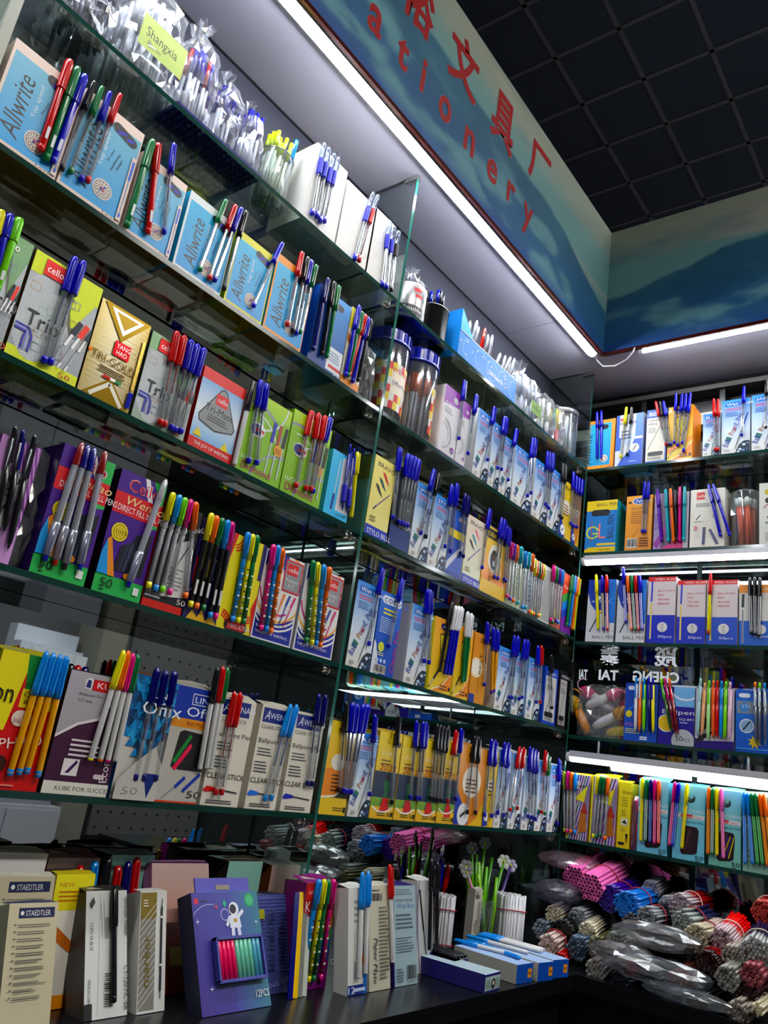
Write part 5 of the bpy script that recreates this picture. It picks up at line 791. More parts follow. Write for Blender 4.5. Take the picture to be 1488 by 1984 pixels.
PENS = [
 ('B1', 'B', -0.002, [('bigsolid:red', 0.3561, 0.0244, 0.3544, 0.1855), ('bigsolid:green', 0.3661, 0.0169, 0.3674, 0.1844), ('bigsolid:blue', 0.3753, 0.0198, 0.38, 0.1824), ('clear:black', 0.39, 0.0181, 0.3949, 0.1843)]),
 ('B2', 'B', -0.002, [('clear:green', 0.4024, 0.0225, 0.4076, 0.1862), ('clear:blue', 0.4197, 0.0224, 0.4206, 0.1882), ('clear:red', 0.429, 0.0274, 0.4361, 0.1984)]),
 ('B3', 'B', -0.002, [('bigsolid:green', 0.5031, 0.0031, 0.5047, 0.169), ('bigsolid:red', 0.5382, 0.0157, 0.5144, 0.1703), ('clear:blue', 0.5646, 0.0335, 0.5394, 0.1914)]),
 ('B4', 'B', -0.002, [('clear:green', 0.6419, 0.0154, 0.6572, 0.1695), ('clear:red', 0.6632, 0.0124, 0.6783, 0.1744), ('clear:blue', 0.6736, 0.0156, 0.6911, 0.1784), ('clear:black', 0.6957, 0.0125, 0.7017, 0.1792)]),
 ('B5', 'B', -0.002, [('clear:blue', 0.7618, 0.0194, 0.7942, 0.1767)]),
 ('B6', 'B', -0.002, [('clear:red', 0.8455, 0.0292, 0.8434, 0.1899), ('clear:black', 0.8615, 0.0245, 0.8597, 0.1892), ('clear:blue', 0.8698, 0.0248, 0.8704, 0.1897), ('clear:green', 0.8783, 0.0321, 0.8843, 0.1879)]),
 ('B7', 'B', -0.002, [('solid:navy', 0.9194, 0.019, 0.9207, 0.1811), ('solid:black', 0.9437, 0.0209, 0.9382, 0.1843), ('solid:green', 0.9569, 0.023, 0.9526, 0.1842)]),
 ('B8', 'B', -0.002, [('solid:blue', 1.016, 0.0131, 1.019, 0.1784), ('solid:green', 1.0234, 0.0157, 1.0305, 0.1709), ('solid:red', 1.0262, 0.0198, 1.0421, 0.1708), ('solid:blue', 1.0384, 0.0105, 1.0527, 0.17), ('solid:black', 1.0534, 0.0212, 1.0616, 0.1698)]),
 ('A1', 'A', -0.002, [('grip:blue', 0.8498, 0.0126, 0.8433, 0.1814), ('grip:blue', 0.863, 0.0161, 0.8564, 0.1816), ('grip:blue', 0.8735, 0.0127, 0.8733, 0.1804), ('grip:blue', 0.8831, 0.0195, 0.8861, 0.1809)]),
 ('A2', 'A', -0.002, [('grip:blue', 0.983, -0.0003, 1.0007, 0.1813), ('grip:red', 0.9961, 0.0041, 1.0158, 0.1864)]),
 ('A3', 'A', -0.002, [('grip:blue', 1.0788, -0.0032, 1.0653, 0.1567), ('grip:blue', 1.0919, -0.0011, 1.0819, 0.1541), ('grip:black', 1.1073, 0.0024, 1.0989, 0.1533)]),
 ('C0', 'C', -0.002, [('bigsolid:yellow', 0.3422, 0.0738, 0.3345, 0.1774), ('bigsolid:blue', 0.3516, 0.0732, 0.3463, 0.1799), ('bigsolid:lime', 0.3601, 0.072, 0.359, 0.1824)]),
 ('C1', 'C', -0.002, [('bigclear:blue', 0.4447, 0.0092, 0.4443, 0.1786), ('bigclear:blue', 0.4536, 0.0112, 0.4572, 0.1803)]),
 ('C3', 'C', -0.002, [('bigclear:red', 0.6406, 0.0057, 0.6294, 0.1634), ('bigclear:red', 0.648, 0.0061, 0.644, 0.1637), ('bigclear:blue', 0.6614, 0.0059, 0.6581, 0.1638), ('bigclear:blue', 0.6676, 0.0057, 0.6712, 0.1634), ('bigclear:blue', 0.6785, 0.0079, 0.685, 0.1636)]),
 ('C4', 'C', -0.002, [('white:black', 0.7948, 0.0026, 0.7974, 0.1592), ('bigclear:blue', 0.8229, 0.0164, 0.8127, 0.1696), ('bigclear:blue', 0.8414, 0.0207, 0.8256, 0.1693)]),
 ('C6', 'C', -0.002, [('bigclear:red', 0.9414, 0.0169, 0.9444, 0.1725), ('bigclear:red', 0.967, 0.0204, 0.9631, 0.1759), ('bigclear:red', 0.9793, 0.0243, 0.9813, 0.1788), ('bigclear:blue', 0.9856, 0.0222, 0.9958, 0.1818)]),
 ('C7', 'C', -0.002, [('slim:blue', 1.0716, 0.0192, 1.0639, 0.1539), ('slim:blue', 1.0885, 0.0145, 1.0762, 0.1505), ('solid:yellow', 1.1007, 0.0151, 1.0877, 0.1482)]),
 ('C10', 'C', -0.002, [('bigclear:blue', 1.2285, 0.0538, 1.2157, 0.212), ('bigclear:blue', 1.2495, 0.0506, 1.2466, 0.2112), ('bigclear:blue', 1.2599, 0.0517, 1.2606, 0.2125), ('bigclear:blue', 1.2692, 0.0521, 1.2734, 0.2141), ('bigclear:blue', 1.2785, 0.0533, 1.2861, 0.2139)]),
 ('C11', 'C', -0.002, [('clear:blue', 1.3305, 0.053, 1.3461, 0.2152), ('clear:black', 1.3499, 0.0507, 1.3673, 0.2121)]),
 ('C12', 'C', -0.002, [('clear:blue', 1.4277, 0.0524, 1.4228, 0.2069), ('clear:blue', 1.4519, 0.0483, 1.443, 0.2169)]),
 ('C13', 'C', -0.002, [('clear:navy', 1.4922, 0.0555, 1.4823, 0.2065), ('clear:navy', 1.5062, 0.0529, 1.495, 0.2059)]),
 ('C14', 'C', -0.002, [('clear:blue', 1.5925, 0.0507, 1.5969, 0.2092)]),
 ('C15', 'C', -0.002, [('clear:blue', 1.6531, 0.0432, 1.6584, 0.2059), ('clear:blue', 1.6701, 0.0444, 1.6728, 0.206), ('clear:blue', 1.7025, 0.0514, 1.6895, 0.1952), ('clear:blue', 1.7094, 0.049, 1.7011, 0.1923)]),
 ('C16', 'C', -0.002, [('fine:magenta', 1.7236, 0.014, 1.7186, 0.1594), ('fine:purple', 1.7387, 0.0107, 1.7333, 0.1603), ('fine:orange', 1.7571, 0.0099, 1.7482, 0.1612), ('fine:teal', 1.7814, 0.0105, 1.7705, 0.1636)]),
 ('C17', 'C', -0.002, [('fine:sky', 1.8065, 0.0057, 1.7962, 0.1589), ('fine:teal', 1.8251, 0.0084, 1.8152, 0.162), ('fine:orange', 1.848, 0.0029, 1.8349, 0.1634)]),
 ('C18', 'C', -0.002, [('fine:yellow', 1.8582, 0.0027, 1.8515, 0.1524), ('fine:orange', 1.8701, 0.0025, 1.8635, 0.1533), ('fine:green', 1.8835, 0.0038, 1.8775, 0.1527), ('fine:orange', 1.893, 0.0042, 1.8908, 0.1527), ('fine:yellow', 1.9031, 0.0066, 1.9031, 0.1539)]),
 ('C19', 'C', -0.002, [('fine:magenta', 1.9715, 0.0111, 1.962, 0.1691), ('fine:green', 1.9827, 0.0059, 1.9812, 0.1698), ('fine:purple', 2.0028, 0.0144, 1.9997, 0.171), ('fine:sky', 2.0161, 0.0135, 2.0177, 0.1713)]),
 ('C20', 'C', -0.002, [('solid:green', 2.0687, 0.0196, 2.0838, 0.1751), ('solid:sky', 2.0867, 0.0216, 2.1025, 0.1774), ('solid:orange', 2.104, 0.0175, 2.1187, 0.1785), ('solid:yellow', 2.117, 0.0184, 2.1284, 0.1783)]),
 ('D0', 'D', -0.002, [('click:black:black', 0.4474, 0.0443, 0.4347, 0.174), ('click:navy:black', 0.4606, 0.0348, 0.4458, 0.1734), ('click:black:black', 0.4717, 0.0152, 0.4624, 0.1738)]),
 ('D2', 'D', -0.002, [('gel:red:blue', 0.5225, 0.0176, 0.5287, 0.1903), ('gel:blue:red', 0.5374, 0.016, 0.5383, 0.1905), ('gel:blue:black', 0.5524, 0.0143, 0.5487, 0.1906), ('gel:red:blue', 0.5736, 0.0203, 0.5655, 0.1926)]),
 ('D3', 'D', -0.002, [('gel:white:blue', 0.6539, 0.0174, 0.6741, 0.1911)]),
 ('D4', 'D', -0.002, [('fine:yellow', 0.6877, 0.0251, 0.692, 0.1771), ('fine:sky', 0.7007, 0.0238, 0.7044, 0.1777), ('fine:lime', 0.7128, 0.0251, 0.7158, 0.1773), ('fine:magenta', 0.7269, 0.0248, 0.7266, 0.1783), ('fine:orange', 0.7574, 0.0272, 0.7366, 0.1779)]),
 ('D5', 'D', -0.002, [('fine:yellow:black', 0.7696, 0.0166, 0.7716, 0.1712), ('fine:orange:black', 0.7817, 0.0168, 0.7829, 0.1707), ('fine:green:black', 0.7949, 0.0172, 0.7945, 0.1708), ('fine:sky:black', 0.8113, 0.0087, 0.8065, 0.1713), ('fine:magenta:black', 0.8229, 0.01, 0.816, 0.1715)]),
 ('D6', 'D', -0.002, [('fine:sky:sky', 0.8585, 0.014, 0.854, 0.1659), ('fine:yellow:yellow', 0.8706, 0.0148, 0.8645, 0.1659), ('fine:green:green', 0.8828, 0.0158, 0.8744, 0.167)]),
 ('D7', 'D', -0.002, [('fine:magenta:magenta', 0.9237, 0.0142, 0.9152, 0.1637), ('fine:sky:sky', 0.9358, 0.0154, 0.9264, 0.1656), ('fine:orange:orange', 0.9473, 0.0144, 0.9377, 0.164)]),
 ('D8', 'D', -0.002, [('fine:green:green', 1.037, 0.0174, 1.0184, 0.1657), ('fine:yellow:yellow', 1.0521, 0.0165, 1.0309, 0.1655), ('fine:sky:sky', 1.0637, 0.0176, 1.0478, 0.1661), ('fine:orange:orange', 1.0749, 0.0167, 1.0637, 0.166)]),
 ('D9', 'D', -0.002, [('clear:blue', 1.2118, 0.0472, 1.2192, 0.209)]),
 ('D10', 'D', -0.002, [('clear:blue', 1.2755, 0.0557, 1.2882, 0.2062)]),
 ('D11', 'D', -0.002, [('bigclear:blue', 1.4045, 0.0503, 1.3817, 0.208), ('bigclear:blue', 1.423, 0.0508, 1.3908, 0.2089)]),
 ('D12', 'D', -0.002, [('solid:black', 1.4673, 0.043, 1.4825, 0.2056), ('whitecap:blue', 1.4873, 0.0414, 1.4998, 0.1993), ('whitecap:blue', 1.4995, 0.0427, 1.5124, 0.2017), ('whitecap:blue', 1.5119, 0.0434, 1.5242, 0.203)]),
 ('D13', 'D', -0.002, [('whitecap:green', 1.5623, 0.0359, 1.5515, 0.1988), ('whitecap:green', 1.5717, 0.0397, 1.5684, 0.1983)]),
 ('D14', 'D', -0.002, [('clear:blue', 1.6605, 0.0435, 1.6432, 0.1957), ('whiteb:blue:amber', 1.6959, 0.0313, 1.6732, 0.1903), ('whiteb:blue:amber', 1.7062, 0.0362, 1.6954, 0.1884)]),
 ('D15', 'D', -0.002, [('clear:blue', 1.7849, 0.0329, 1.7792, 0.1929), ('clear:blue', 1.7955, 0.0335, 1.7979, 0.1952)]),
 ('D16', 'D', -0.002, [('clear:blue', 1.8348, 0.0371, 1.8343, 0.1943), ('clear:blue', 1.8485, 0.0427, 1.8507, 0.1968)]),
 ('D17', 'D', -0.002, [('clear:blue', 1.9276, 0.043, 1.909, 0.1932), ('clear:red', 1.9485, 0.0462, 1.9285, 0.1972)]),
 ('D18', 'D', -0.002, [('clear:black', 2.019, 0.042, 1.989, 0.185)]),
 ('D19', 'D', -0.002, [('clear:black', 2.144, 0.0447, 2.122, 0.1955)]),
 ('E0', 'E', -0.002, [('whiteb:sky:amber', 0.5551, 0.0167, 0.5601, 0.174), ('whiteb:sky:amber', 0.5667, 0.0187, 0.5703, 0.1738), ('whiteb:sky:amber', 0.5766, 0.0209, 0.5806, 0.1735), ('whiteb:sky:amber', 0.5931, 0.0177, 0.5894, 0.1741)]),
 ('E1', 'E', -0.002, [('white:yellow', 0.6623, 0.0457, 0.6732, 0.198), ('white:orange', 0.6777, 0.046, 0.6809, 0.1991), ('white:magenta', 0.6897, 0.046, 0.6891, 0.1975), ('white:green', 0.7015, 0.0483, 0.6981, 0.1968)]),
 ('E2', 'E', -0.002, [('bigclear:navy', 0.741, 0.0255, 0.7365, 0.1851), ('bigclear:navy', 0.7549, 0.0259, 0.7522, 0.1842), ('bigclear:navy', 0.7759, 0.0275, 0.768, 0.1858)]),
 ('E3', 'E', -0.002, [('white:black', 0.8538, 0.0513, 0.848, 0.2066), ('white:red', 0.8665, 0.0532, 0.8589, 0.21), ('white:green', 0.8751, 0.054, 0.8681, 0.2103)]),
 ('E4', 'E', -0.002, [('clear:red', 0.8954, 0.0161, 0.8932, 0.1758), ('clear:red', 0.9078, 0.0169, 0.9057, 0.1765)]),
 ('E5', 'E', -0.002, [('clear:sky', 1.0046, 0.0137, 1.0258, 0.1758), ('clear:sky', 1.0185, 0.015, 1.0409, 0.1772)]),
 ('E6', 'E', -0.002, [('clear:navy', 1.1029, 0.0449, 1.0931, 0.2041), ('clear:navy', 1.1144, 0.0449, 1.1105, 0.2056)]),
 ('E7', 'E', -0.002, [('clear:black', 1.1908, 0.0398, 1.1708, 0.2023), ('bigclear:blue', 1.2035, 0.0392, 1.1892, 0.2032), ('bigclear:blue', 1.2087, 0.0386, 1.203, 0.203), ('bigclear:blue', 1.2164, 0.0385, 1.2221, 0.2059), ('bigclear:blue', 1.2241, 0.0384, 1.2353, 0.2078)]),
 ('E8', 'E', -0.002, [('clear:blue', 1.2821, 0.039, 1.2626, 0.1912)]),
 ('E9', 'E', -0.002, [('clear:black', 1.3566, 0.028, 1.3382, 0.2025)]),
 ('E10', 'E', -0.002, [('clear:blue', 1.4175, 0.0415, 1.4042, 0.1986), ('clear:blue', 1.4413, 0.0413, 1.4284, 0.2), ('clear:blue', 1.4519, 0.0419, 1.44, 0.2005)]),
 ('E11', 'E', -0.002, [('clear:black', 1.4921, 0.0443, 1.4827, 0.2017), ('clear:black', 1.5036, 0.0433, 1.4964, 0.2017)]),
 ('E12', 'E', -0.002, [('clear:black', 1.5186, 0.0424, 1.5092, 0.2004), ('clear:black', 1.5308, 0.0421, 1.5233, 0.2003), ('clear:red', 1.5584, 0.0422, 1.5595, 0.1985), ('clear:blue', 1.5908, 0.0492, 1.58, 0.2056)]),
 ('E13', 'E', -0.002, [('clear:black', 1.6437, 0.0239, 1.6408, 0.196), ('clear:black', 1.6796, 0.0245, 1.6572, 0.1956)]),
 ('E14', 'E', -0.002, [('clear:blue', 1.7195, 0.0219, 1.719, 0.1981), ('clear:blue', 1.7531, 0.0211, 1.7364, 0.1978)]),
 ('E15', 'E', -0.002, [('clear:blue', 1.7808, 0.0293, 1.7819, 0.1982), ('clear:blue', 1.8092, 0.0248, 1.7999, 0.199)]),
 ('E16', 'E', -0.002, [('clear:red', 1.8396, 0.0392, 1.8593, 0.1957), ('clear:red', 1.8754, 0.0446, 1.8811, 0.1968)]),
 ('E17', 'E', -0.002, [('clear:blue', 1.9358, 0.0281, 1.9139, 0.2016), ('clear:blue', 1.9557, 0.0265, 1.9314, 0.1997), ('clear:blue', 1.9761, 0.0236, 1.9489, 0.199)]),
 ('E18', 'E', -0.002, [('clear:red', 2.0073, 0.0426, 2.0018, 0.202), ('clear:green', 2.0256, 0.0396, 2.0218, 0.1922)]),
 ('E19', 'E', -0.002, [('clear:blue', 2.1059, 0.0174, 2.0849, 0.1892)]),
 ('R1a', '1', -0.002, [('solid:blue', 0.0321, 0.0337, 0.0229, 0.1934), ('solid:blue', 0.0452, 0.0311, 0.0364, 0.1959)]),
 ('R1b', '1', -0.002, [('clear:yellow', 0.1072, 0.0255, 0.1175, 0.1938), ('clear:black', 0.1262, 0.0298, 0.135, 0.1908)]),
 ('R1c', '1', -0.002, [('clear:red', 0.2435, 0.0462, 0.2061, 0.1969), ('clear:black', 0.2503, 0.0452, 0.2187, 0.1946), ('clear:blue', 0.2568, 0.0443, 0.2299, 0.1935)]),
 ('R1d', '1', -0.002, [('clear:blue', 0.2654, 0.0488, 0.2668, 0.2134), ('clear:blue', 0.2756, 0.0387, 0.2851, 0.2077), ('clear:blue', 0.2884, 0.0447, 0.2963, 0.2065), ('clear:blue', 0.2931, 0.0189, 0.309, 0.2073)]),
 ('R1e', '1', -0.002, [('clear:red', 0.3817, 0.0105, 0.3742, 0.1756), ('clear:red', 0.388, 0.0097, 0.3865, 0.1721)]),
 ('R1f', '1', -0.002, [('clear:blue', 0.4496, 0.0459, 0.4558, 0.1998)]),
 ('R1g', '1', -0.002, [('clear:black', 0.5108, 0.0596, 0.5145, 0.2108)]),
 ('R2b', '2', -0.002, [('clear:blue', 0.184, 0.0506, 0.1861, 0.208), ('clear:blue', 0.1921, 0.0501, 0.1976, 0.2068)]),
 ('R2c', '2', -0.002, [('solid:purple', 0.2405, 0.0225, 0.2225, 0.1805), ('solid:teal', 0.26, 0.0181, 0.2464, 0.1781), ('solid:orange', 0.2746, 0.0173, 0.2602, 0.1788), ('solid:black', 0.2836, 0.02, 0.2733, 0.1733), ('solid:magenta', 0.2905, 0.018, 0.2866, 0.1804), ('solid:teal', 0.3018, 0.019, 0.3001, 0.1802)]),
 ('R2d', '2', -0.002, [('solid:blue', 0.3992, 0.0252, 0.3638, 0.1807), ('solid:blue', 0.4232, 0.0257, 0.3763, 0.1806)]),
 ('R3a', '3', -0.002, [('whiteb:yellow:yellow', 0.0705, 0.0357, 0.0543, 0.1967), ('stripe:blue:yellow', 0.0863, 0.0339, 0.0724, 0.1931), ('stripe:red:white', 0.0983, 0.032, 0.0861, 0.1949)]),
 ('R3b', '3', -0.002, [('stripe:blue:white', 0.1508, 0.0549, 0.1346, 0.2167), ('stripe:orange:white', 0.1673, 0.0338, 0.1476, 0.193), ('stripe:green:white', 0.1775, 0.0323, 0.16, 0.1927), ('stripe:red:white', 0.1871, 0.0325, 0.1712, 0.1924), ('stripe:blue:white', 0.197, 0.0334, 0.1831, 0.192)]),
 ('R3e', '3', -0.002, [('whiteb:red:yellow', 0.3722, 0.0265, 0.3755, 0.1922)]),
 ('R3f', '3', -0.002, [('stripe:black:white', 0.4766, 0.0282, 0.4729, 0.1766), ('stripe:black:white', 0.4857, 0.0259, 0.4846, 0.1774), ('stripe:black:white', 0.4944, 0.0224, 0.4973, 0.1759)]),
 ('R4b', '4', -0.002, [('click:sky:white', 0.1916, 0.0229, 0.1884, 0.1675), ('click:white:orange', 0.2025, 0.021, 0.1994, 0.168), ('click:sky:lime', 0.2139, 0.022, 0.2099, 0.1674), ('click:blue:navy', 0.2286, 0.0219, 0.2215, 0.1679), ('click:blue:yellow', 0.2392, 0.0217, 0.2323, 0.167)]),
 ('R4c', '4', -0.002, [('click:lime:limeclear', 0.2862, 0.0296, 0.254, 0.1669), ('click:magenta:pinkclear', 0.2961, 0.0251, 0.2641, 0.1693), ('click:orange:redclear', 0.3034, 0.024, 0.2754, 0.168)]),
 ('R4d', '4', -0.002, [('click:mint:mint', 0.3507, 0.0249, 0.356, 0.1721), ('click:peach:peach', 0.3618, 0.0269, 0.3669, 0.161), ('click:lime:palelime', 0.3766, 0.0151, 0.3774, 0.1677), ('click:orange:coral', 0.3888, 0.0225, 0.3876, 0.1682), ('click:red:red', 0.398, 0.0223, 0.3973, 0.1687), ('click:sky:sky', 0.4072, 0.0232, 0.4077, 0.1682), ('click:lime:lime', 0.416, 0.0223, 0.4181, 0.167), ('click:palepink:palepink', 0.4267, 0.0217, 0.4284, 0.1668)]),
 ('R4e', '4', -0.002, [('click:orange:clear', 0.489, 0.0176, 0.4864, 0.1699), ('click:lime:clear', 0.497, 0.0184, 0.4969, 0.1687), ('click:sky:clear', 0.5098, 0.0196, 0.5083, 0.1686)]),
 ('R5a', '5', -0.002, [('fine:olive', 0.0124, 0.0143, -0.001, 0.1681), ('fine:magenta', 0.0199, 0.013, 0.0106, 0.1706), ('fine:orange', 0.0309, 0.0136, 0.0208, 0.1695), ('fine:sky', 0.0411, 0.0138, 0.0326, 0.1683)]),
 ('R5b', '5', -0.002, [('fine:yellow', 0.0931, 0.013, 0.0965, 0.1696), ('fine:green', 0.1009, 0.0129, 0.1065, 0.169), ('fine:green', 0.1115, 0.0181, 0.1153, 0.1682), ('fine:orange', 0.1251, 0.0123, 0.1247, 0.1693)]),
 ('R5e', '5', -0.002, [('stripe:yellow:yellow2', 0.2187, 0.0249, 0.2167, 0.1787), ('stripe:green:white', 0.2303, 0.0261, 0.228, 0.1765), ('stripe:navy:blue2', 0.242, 0.0247, 0.2383, 0.1778), ('stripe:magenta:pink2', 0.2531, 0.0242, 0.2486, 0.1787), ('stripe:coral:pink2', 0.2634, 0.0265, 0.2588, 0.1785)]),
 ('R5f', '5', -0.002, [('stripe:magenta:pink2', 0.2899, 0.026, 0.2999, 0.1784), ('stripe:blue:blue2', 0.2979, 0.0263, 0.3095, 0.1779), ('stripe:yellow:yellow2', 0.3205, 0.0246, 0.3298, 0.1784)]),
 ('R5g', '5', -0.002, [('stripe:orange:amber2', 0.3818, 0.0221, 0.3814, 0.1774), ('stripe:green:white', 0.391, 0.0228, 0.3909, 0.176), ('stripe:yellow:yellow2', 0.4025, 0.0235, 0.4002, 0.1772), ('stripe:pink:pink2', 0.4178, 0.0189, 0.4102, 0.1778)]),
 ('R5h', '5', -0.002, [('stripe:sky:blue2', 0.4655, 0.0158, 0.4622, 0.1763), ('stripe:sky:blue2', 0.4819, 0.0178, 0.4702, 0.1757), ('stripe:green:lime2', 0.4933, 0.0189, 0.4782, 0.1761), ('stripe:green:lime2', 0.5034, 0.0201, 0.4867, 0.1772), ('stripe:orange:amber2', 0.5141, 0.0205, 0.4971, 0.177), ('stripe:orange:amber2', 0.5246, 0.0209, 0.5056, 0.1781)]),
]
COUNTER_BOXES = [
 ('F1', 0.5782, 0.6428, -0.0859, 0.1492, 18.3, 'staed', 'cream dark-blue heading carton', 'cream carton with dark-blue heading and barcode at counter front corner', '#9a937c', 0.03),
 ('F2', 0.7219, 0.7878, -0.036, 0.1522, 22.4, 'marker', 'white marker carton on counter', 'white marker carton with barcode on the glass counter', '#4a4844', 0.04),
 ('F3', 0.7992, 0.8456, -0.041, 0.1499, 17.9, 'markgold', 'gold and grey striped marker carton', 'gold and grey hatched marker carton on the glass counter', '#d8d6d0', 0.035),
 ('F4', 0.875, 1.0097, -0.0864, 0.1599, 27.0, 'astro', 'purple astronaut carton', 'purple and teal carton with astronaut picture and pencil window', '#1c2038', 0.03),
 ('F5', 1.0284, 1.0979, -0.046, 0.1414, 19.9, 'bluepen', 'navy outlined-letter carton', 'slate-blue carton with outlined lettering behind the purple carton', '#20264a', 0.05),
 ('F7', 1.0958, 1.1719, -0.051, 0.1596, 2.9, 'rainbow2', 'rainbow carton on counter', 'red, blue and purple rainbow carton on the glass counter', '#6a1a5a', 0.05),
 ('F8', 1.1689, 1.2193, -0.1033, 0.1589, 11.0, 'pmblue', 'white and blue carton on counter', 'white and blue pen carton holding white pens on the counter', '#c8c8c4', 0.03),
 ('F9', 1.2282, 1.2875, -0.102, 0.1613, 11.1, 'pmcream', 'cream script-lettered carton', 'cream carton with black script lettering on the counter', '#b4b0a0', 0.04),
 ('F10', 1.298, 1.3712, -0.1017, 0.1603, 11.4, 'pmlight', 'pale-blue text carton on counter', 'pale-blue carton with navy spine and barcode on the counter', '#241c5a', 0.04),
 ('F11', 1.424, 1.4786, -0.0622, 0.1608, 8.0, 'pmwhite', 'white carton with black pen drawing', 'white carton with slanted black pen picture on the counter', '#c8c8c4', 0.04),
]
BOXES2 = [
 ('P1', 'B', 1.3582, 1.4269, 0.1702, 'purplew', 'first purple-topped carton of corner bay second shelf', 'purple and white carton with grey curve, first of two in corner bay', '#d8d4d8', 0.105, 0.004, {}),
 ('P2', 'B', 1.4306, 1.4728, 0.1635, 'purplew', 'second purple-topped carton of corner bay second shelf', 'purple and white carton with grey curve, second of two in corner bay', '#d8d4d8', 0.105, 0.004, {}),
 ('B20', 'B', 1.5086, 1.5778, 0.178, 'bpp:A.B.C', 'first blue-white carton of corner bay second shelf', 'blue-white ball pen carton, first of six in corner bay second shelf', '#e2e4e6', 0.105, 0.004, {}),
 ('B21', 'B', 1.5819, 1.6335, 0.1743, 'bpp:A.B', 'second blue-white carton of corner bay second shelf', 'blue-white ball pen carton, second of six in corner bay second shelf', '#e2e4e6', 0.105, 0.004, {}),
 ('B22', 'B', 1.6378, 1.696, 0.1607, 'bpp:Spoon', 'third blue-white carton of corner bay second shelf', 'blue-white ball pen carton, third of six in corner bay second shelf', '#e2e4e6', 0.105, 0.004, {}),
 ('B23', 'B', 1.702, 1.8097, 0.1613, 'bpp:B.C.', 'fourth blue-white carton of corner bay second shelf', 'blue-white ball pen carton, fourth of six in corner bay second shelf', '#e2e4e6', 0.105, 0.004, {}),
 ('B24', 'B', 1.8178, 1.9053, 0.1681, 'bpp:A.B', 'fifth blue-white carton of corner bay second shelf', 'blue-white ball pen carton, fifth of six in corner bay second shelf', '#e2e4e6', 0.105, 0.004, {}),
 ('B25', 'B', 1.9105, 1.9809, 0.1791, 'bpp:Wen xuan', 'sixth blue-white carton of corner bay second shelf', 'blue-white ball pen carton, sixth of six in corner bay second shelf', '#e2e4e6', 0.105, 0.004, {}),
 ('B26', 'B', 1.9854, 2.0623, 0.1738, 'bic:y', 'yellow and blue carton of corner bay second shelf', 'yellow carton with blue base in corner bay second shelf', '#c8b02a', 0.105, 0.004, {}),
 ('B27', 'B', 2.0671, 2.1381, 0.1803, 'bic:o', 'orange and blue carton of corner bay second shelf', 'orange carton with blue base at corner end of second shelf', '#c8902a', 0.105, 0.004, {}),
]
PENS2 = [
 ('P1', 'B', -0.002, [('clear:blue', 1.4284, 0.0544, 1.421, 0.2099)]),
 ('P2', 'B', -0.002, [('clear:blue', 1.4735, 0.0346, 1.479, 0.2008)]),
 ('B20', 'B', -0.002, [('clear:blue', 1.5629, 0.0546, 1.5649, 0.2072)]),
 ('B21', 'B', -0.002, [('clear:blue', 1.6142, 0.0526, 1.6195, 0.205), ('clear:blue', 1.6328, 0.0562, 1.6287, 0.2072)]),
 ('B22', 'B', -0.002, [('clear:blue', 1.6706, 0.0421, 1.6849, 0.1984)]),
 ('B23', 'B', -0.002, [('clear:blue', 1.7787, 0.0376, 1.7761, 0.2122), ('clear:blue', 1.796, 0.0519, 1.7893, 0.2167)]),
 ('B24', 'B', -0.002, [('clear:blue', 1.8833, 0.051, 1.8671, 0.2106), ('clear:blue', 1.8944, 0.0467, 1.8821, 0.2147), ('clear:blue', 1.9057, 0.0466, 1.9009, 0.2187)]),
 ('B25', 'B', -0.002, [('clear:black', 1.9738, 0.0473, 1.9685, 0.2133), ('clear:black', 1.9886, 0.046, 1.9867, 0.2162)]),
 ('B26', 'B', -0.002, [('clear:blue', 2.0477, 0.0489, 2.0387, 0.2148), ('clear:blue', 2.0614, 0.047, 2.062, 0.2104), ('clear:blue', 2.0745, 0.0492, 2.0826, 0.2117), ('clear:blue', 2.0895, 0.052, 2.1032, 0.2151)]),
]
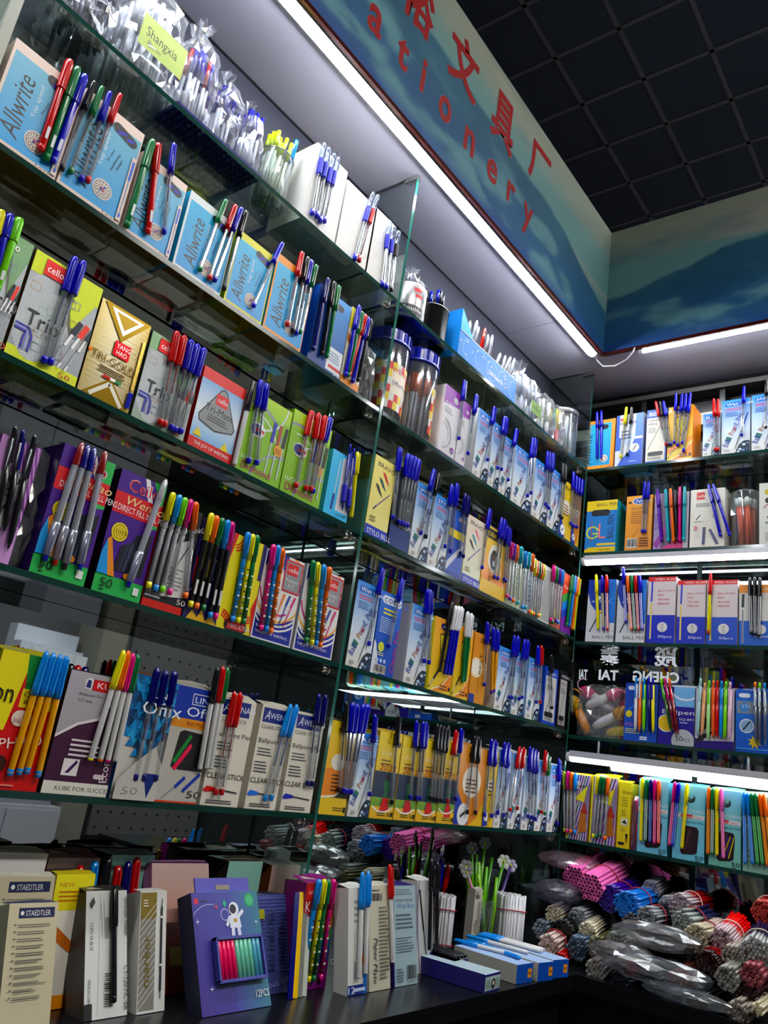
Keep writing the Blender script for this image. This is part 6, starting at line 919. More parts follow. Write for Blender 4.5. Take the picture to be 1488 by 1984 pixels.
HEAP = [
 ('pink straw bundle under the film bag, rear of two on the right counter', (2.07, -0.0744, 1.1091), (2.235, -0.0682, 1.1466), 0.0349, '#dc78b0', '#dc78b0', '#9a2a34', 0.0046, True, 'plastic'),
 ('pink straw bundle, front of two with red band on the right counter', (2.02, -0.1405, 1.1034), (2.2, -0.1346, 1.1357), 0.0338, '#e07cb2', '#e07cb2', '#9a2a34', 0.0046, True, 'plastic'),
 ('deep purple refill bundle between pink and blue bundles', (2.04, -0.1818, 1.0859), (2.21, -0.1766, 1.1015), 0.0298, '#3a1f84', '#3a1f84', '#9a2a34', 0.0026, False, 'plastic'),
 ('bright blue refill bundle beside the purple bundle', (2.0, -0.2382, 1.085), (2.17, -0.2341, 1.0956), 0.029, '#2474c4', '#2474c4', '#9a2a34', 0.0026, False, 'plastic'),
 ('white to red refill bundle with white band, highest on heap', (2.08, -0.3341, 1.1), (2.2, -0.3521, 1.1093), 0.0269, '#b0a4a8', '#c02420', '#d8c0b8', 0.0028, False, 'plastic'),
 ('grey to black refill bundle beside the blue bundle', (2.0, -0.2864, 1.0678), (2.12, -0.2952, 1.0727), 0.0223, '#8c8e92', '#1c1e24', '#9a2a34', 0.0028, False, 'plastic'),
 ('grey-green to navy refill bundle with red band', (1.98, -0.3717, 1.0733), (2.1, -0.3938, 1.0845), 0.0282, '#8a928c', '#1a1c3a', '#a83a3a', 0.0036, False, 'plastic'),
 ('cream refill bundle with red band in middle of heap', (1.96, -0.4115, 1.0555), (2.08, -0.4269, 1.068), 0.0266, '#b4ac94', '#b8a8a0', '#7a2228', 0.0028, False, 'plastic'),
 ('white to scarlet refill bundle with white band, front of heap', (1.95, -0.4651, 1.0633), (2.06, -0.4713, 1.0923), 0.025, '#b8a4a8', '#c82a20', '#dcc0b8', 0.0028, False, 'plastic'),
 ('dark bristly bundle with scarlet sides and red band', (1.9, -0.4512, 1.0209), (1.99, -0.4535, 1.0293), 0.0233, '#2a1012', '#b82a1c', '#8a1a1a', 0.0022, False, 'plastic'),
 ('frosty white to navy refill bundle near picture edge', (1.91, -0.5415, 1.0586), (2.05, -0.5244, 1.0789), 0.0304, '#989a98', '#1c1c3c', '#b8a890', 0.0036, False, 'plastic'),
 ('scarlet refill bundle with white band at far end of heap', (2.08, -0.5154, 1.1237), (2.2, -0.5119, 1.1363), 0.025, '#a84a44', '#a81c18', '#d8b8b0', 0.0028, False, 'plastic'),
 ('beige refill bundle between scarlet and frosty bundles', (1.93, -0.4933, 1.0392), (2.03, -0.4951, 1.0563), 0.0235, '#9c948a', '#a09890', None, 0.0034, False, 'plastic'),
 ('pale grey refill bundle below the dark bristly bundle', (1.87, -0.4978, 1.0068), (1.97, -0.5032, 1.0222), 0.024, '#83837c', '#8f8f88', None, 0.0034, False, 'plastic'),
 ('dusty pink tube bundle low at edge of heap', (1.88, -0.5413, 1.0232), (1.97, -0.5449, 1.0371), 0.024, '#8a4a50', '#8a3a40', None, 0.0046, False, 'plastic'),
 ('beige pink refill bundle at lowest front corner of heap', (1.85, -0.5247, 0.9576), (1.95, -0.536, 0.9739), 0.0226, '#8f857c', '#94786c', None, 0.0034, False, 'plastic'),
 ('small bone-white bundle at lowest front corner of heap', (1.84, -0.5604, 0.9728), (1.92, -0.5621, 0.9794), 0.0118, '#b8b098', '#b8b098', None, 0.0028, False, 'plastic'),
 ('ivory refill bundle standing out in heap middle', (1.94, -0.1724, 1.0156), (2.05, -0.1542, 1.0239), 0.0196, '#c8c0a8', '#a8a08c', None, 0.0024, False, 'plastic'),
 ('ivory refill bundle under grey film bag', (1.99, -0.0644, 1.0289), (2.1, -0.0493, 1.0385), 0.0204, '#c4bca4', '#a8a08c', None, 0.0024, False, 'plastic'),
 ('black-green refill bundle between the two ivory bundles', (1.95, -0.1062, 0.9981), (2.06, -0.0949, 1.0083), 0.0279, '#12140f', '#1c1e1a', None, 0.0024, False, 'plastic'),
 ('pinkish white refill bundle with red band beside flat cartons', (1.89, -0.1032, 0.9738), (1.99, -0.0911, 0.9848), 0.0247, '#c8b4ac', '#b89a94', '#a8222c', 0.0032, False, 'plastic'),
 ('scarlet coiled bundle just above blue-ended cartons', (1.87, -0.1448, 0.9565), (1.95, -0.13, 0.9611), 0.0141, '#a01c20', '#a01c20', None, 0.0028, False, 'plastic'),
 ('slate blue refill bundle low in heap', (1.9, -0.1675, 0.9828), (2.0, -0.1644, 0.9952), 0.0258, '#4a5a6c', '#3a4858', None, 0.0036, False, 'plastic'),
 ('light grey refill bundle above the ivory bundle', (2.0, -0.1202, 1.0301), (2.1, -0.1185, 1.0398), 0.0243, '#8a8c90', '#5a5c62', None, 0.0034, False, 'plastic'),
 ('olive refill bundle low in heap middle', (1.89, -0.2199, 0.9956), (1.99, -0.2121, 1.0044), 0.0216, '#4c4a2a', '#3c3c24', None, 0.0034, False, 'plastic'),
 ('ragged off-white refill bundle at counter edge', (1.86, -0.2304, 0.9577), (1.94, -0.226, 0.9687), 0.0226, '#a09e98', '#8c8a84', None, 0.0034, False, 'plastic'),
 ('crimson refill bundle tip low beside clear bag', (1.87, -0.3011, 0.9742), (1.95, -0.2947, 0.9803), 0.0124, '#8a1c34', '#6a1428', None, 0.0026, False, 'plastic'),
 ('pale green-grey refill bundle above clear front bag', (1.92, -0.2461, 1.008), (2.02, -0.2451, 1.0178), 0.023, '#8c9084', '#6c7068', None, 0.0034, False, 'plastic'),
 ('charcoal refill bundle behind clear middle bag', (1.99, -0.255, 1.0485), (2.09, -0.2581, 1.0559), 0.0223, '#4c4e52', '#35373c', None, 0.0034, False, 'plastic'),
 ('white refill bundle at back near mirror, behind blue bundle', (2.14, -0.244, 1.1135), (2.22, -0.2414, 1.1249), 0.0238, '#8c8a90', '#6a686e', None, 0.0034, False, 'plastic'),
 ('small white refill bundle behind grey to black bundle', (2.1, -0.2987, 1.0955), (2.19, -0.2935, 1.1012), 0.0191, '#989aa0', '#78787e', None, 0.0028, False, 'plastic'),
 ('dark bundle with pale caps beside straw bundle', (1.97, -0.0435, 0.9899), (2.07, -0.0384, 0.9979), 0.0258, '#6a747c', '#1c242c', None, 0.0044, False, 'plastic'),
 ('navy refill bundle under the clear front bag', (1.88, -0.3433, 0.9643), (1.99, -0.3603, 0.9788), 0.0273, '#2a303a', '#30343c', None, 0.0036, False, 'plastic'),
 ('rust refill bundle under the clear front bag', (1.88, -0.3964, 0.973), (1.99, -0.3986, 0.9882), 0.0221, '#6a3430', '#5a3430', None, 0.0036, False, 'plastic'),
 ('charcoal refill bundle along the counter edge', (1.86, -0.2851, 0.9467), (1.97, -0.3114, 0.9583), 0.0224, '#2c3036', '#34383e', None, 0.0036, False, 'plastic'),
 ('dark plum refill bundle at right counter edge', (1.88, -0.5262, 0.9877), (1.98, -0.5357, 0.9942), 0.0217, '#2a1818', '#34201e', None, 0.0036, False, 'plastic'),
 ('charcoal refill bundle near lower counter edge', (1.86, -0.4443, 0.9548), (1.97, -0.463, 0.9718), 0.023, '#24262a', '#303236', None, 0.0036, False, 'plastic'),
]
HEAP_BAGS = [
 ('pink-tinted film bag draped over the rear pink bundle', (2.12, -0.0387, 1.1457), (0.1, 0.16, 0.03), (0, -15, 20), '#e0c8d4', 1),
 ('grey film bag of dark refills beside the straw bundle', (2.03, -0.051, 1.0752), (0.12, 0.12, 0.05), (0, -5, 25), '#b8b4c8', 2),
 ('clear film bag lying in the middle of the heap', (1.94, -0.3355, 1.0426), (0.1, 0.19, 0.05), (0, 0, 10), '#d8d8d8', 3),
 ('large clear film bag at front of the heap', (1.87, -0.3567, 0.9878), (0.1, 0.22, 0.05), (0, 0, 4), '#d8dce0', 4),
 ('crinkled clear film bag low at the counter edge', (1.89, -0.2763, 0.9965), (0.09, 0.14, 0.05), (0, 0, 30), '#dcd8dc', 5),
 ('clear film bag hanging over counter edge under heap', (1.85, -0.4271, 0.9604), (0.05, 0.18, 0.03), (0, 0, 0), '#d4d8dc', 6),
]
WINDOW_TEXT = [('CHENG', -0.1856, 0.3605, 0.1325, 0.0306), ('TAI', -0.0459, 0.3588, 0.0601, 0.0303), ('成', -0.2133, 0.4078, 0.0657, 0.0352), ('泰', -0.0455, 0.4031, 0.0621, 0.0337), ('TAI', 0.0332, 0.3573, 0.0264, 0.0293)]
# ================================================================== large structure
Z = lambda z: EYE + z
YM = 0.152                       # mirror plane behind the left unit
XM = X0 + 0.15                   # glass behind the right unit
SOF = 1.2985                     # soffit, above the lens
YMUR, XMUR, ZMUR = -0.0734, 2.0325, 1.738
HALL = 3.16                      # hall ceiling above the lens

def structure(name, mb, mats, parent=None):
    o = mb.build(name, mats, parent)
    if parent is None: o['kind'] = 'structure'
    return o
def slab(x0, y0, z0, x1, y1, z1, col): m = MB(); m.box(x0, y0, z0, x1, y1, z1, col); return m
structure('floor', slab(-3, -4.6, -.05, 7, 2.2, 0, '#8d8a84'), 'floor')
wl = structure('wall_left', slab(-3, YM+.012, 0, 7, YM+.1, Z(1.70), '#5a5c60'), 'wallp')
structure('wall_back', slab(-3, 2.2, 0, 7, 2.3, Z(HALL), '#5a5c60'), 'wallp')
structure('wall_right', slab(XM+.45, -1.5, 0, XM+.55, YM+.010, Z(1.70), '#3a3c40'), 'wallp')
structure('wall_end', slab(7, -4.6, 0, 7.1, 2.3, Z(HALL), '#5a5a5c'), 'wallp')
structure('wall_far', slab(-3, -4.7, 0, 7, -4.6, Z(HALL), '#77767a'), 'wallp')
structure('wall_near', slab(-3.1, -4.6, 0, -3, 2.3, Z(HALL), '#6a6a6c'), 'wallp')
# hall ceiling: dark mineral tiles in a T-bar grid
cl = structure('ceiling', slab(-3.1, -4.7, Z(HALL)+.02, 7.1, 2.3, Z(HALL)+.06, '#101215'), 'ceil')
TS = .165 * (HALL / 1.738)
tile = MB(); tile.box(.006, .006, 0, TS-.006, TS-.006, .014, '#17191c'); tile_me = tile.mesh('ceiling_tile', 'ceil')
gx0, gy0 = 1.51 * HALL/1.738, -1 + (.63) * HALL/1.738
for i in range(-4, 13):
    for j in range(-7, 10):
        x, y = gx0 + i*TS, gy0 + j*TS
        if y + TS > 2.2 or x + TS > 6.9: continue
        o = obj('ceiling_tile', tile_me, cl); o.location = (x, y, Z(HALL) + random.uniform(0, .004))
bars = MB()
for i in range(-4, 14): bars.box(gx0+i*TS-.009, gy0-7*TS, Z(HALL)-.004, gx0+i*TS+.009, 2.19, Z(HALL)+.004, '#2c2e31')
for j in range(-7, 10): bars.box(gx0-4*TS, gy0+j*TS-.009, Z(HALL)-.004, 6.9, gy0+j*TS+.009, Z(HALL)+.004, '#2c2e31')
structure('grid_bars', bars, 'tbar', cl)['kind'] = 'stuff'
# mirror sheets behind the left unit, dark glass behind the right unit
for a, b in ((-.6, XD-.004), (XD+.004, XM)):
    m = MB(); m.box(a, YM, Z(-.36), b, YM+.008, Z(ZR['A'])-.012, '#888888'); structure('mirror_panel', m, 'mirror', wl)
    m = MB(); m.box(a, YM, Z(ZR['A'])-.010, b, YM+.008, Z(SOF)-.004, '#3a3b44'); structure('back_board', m, 'matte', wl)
    m = MB(); m.box(a, YM-.003, Z(SOF)-.005, b, YM, Z(SOF)-.0005, '#1a1a1e'); structure('dark_joint', m, 'matte', wl)
wr = structure('window_1', slab(XM, -1.3, Z(-.36), XM+.008, YM, Z(1.02), '#333333'), 'pane')
for dy in (-.30, -.62, -1.0):
    m = MB(); m.box(XM-.004, dy-.006, Z(-.36), XM, dy+.006, Z(1.02), '#2a3434'); structure('window_joint', m, 'matte', wr)
# upper window frame above the right unit
fr = structure('window_2', slab(XM+.02, -1.4, Z(1.02), XM+.04, YM, Z(1.29), '#0f0c0c'), 'black')
for z0, z1, c in ((1.015, 1.062, '#a5a294'), (1.12, 1.158, '#9a988c'), (1.235, 1.25, '#3a3834')):
    m = MB(); m.box(XM-.03, -1.4, Z(z0), XM+.02, YM, Z(z1), c); structure('window_rail', m, 'alu', fr)
for y in (-.12, -.36, -.60):
    m = MB(); m.box(XM-.02, y-.008, Z(1.06), XM+.01, y+.008, Z(1.24), '#191515'); structure('window_mullion', m, 'black', fr)
# soffit: two boards with a seam
sf = structure('ceiling_soffit', slab(-.8, YMUR+.004, Z(SOF)+.003, 7, YM+.012, Z(SOF)+.03, '#8b8a94'), 'soffit')
for a, b in ((-.8, 1.815), (1.818, XM+.05)):
    m = MB(); m.box(a, YMUR+.002, Z(SOF), b, YM, Z(SOF)+.003, '#8b8a94'); structure('soffit_board', m, 'soffit', sf)
m = MB(); m.box(XMUR+.002, -1.5, Z(SOF), XM+.05, YMUR+.002, Z(SOF)+.02, '#8b8a94'); structure('soffit_board', m, 'soffit', sf)

# ------------------------------------------------------------------ mural on the fascia (print: colours of the picture itself)
def rx(c):
    v = [int(c[i:i+2], 16) / 255 for i in (1, 3, 5)]
    return tuple(.80 * (x / 12.92 if x <= 0.04045 else ((x + 0.055) / 1.055) ** 2.4) for x in v)
def vn(x, y, s):
    def h(i, j): return ((math.sin(i*127.1 + j*311.7 + s*74.7) * 43758.5453) % 1.0)
    i, j = math.floor(x), math.floor(y); a, b = x-i, y-j; a = a*a*(3-2*a); b = b*b*(3-2*b)
    return (h(i,j)*(1-a)+h(i+1,j)*a)*(1-b) + (h(i,j+1)*(1-a)+h(i+1,j+1)*a)*b
def fbm(x, y, s): return sum(vn(x*2**k, y*2**k, s+k) / 2**(k+1) for k in range(4))
def lerp(a, b, t): t = min(max(t, 0), 1); return tuple(p + (q-p)*t for p, q in zip(a, b))
def sm(a, b, t): t = min(max((t-a)/(b-a), 0), 1); return t*t*(3-2*t)
def mural_col(s, v, ridge, seed):
    """s: metres along, v: 0 bottom .. 1 top"""
    sky = lerp(rx('#6a9a9c'), rx('#98a090'), sm(.62, .98, v + .25*(fbm(s*3, v*5, 3)-.5)))
    sky = lerp(sky, rx('#c0b0a0'), .45*sm(.56, .72, fbm(s*2.2+4, v*7, 9)))
    sky = lerp(sky, rx('#3c6a80'), .5*sm(.58, .75, fbm(s*3+9, v*4, 15)))
    mt = lerp(rx('#21506f'), rx('#35708a'), fbm(s*9, v*6, seed))
    low = lerp(rx('#1f4f80'), rx('#2b6c98'), fbm(s*4, v*3, 21))
    c = lerp(low, mt, sm(.18, .5, v)); c = lerp(c, rx('#6fa6ac'), .75*sm(.46, .66, fbm(s*6+v*4, v*7-s*3, 33)) * sm(ridge(s)-.06, ridge(s)-.22, v))
    c = lerp(c, rx('#24509c'), .8*sm(.12, .0, v))
    edge = ridge(s)
    return lerp(c, sky, sm(edge-.012, edge+.012, v))
def mural(name, mat, L, H, ridge, seed, label):
    t = thing(name, label, 'sign', mat)
    m = MB(); m.box(0, .0005, 0, L, .007, H, '#3a4a58'); m.build('board', 'matte', t)
    g = MB(); nx, nz = int(L/.008), 56; vs = []; cs = []; fs = []
    for j in range(nz+1):
        for i in range(nx+1): vs.append((L*i/nx, 0, H*j/nz)); cs.append(mural_col(L*i/nx, j/nz, ridge, seed))
    for j in range(nz):
        for i in range(nx): a = j*(nx+1)+i; fs.append((a, a+1, a+nx+2, a+nx+1))
    g.mesh_part(vs, fs, cs); g.build('printed_landscape', 'mural', t)
    m = MB(); m.box(0, -.002, -.010, L, .007, 0, '#3a1210'); m.build('bottom_trim', 'plastic', t)
    return t
HM = ZMUR - SOF
ML0 = -1.2
mu = mural('mural_fascia', Matrix.Translation((ML0, YMUR, Z(SOF))), XMUR-ML0, HM, lambda s: .62 - .06*sm(2.2, 2.75, s) - .22*sm(2.75, 3.25, s) + .06*(fbm(s*2.4, 1, 51)-.5) + .03*(fbm(s*14,2,52)-.5), 61, 'mountain landscape fascia with red lettering above the wall of pens')
mural('mural_fascia', Matrix.Translation((XMUR, YMUR, Z(SOF))) @ Matrix.Rotation(-PI/2, 4, 'Z'), 1.5, HM, lambda s: .44 + .20*sm(.0, .5, s) + .12*(fbm(s*4, 3, 71)-.5) + .03*(fbm(s*20,2,72)-.5), 81, 'blue mountain landscape fascia without lettering, turning the corner')
def letter(ch, x, z, h, w=None, y=-.0006):
    vs, fs = text_mesh(ch, 4, .022 if ch.isascii() else .026); w = w or h*.62
    m = MB()
    for k, (dx, col) in enumerate(((.0009, '#7f949c'), (0, '#8c1526'))):
        m.mesh_part([((p-.5)*(w+2*dx), y-.0004*k, (q-.5)*(h+2*dx)) for p, q in vs], fs, col)
    o = m.build('letter', 'card', mu); o.location = (x-ML0, 0, z-SOF); return o
for ch, x, z, h, w in (('S',.64,1.44,.09,.06),('t',.745,1.44,.085,.045),('a',.8488,1.428,.068,.046),('t',.9438,1.434,.078,.040),('i',1.0181,1.443,.088,.016),('o',1.1082,1.4293,.066,.050),('n',1.215,1.427,.066,.046),('e',1.3226,1.4262,.064,.048),('r',1.4176,1.4306,.062,.040),('y',1.5100,1.413,.092,.052)): letter(ch, x, z, h, w)
for ch, x, z, h, w in (('文',1.155,1.603,.150,.128),('具',1.345,1.598,.155,.115),('厂',1.545,1.612,.13,.12),('裕',.965,1.60,.135,.12)): letter(ch, x, z, h, w)

# ------------------------------------------------------------------ LED tubes
def led(name, label, p, q, r, mat, top):
    """batten: opaque white channel screwed up to z = top, glowing half-round diffuser below"""
    P, Q = Vector(p), Vector(q); t = thing(name, label, 'lamp', Matrix.Translation(P)); d = Q - P; u = d.normalized(); s = Vector((0,0,1)).cross(u)
    m = MB(); n = 9; prof = [s*(r*math.cos(PI*i/n)) + Vector((0,0,-r*math.sin(PI*i/n))) for i in range(n+1)]
    for a, b in zip(prof, prof[1:]): m.face([tuple(a), tuple(b), tuple(b+d), tuple(a+d)], '#ffffff', True)
    m.face([tuple(v) for v in prof], '#ffffff'); m.face([tuple(v+d) for v in reversed(prof)], '#ffffff'); m.build('diffuser', mat, t)
    m = MB(); w = r*1.22; hh = min(top - P.z, .016); lo = Vector((0,0,-r*.38 if top - P.z < .0125 else 0))  # lower side lips under the soffit, added to shield its boards from the diffuser
    c = [s*w+lo, -s*w+lo, -s*w+Vector((0,0,hh)), s*w+Vector((0,0,hh))]
    for k in (1, 2, 3): a, b = c[k], c[(k+1) % 4]; m.face([tuple(a), tuple(a+d), tuple(b+d), tuple(b)], '#b8b8bc')
    m.face([tuple(v) for v in c], '#b8b8bc'); m.face([tuple(v+d) for v in reversed(c)], '#b8b8bc'); m.build('channel', 'plastic', t)
    if top - P.z > .02:
        for f in (.06, .36, .7): q = MB(); o = u*(d.length*f); q.tube([tuple(o+Vector((0,0,.014))), tuple(o+Vector((0,0,top-P.z)))], .003, '#b8b8bc', 6); q.build('hanger', 'plastic', t)
    for a, b in ((-.012, -.0005), (d.length+.0005, d.length+.012)):
        e = MB(); e.tube([tuple(u*a), tuple(u*b)], r*1.02, '#c8c4c8', 12); e.build('end_cap', 'plastic', t)
    return t
lt = led('led_tube', 'long bright LED tube under soffit along the lettered fascia', (-.75, -.050, Z(1.290)), (2.008, -.050, Z(1.290)), .0115, 'tube', Z(SOF)-.0004)
m = MB(); pts = [Vector((2.020,-.050,Z(1.286))) + Vector(v) for v in ((0,0,0),(.015,-.008,-.014),(.025,-.02,-.026),(.02,-.06,-.036),(.01,-.10,-.028),(.005,-.12,-.01),(.004,-.125,.004))]
m.tube([p - Vector((-.75,-.050,Z(1.290))) for p in pts], .0024, '#b8b4bc', 6); m.build('cable', 'plastic', lt)
m = MB(); m.box(2.771, -.009, -.010, 2.778, .009, .006, '#c0b4b8'); m.build('connector', 'plastic', lt)
led('led_tube', 'thin LED tube under soffit along the plain mountain fascia', (2.050, -.19, Z(1.290)), (2.050, -1.4, Z(1.290)), .0075, 'tube', Z(SOF)-.0004)
led('led_tube', "LED tube fixed under right wall's second shelf", (X0+.014, -.014, Z(.670)), (X0+.014, -1.28, Z(.670)), .0125, 'shelf_tube', Z(ZR['2'])-.0095)
led('led_tube', "LED tube hung under right wall's fourth shelf", (X0+.006, -.014, Z(.108)), (X0+.006, -1.28, Z(.108)), .0125, 'shelf_tube', Z(ZR['4'])-.0095)

# ------------------------------------------------------------------ glass shelves, dividers, brackets
def glass_shelf(label, x0, x1, z, right=False):
    t = thing('glass_shelf', label, 'shelf', Matrix.Translation((0, 0, Z(z))))
    d = .148; th = .009; g = MB()
    if not right:
        a = (x0, 0); b = (x1, d)
    else:
        a = (X0, -x1); b = (X0 + d, -x0)
    for zz, rev in ((0, False), (-th, True)):
        p = [(a[0],a[1],zz),(b[0],a[1],zz),(b[0],b[1],zz),(a[0],b[1],zz)]
        g.face(p[::-1] if rev else p, '#ecf5f1')
    g.build('pane', 'glass', t)
    e = MB(); P = [(a[0],a[1]),(b[0],a[1]),(b[0],b[1]),(a[0],b[1])]
    for i in range(4):
        p, q = P[i], P[(i+1) % 4]; e.face([(*p,-th),(*q,-th),(*q,0),(*p,0)], '#16342e')
    e.build('cut_edge', 'edge', t)
NAMES = dict(A='top', B='second', C='third', D='fourth', E='fifth')
for k, w in NAMES.items():
    glass_shelf('clear green-edged glass shelf, %s of five, beside the divider' % w, .0, XD-.006, ZR[k])
    glass_shelf('clear green-edged glass shelf, %s of five, running into the corner' % w, XD+.006, X0-.004, ZR[k])
for k, w in zip('12345', ('top', 'second', 'third', 'fourth', 'bottom')):
    glass_shelf("clear green-edged glass shelf, %s one on the right wall" % w, .004, 1.3, ZR[k], True)
def divider(label, x, y0, y1, z0, z1, axis='x'):
    t = thing('glass_divider', label, 'panel', Matrix.Translation((x, 0, 0)))
    g = MB()
    for xx in (-.004, .004): g.face([(xx,y0,z0),(xx,y1,z0),(xx,y1,z1),(xx,y0,z1)], '#eef5f3')
    g.build('pane', 'glass', t); e = MB()
    e.face([(-.004,y0,z0),(.004,y0,z0),(.004,y0,z1),(-.004,y0,z1)], '#2c5a50'); e.face([(-.004,y0,z1),(.004,y0,z1),(.004,y1,z1),(-.004,y1,z1)], '#2c5a50'); e.build('cut_edge', 'edge', t)
    m = MB(); m.box(-.006, y0-.002, z1-.012, .006, y0+.035, z1, '#888888'); m.build('top_clip', 'chrome', t)
divider('upright glass divider standing between the left bay and the corner bay', XD, .0, .15, Z(-.355), Z(SOF))
divider('upright glass end panel where the two walls of shelves meet', X0-.001, -.001, .15, Z(-.355), Z(SOF))
m = MB(); m.box(.262, .0, Z(-.355), .276, .15, Z(SOF), '#b8bab0'); tag(m.build('shelf_upright', 'matte'), 'pale upright board edge at far left of the shelves', 'panel')
def bracket(x, row, side):
    t = thing('shelf_support', 'small chrome shelf support under %s shelf, %s' % (NAMES[row], side), 'bracket', Matrix.Translation((x, .022, Z(ZR[row])-.0095)))
    m = MB(); m.tube([(-.010,0,-.006),(.010,0,-.006)], .006, '#b8a890', 10); m.build('pin', 'chrome', t)
    m = MB(); m.tube([(-.002,-.004,-.006),(.002,-.004,-.006)], .0095, '#c8c8c8', 10); m.build('collar', 'chrome', t)
for k in 'ABCDE':
    bracket(XD-.016, k, 'left face of the divider'); bracket(X0-.018, k, 'corner end panel')

# ================================================================== cartons and pens on the shelves
for (bid, row, u0, u1, h, art, short, label, side, depth, y, kw) in BOXES:
    SHORT[bid] = short
    if row in 'ABCDE': u1 = min(u1, X0 - .012)
    carton(rowmat(row, u0, .0002, y), u1-u0-.001, h, depth, art, label, side, 'cartons of pens on the shelves', kw.get('bottom'), kw.get('sideart'), kw.get('top'))
for on, row, y, lst in PENS: pen_bundle(on, row, y, lst)

# second rank of cartons behind the front ones, seen from below through the glass and in the mirror
# ------------------------------------------------------------------ counters
ZF = -.355
def counter(label, x0, y0, x1, y1):
    t = thing('display_counter', label, 'counter', Matrix.Translation((x0, y0, 0)))
    g = MB(); w, d = x1-x0, y1-y0
    g.box(0, 0, Z(ZF)-.010, w, d, Z(ZF)-.0002, '#20262a'); g.build('glass_top', 'black', t)
    m = MB(); m.box(.0, .0, Z(ZF)-.03, w, d, Z(ZF)-.011, '#0c0d0f'); m.build('top_rail', 'black', t)
    m = MB(); m.box(.03, .03, 0, w-.005, d, Z(ZF)-.03, '#0c0d0f', dict(front='#0a0b0c')); m.build('cabinet_body', 'black', t)
    return t
counter('black glass-topped counter below the left wall of shelves', .1, -.2, 1.83, YM)
counter('black glass-topped counter below the right wall, heaped with bundles', 1.831, -1.3, XM, YM)

def fmat(x, y, lean): return Matrix.Translation((x, y, Z(ZF)+.0006)) @ Matrix.Rotation(-math.radians(lean), 4, 'X')
for (bid, x0, x1, y, h, lean, art, short, label, side, depth) in COUNTER_BOXES:
    SHORT[bid] = short
    carton(fmat(x0, y, lean), x1-x0, h, depth, art, label, side, 'cartons standing on the counter', None, {'F2':'grey','F3':'spine','F8':'pm'}.get(bid), {'F1':'#1a2240','F2':'#2a2824','F4':'#3a6a74'}.get(bid))
def on_front(spec, bid, u0, v0, u1, v1, label, off=-.0055):
    b = [q for q in COUNTER_BOXES if q[0] == bid][0]; W, H = b[2]-b[1], b[4]
    lean = math.atan2((u1-u0)*W, (v1-v0)*H); L = math.hypot((u1-u0)*W, (v1-v0)*H)
    make_pen(spec, fmat(b[1], b[3], b[5]) @ Matrix.Translation((u0*W, off, v0*H)) @ Matrix.Rotation(lean, 4, 'Y'), L, label, 'pens leaning on the counter cartons')
on_front('solid:black','F2',.62,.10,.62,1.03,'black twin-tip marker taped to the white marker carton')
for k,(c,u0,u1) in enumerate((('sky',.12,.30),('yellow',.34,.48),('green',.50,.62),('magenta',.74,.80))):
    on_front('fine:'+c+':'+c, 'F7', u0, .08, u1, 1.04, c.replace('sky','blue')+' long fineliner standing against the counter rainbow carton')
on_front('white:sky','F8',.45,.15,.62,1.16,'first blue-capped white pen on the white and blue counter carton')
on_front('white:sky','F8',.80,.18,.95,1.17,'second blue-capped white pen on the white and blue counter carton')
on_front('white:red','F9',1.02,.24,.92,1.22,'red-capped white pen beside the cream script-lettered carton')
on_front('solid:black','F11',.55,.24,.62,1.25,'first long black pen standing on white slanted-pen carton',-.009)
on_front('solid:black','F11',1.0,.24,1.02,1.22,'second long black pen standing on white slanted-pen carton',-.009)
# pencil window of the astronaut carton: seven round pencils behind the cutout
b = [q for q in COUNTER_BOXES if q[0] == 'F4'][0]; W4, H4 = b[2]-b[1], b[4]
ast = [o for o in bpy.data.objects if o.get('label') == b[8]][0]
m = MB(); m.box(W4*.24, -.0042, H4*.24, W4*.90, -.0032, H4*.585, '#2a3040'); m.build('window_recess', 'card', ast)
pm = {}
for k in range(10):
    c = '#d83a66' if k < 4 else ('#74b8a0' if k < 8 else '#5a9ab0')
    if c not in pm: q = MB(); q.lathe([(.0040,0),(.0040,H4*.31),(.0036,H4*.315)], c, 10); pm[c] = q.mesh('pencil', 'plastic')
    o = obj('pencil', pm[c], ast); o.location = (W4*(.275+.064*k), -.0065, H4*.252)
m = MB()
for (x0, z0, x1, z1) in ((.215,.235,.24,.60),(.895,.235,.92,.60),(.215,.225,.92,.25),(.215,.575,.92,.60)): m.box(W4*x0, -.0118, H4*z0, W4*x1, -.003, H4*z1, '#45488a')
m.build('window_frame', 'card', ast)
m = MB(); m.box(W4*.15, .012, H4*.98, W4*.98, .014, H4*1.15, '#5a55a8'); m.box(W4*.45, .0112, H4*1.04, W4*.66, .0119, H4*1.085, '#8a8076'); m.build('hang_tab', 'card', ast)
carton(fmat(.865, .015, 20), .115, .178, .02, 'pinkb', 'pink carton with hanging tab standing behind the purple astronaut carton', '#b87ab0', 'cartons standing on the counter', None, None, '#c88ac0')
carton(fmat(.585, -.022, 12), .078, .165, .03, 'staed', 'white and blue carton right behind the cream dark-blue heading carton', '#1c2468', 'cartons standing on the counter', None, None, '#c8c4b8')
carton(fmat(.685, .02, 8), .06, .160, .03, 'yelnew', 'yellow-topped carton half hidden behind the white marker carton', '#c8b81c', 'cartons standing on the counter')
for k,(x,c,n) in enumerate(((.742,'red','first red'),(.765,'sky','bright blue'),(.787,'black','black'),(.806,'red','second red'),(.823,'navy','navy'),(.838,'red','third red'))):
    make_pen('bigsolid:'+c, Matrix.Translation((x, .052, Z(ZF)+.001)) @ Matrix.Rotation(math.radians(-9), 4, 'X'), .165 + .006*(k % 3), n + ' marker standing behind the gold and grey marker carton', 'markers behind the marker cartons')
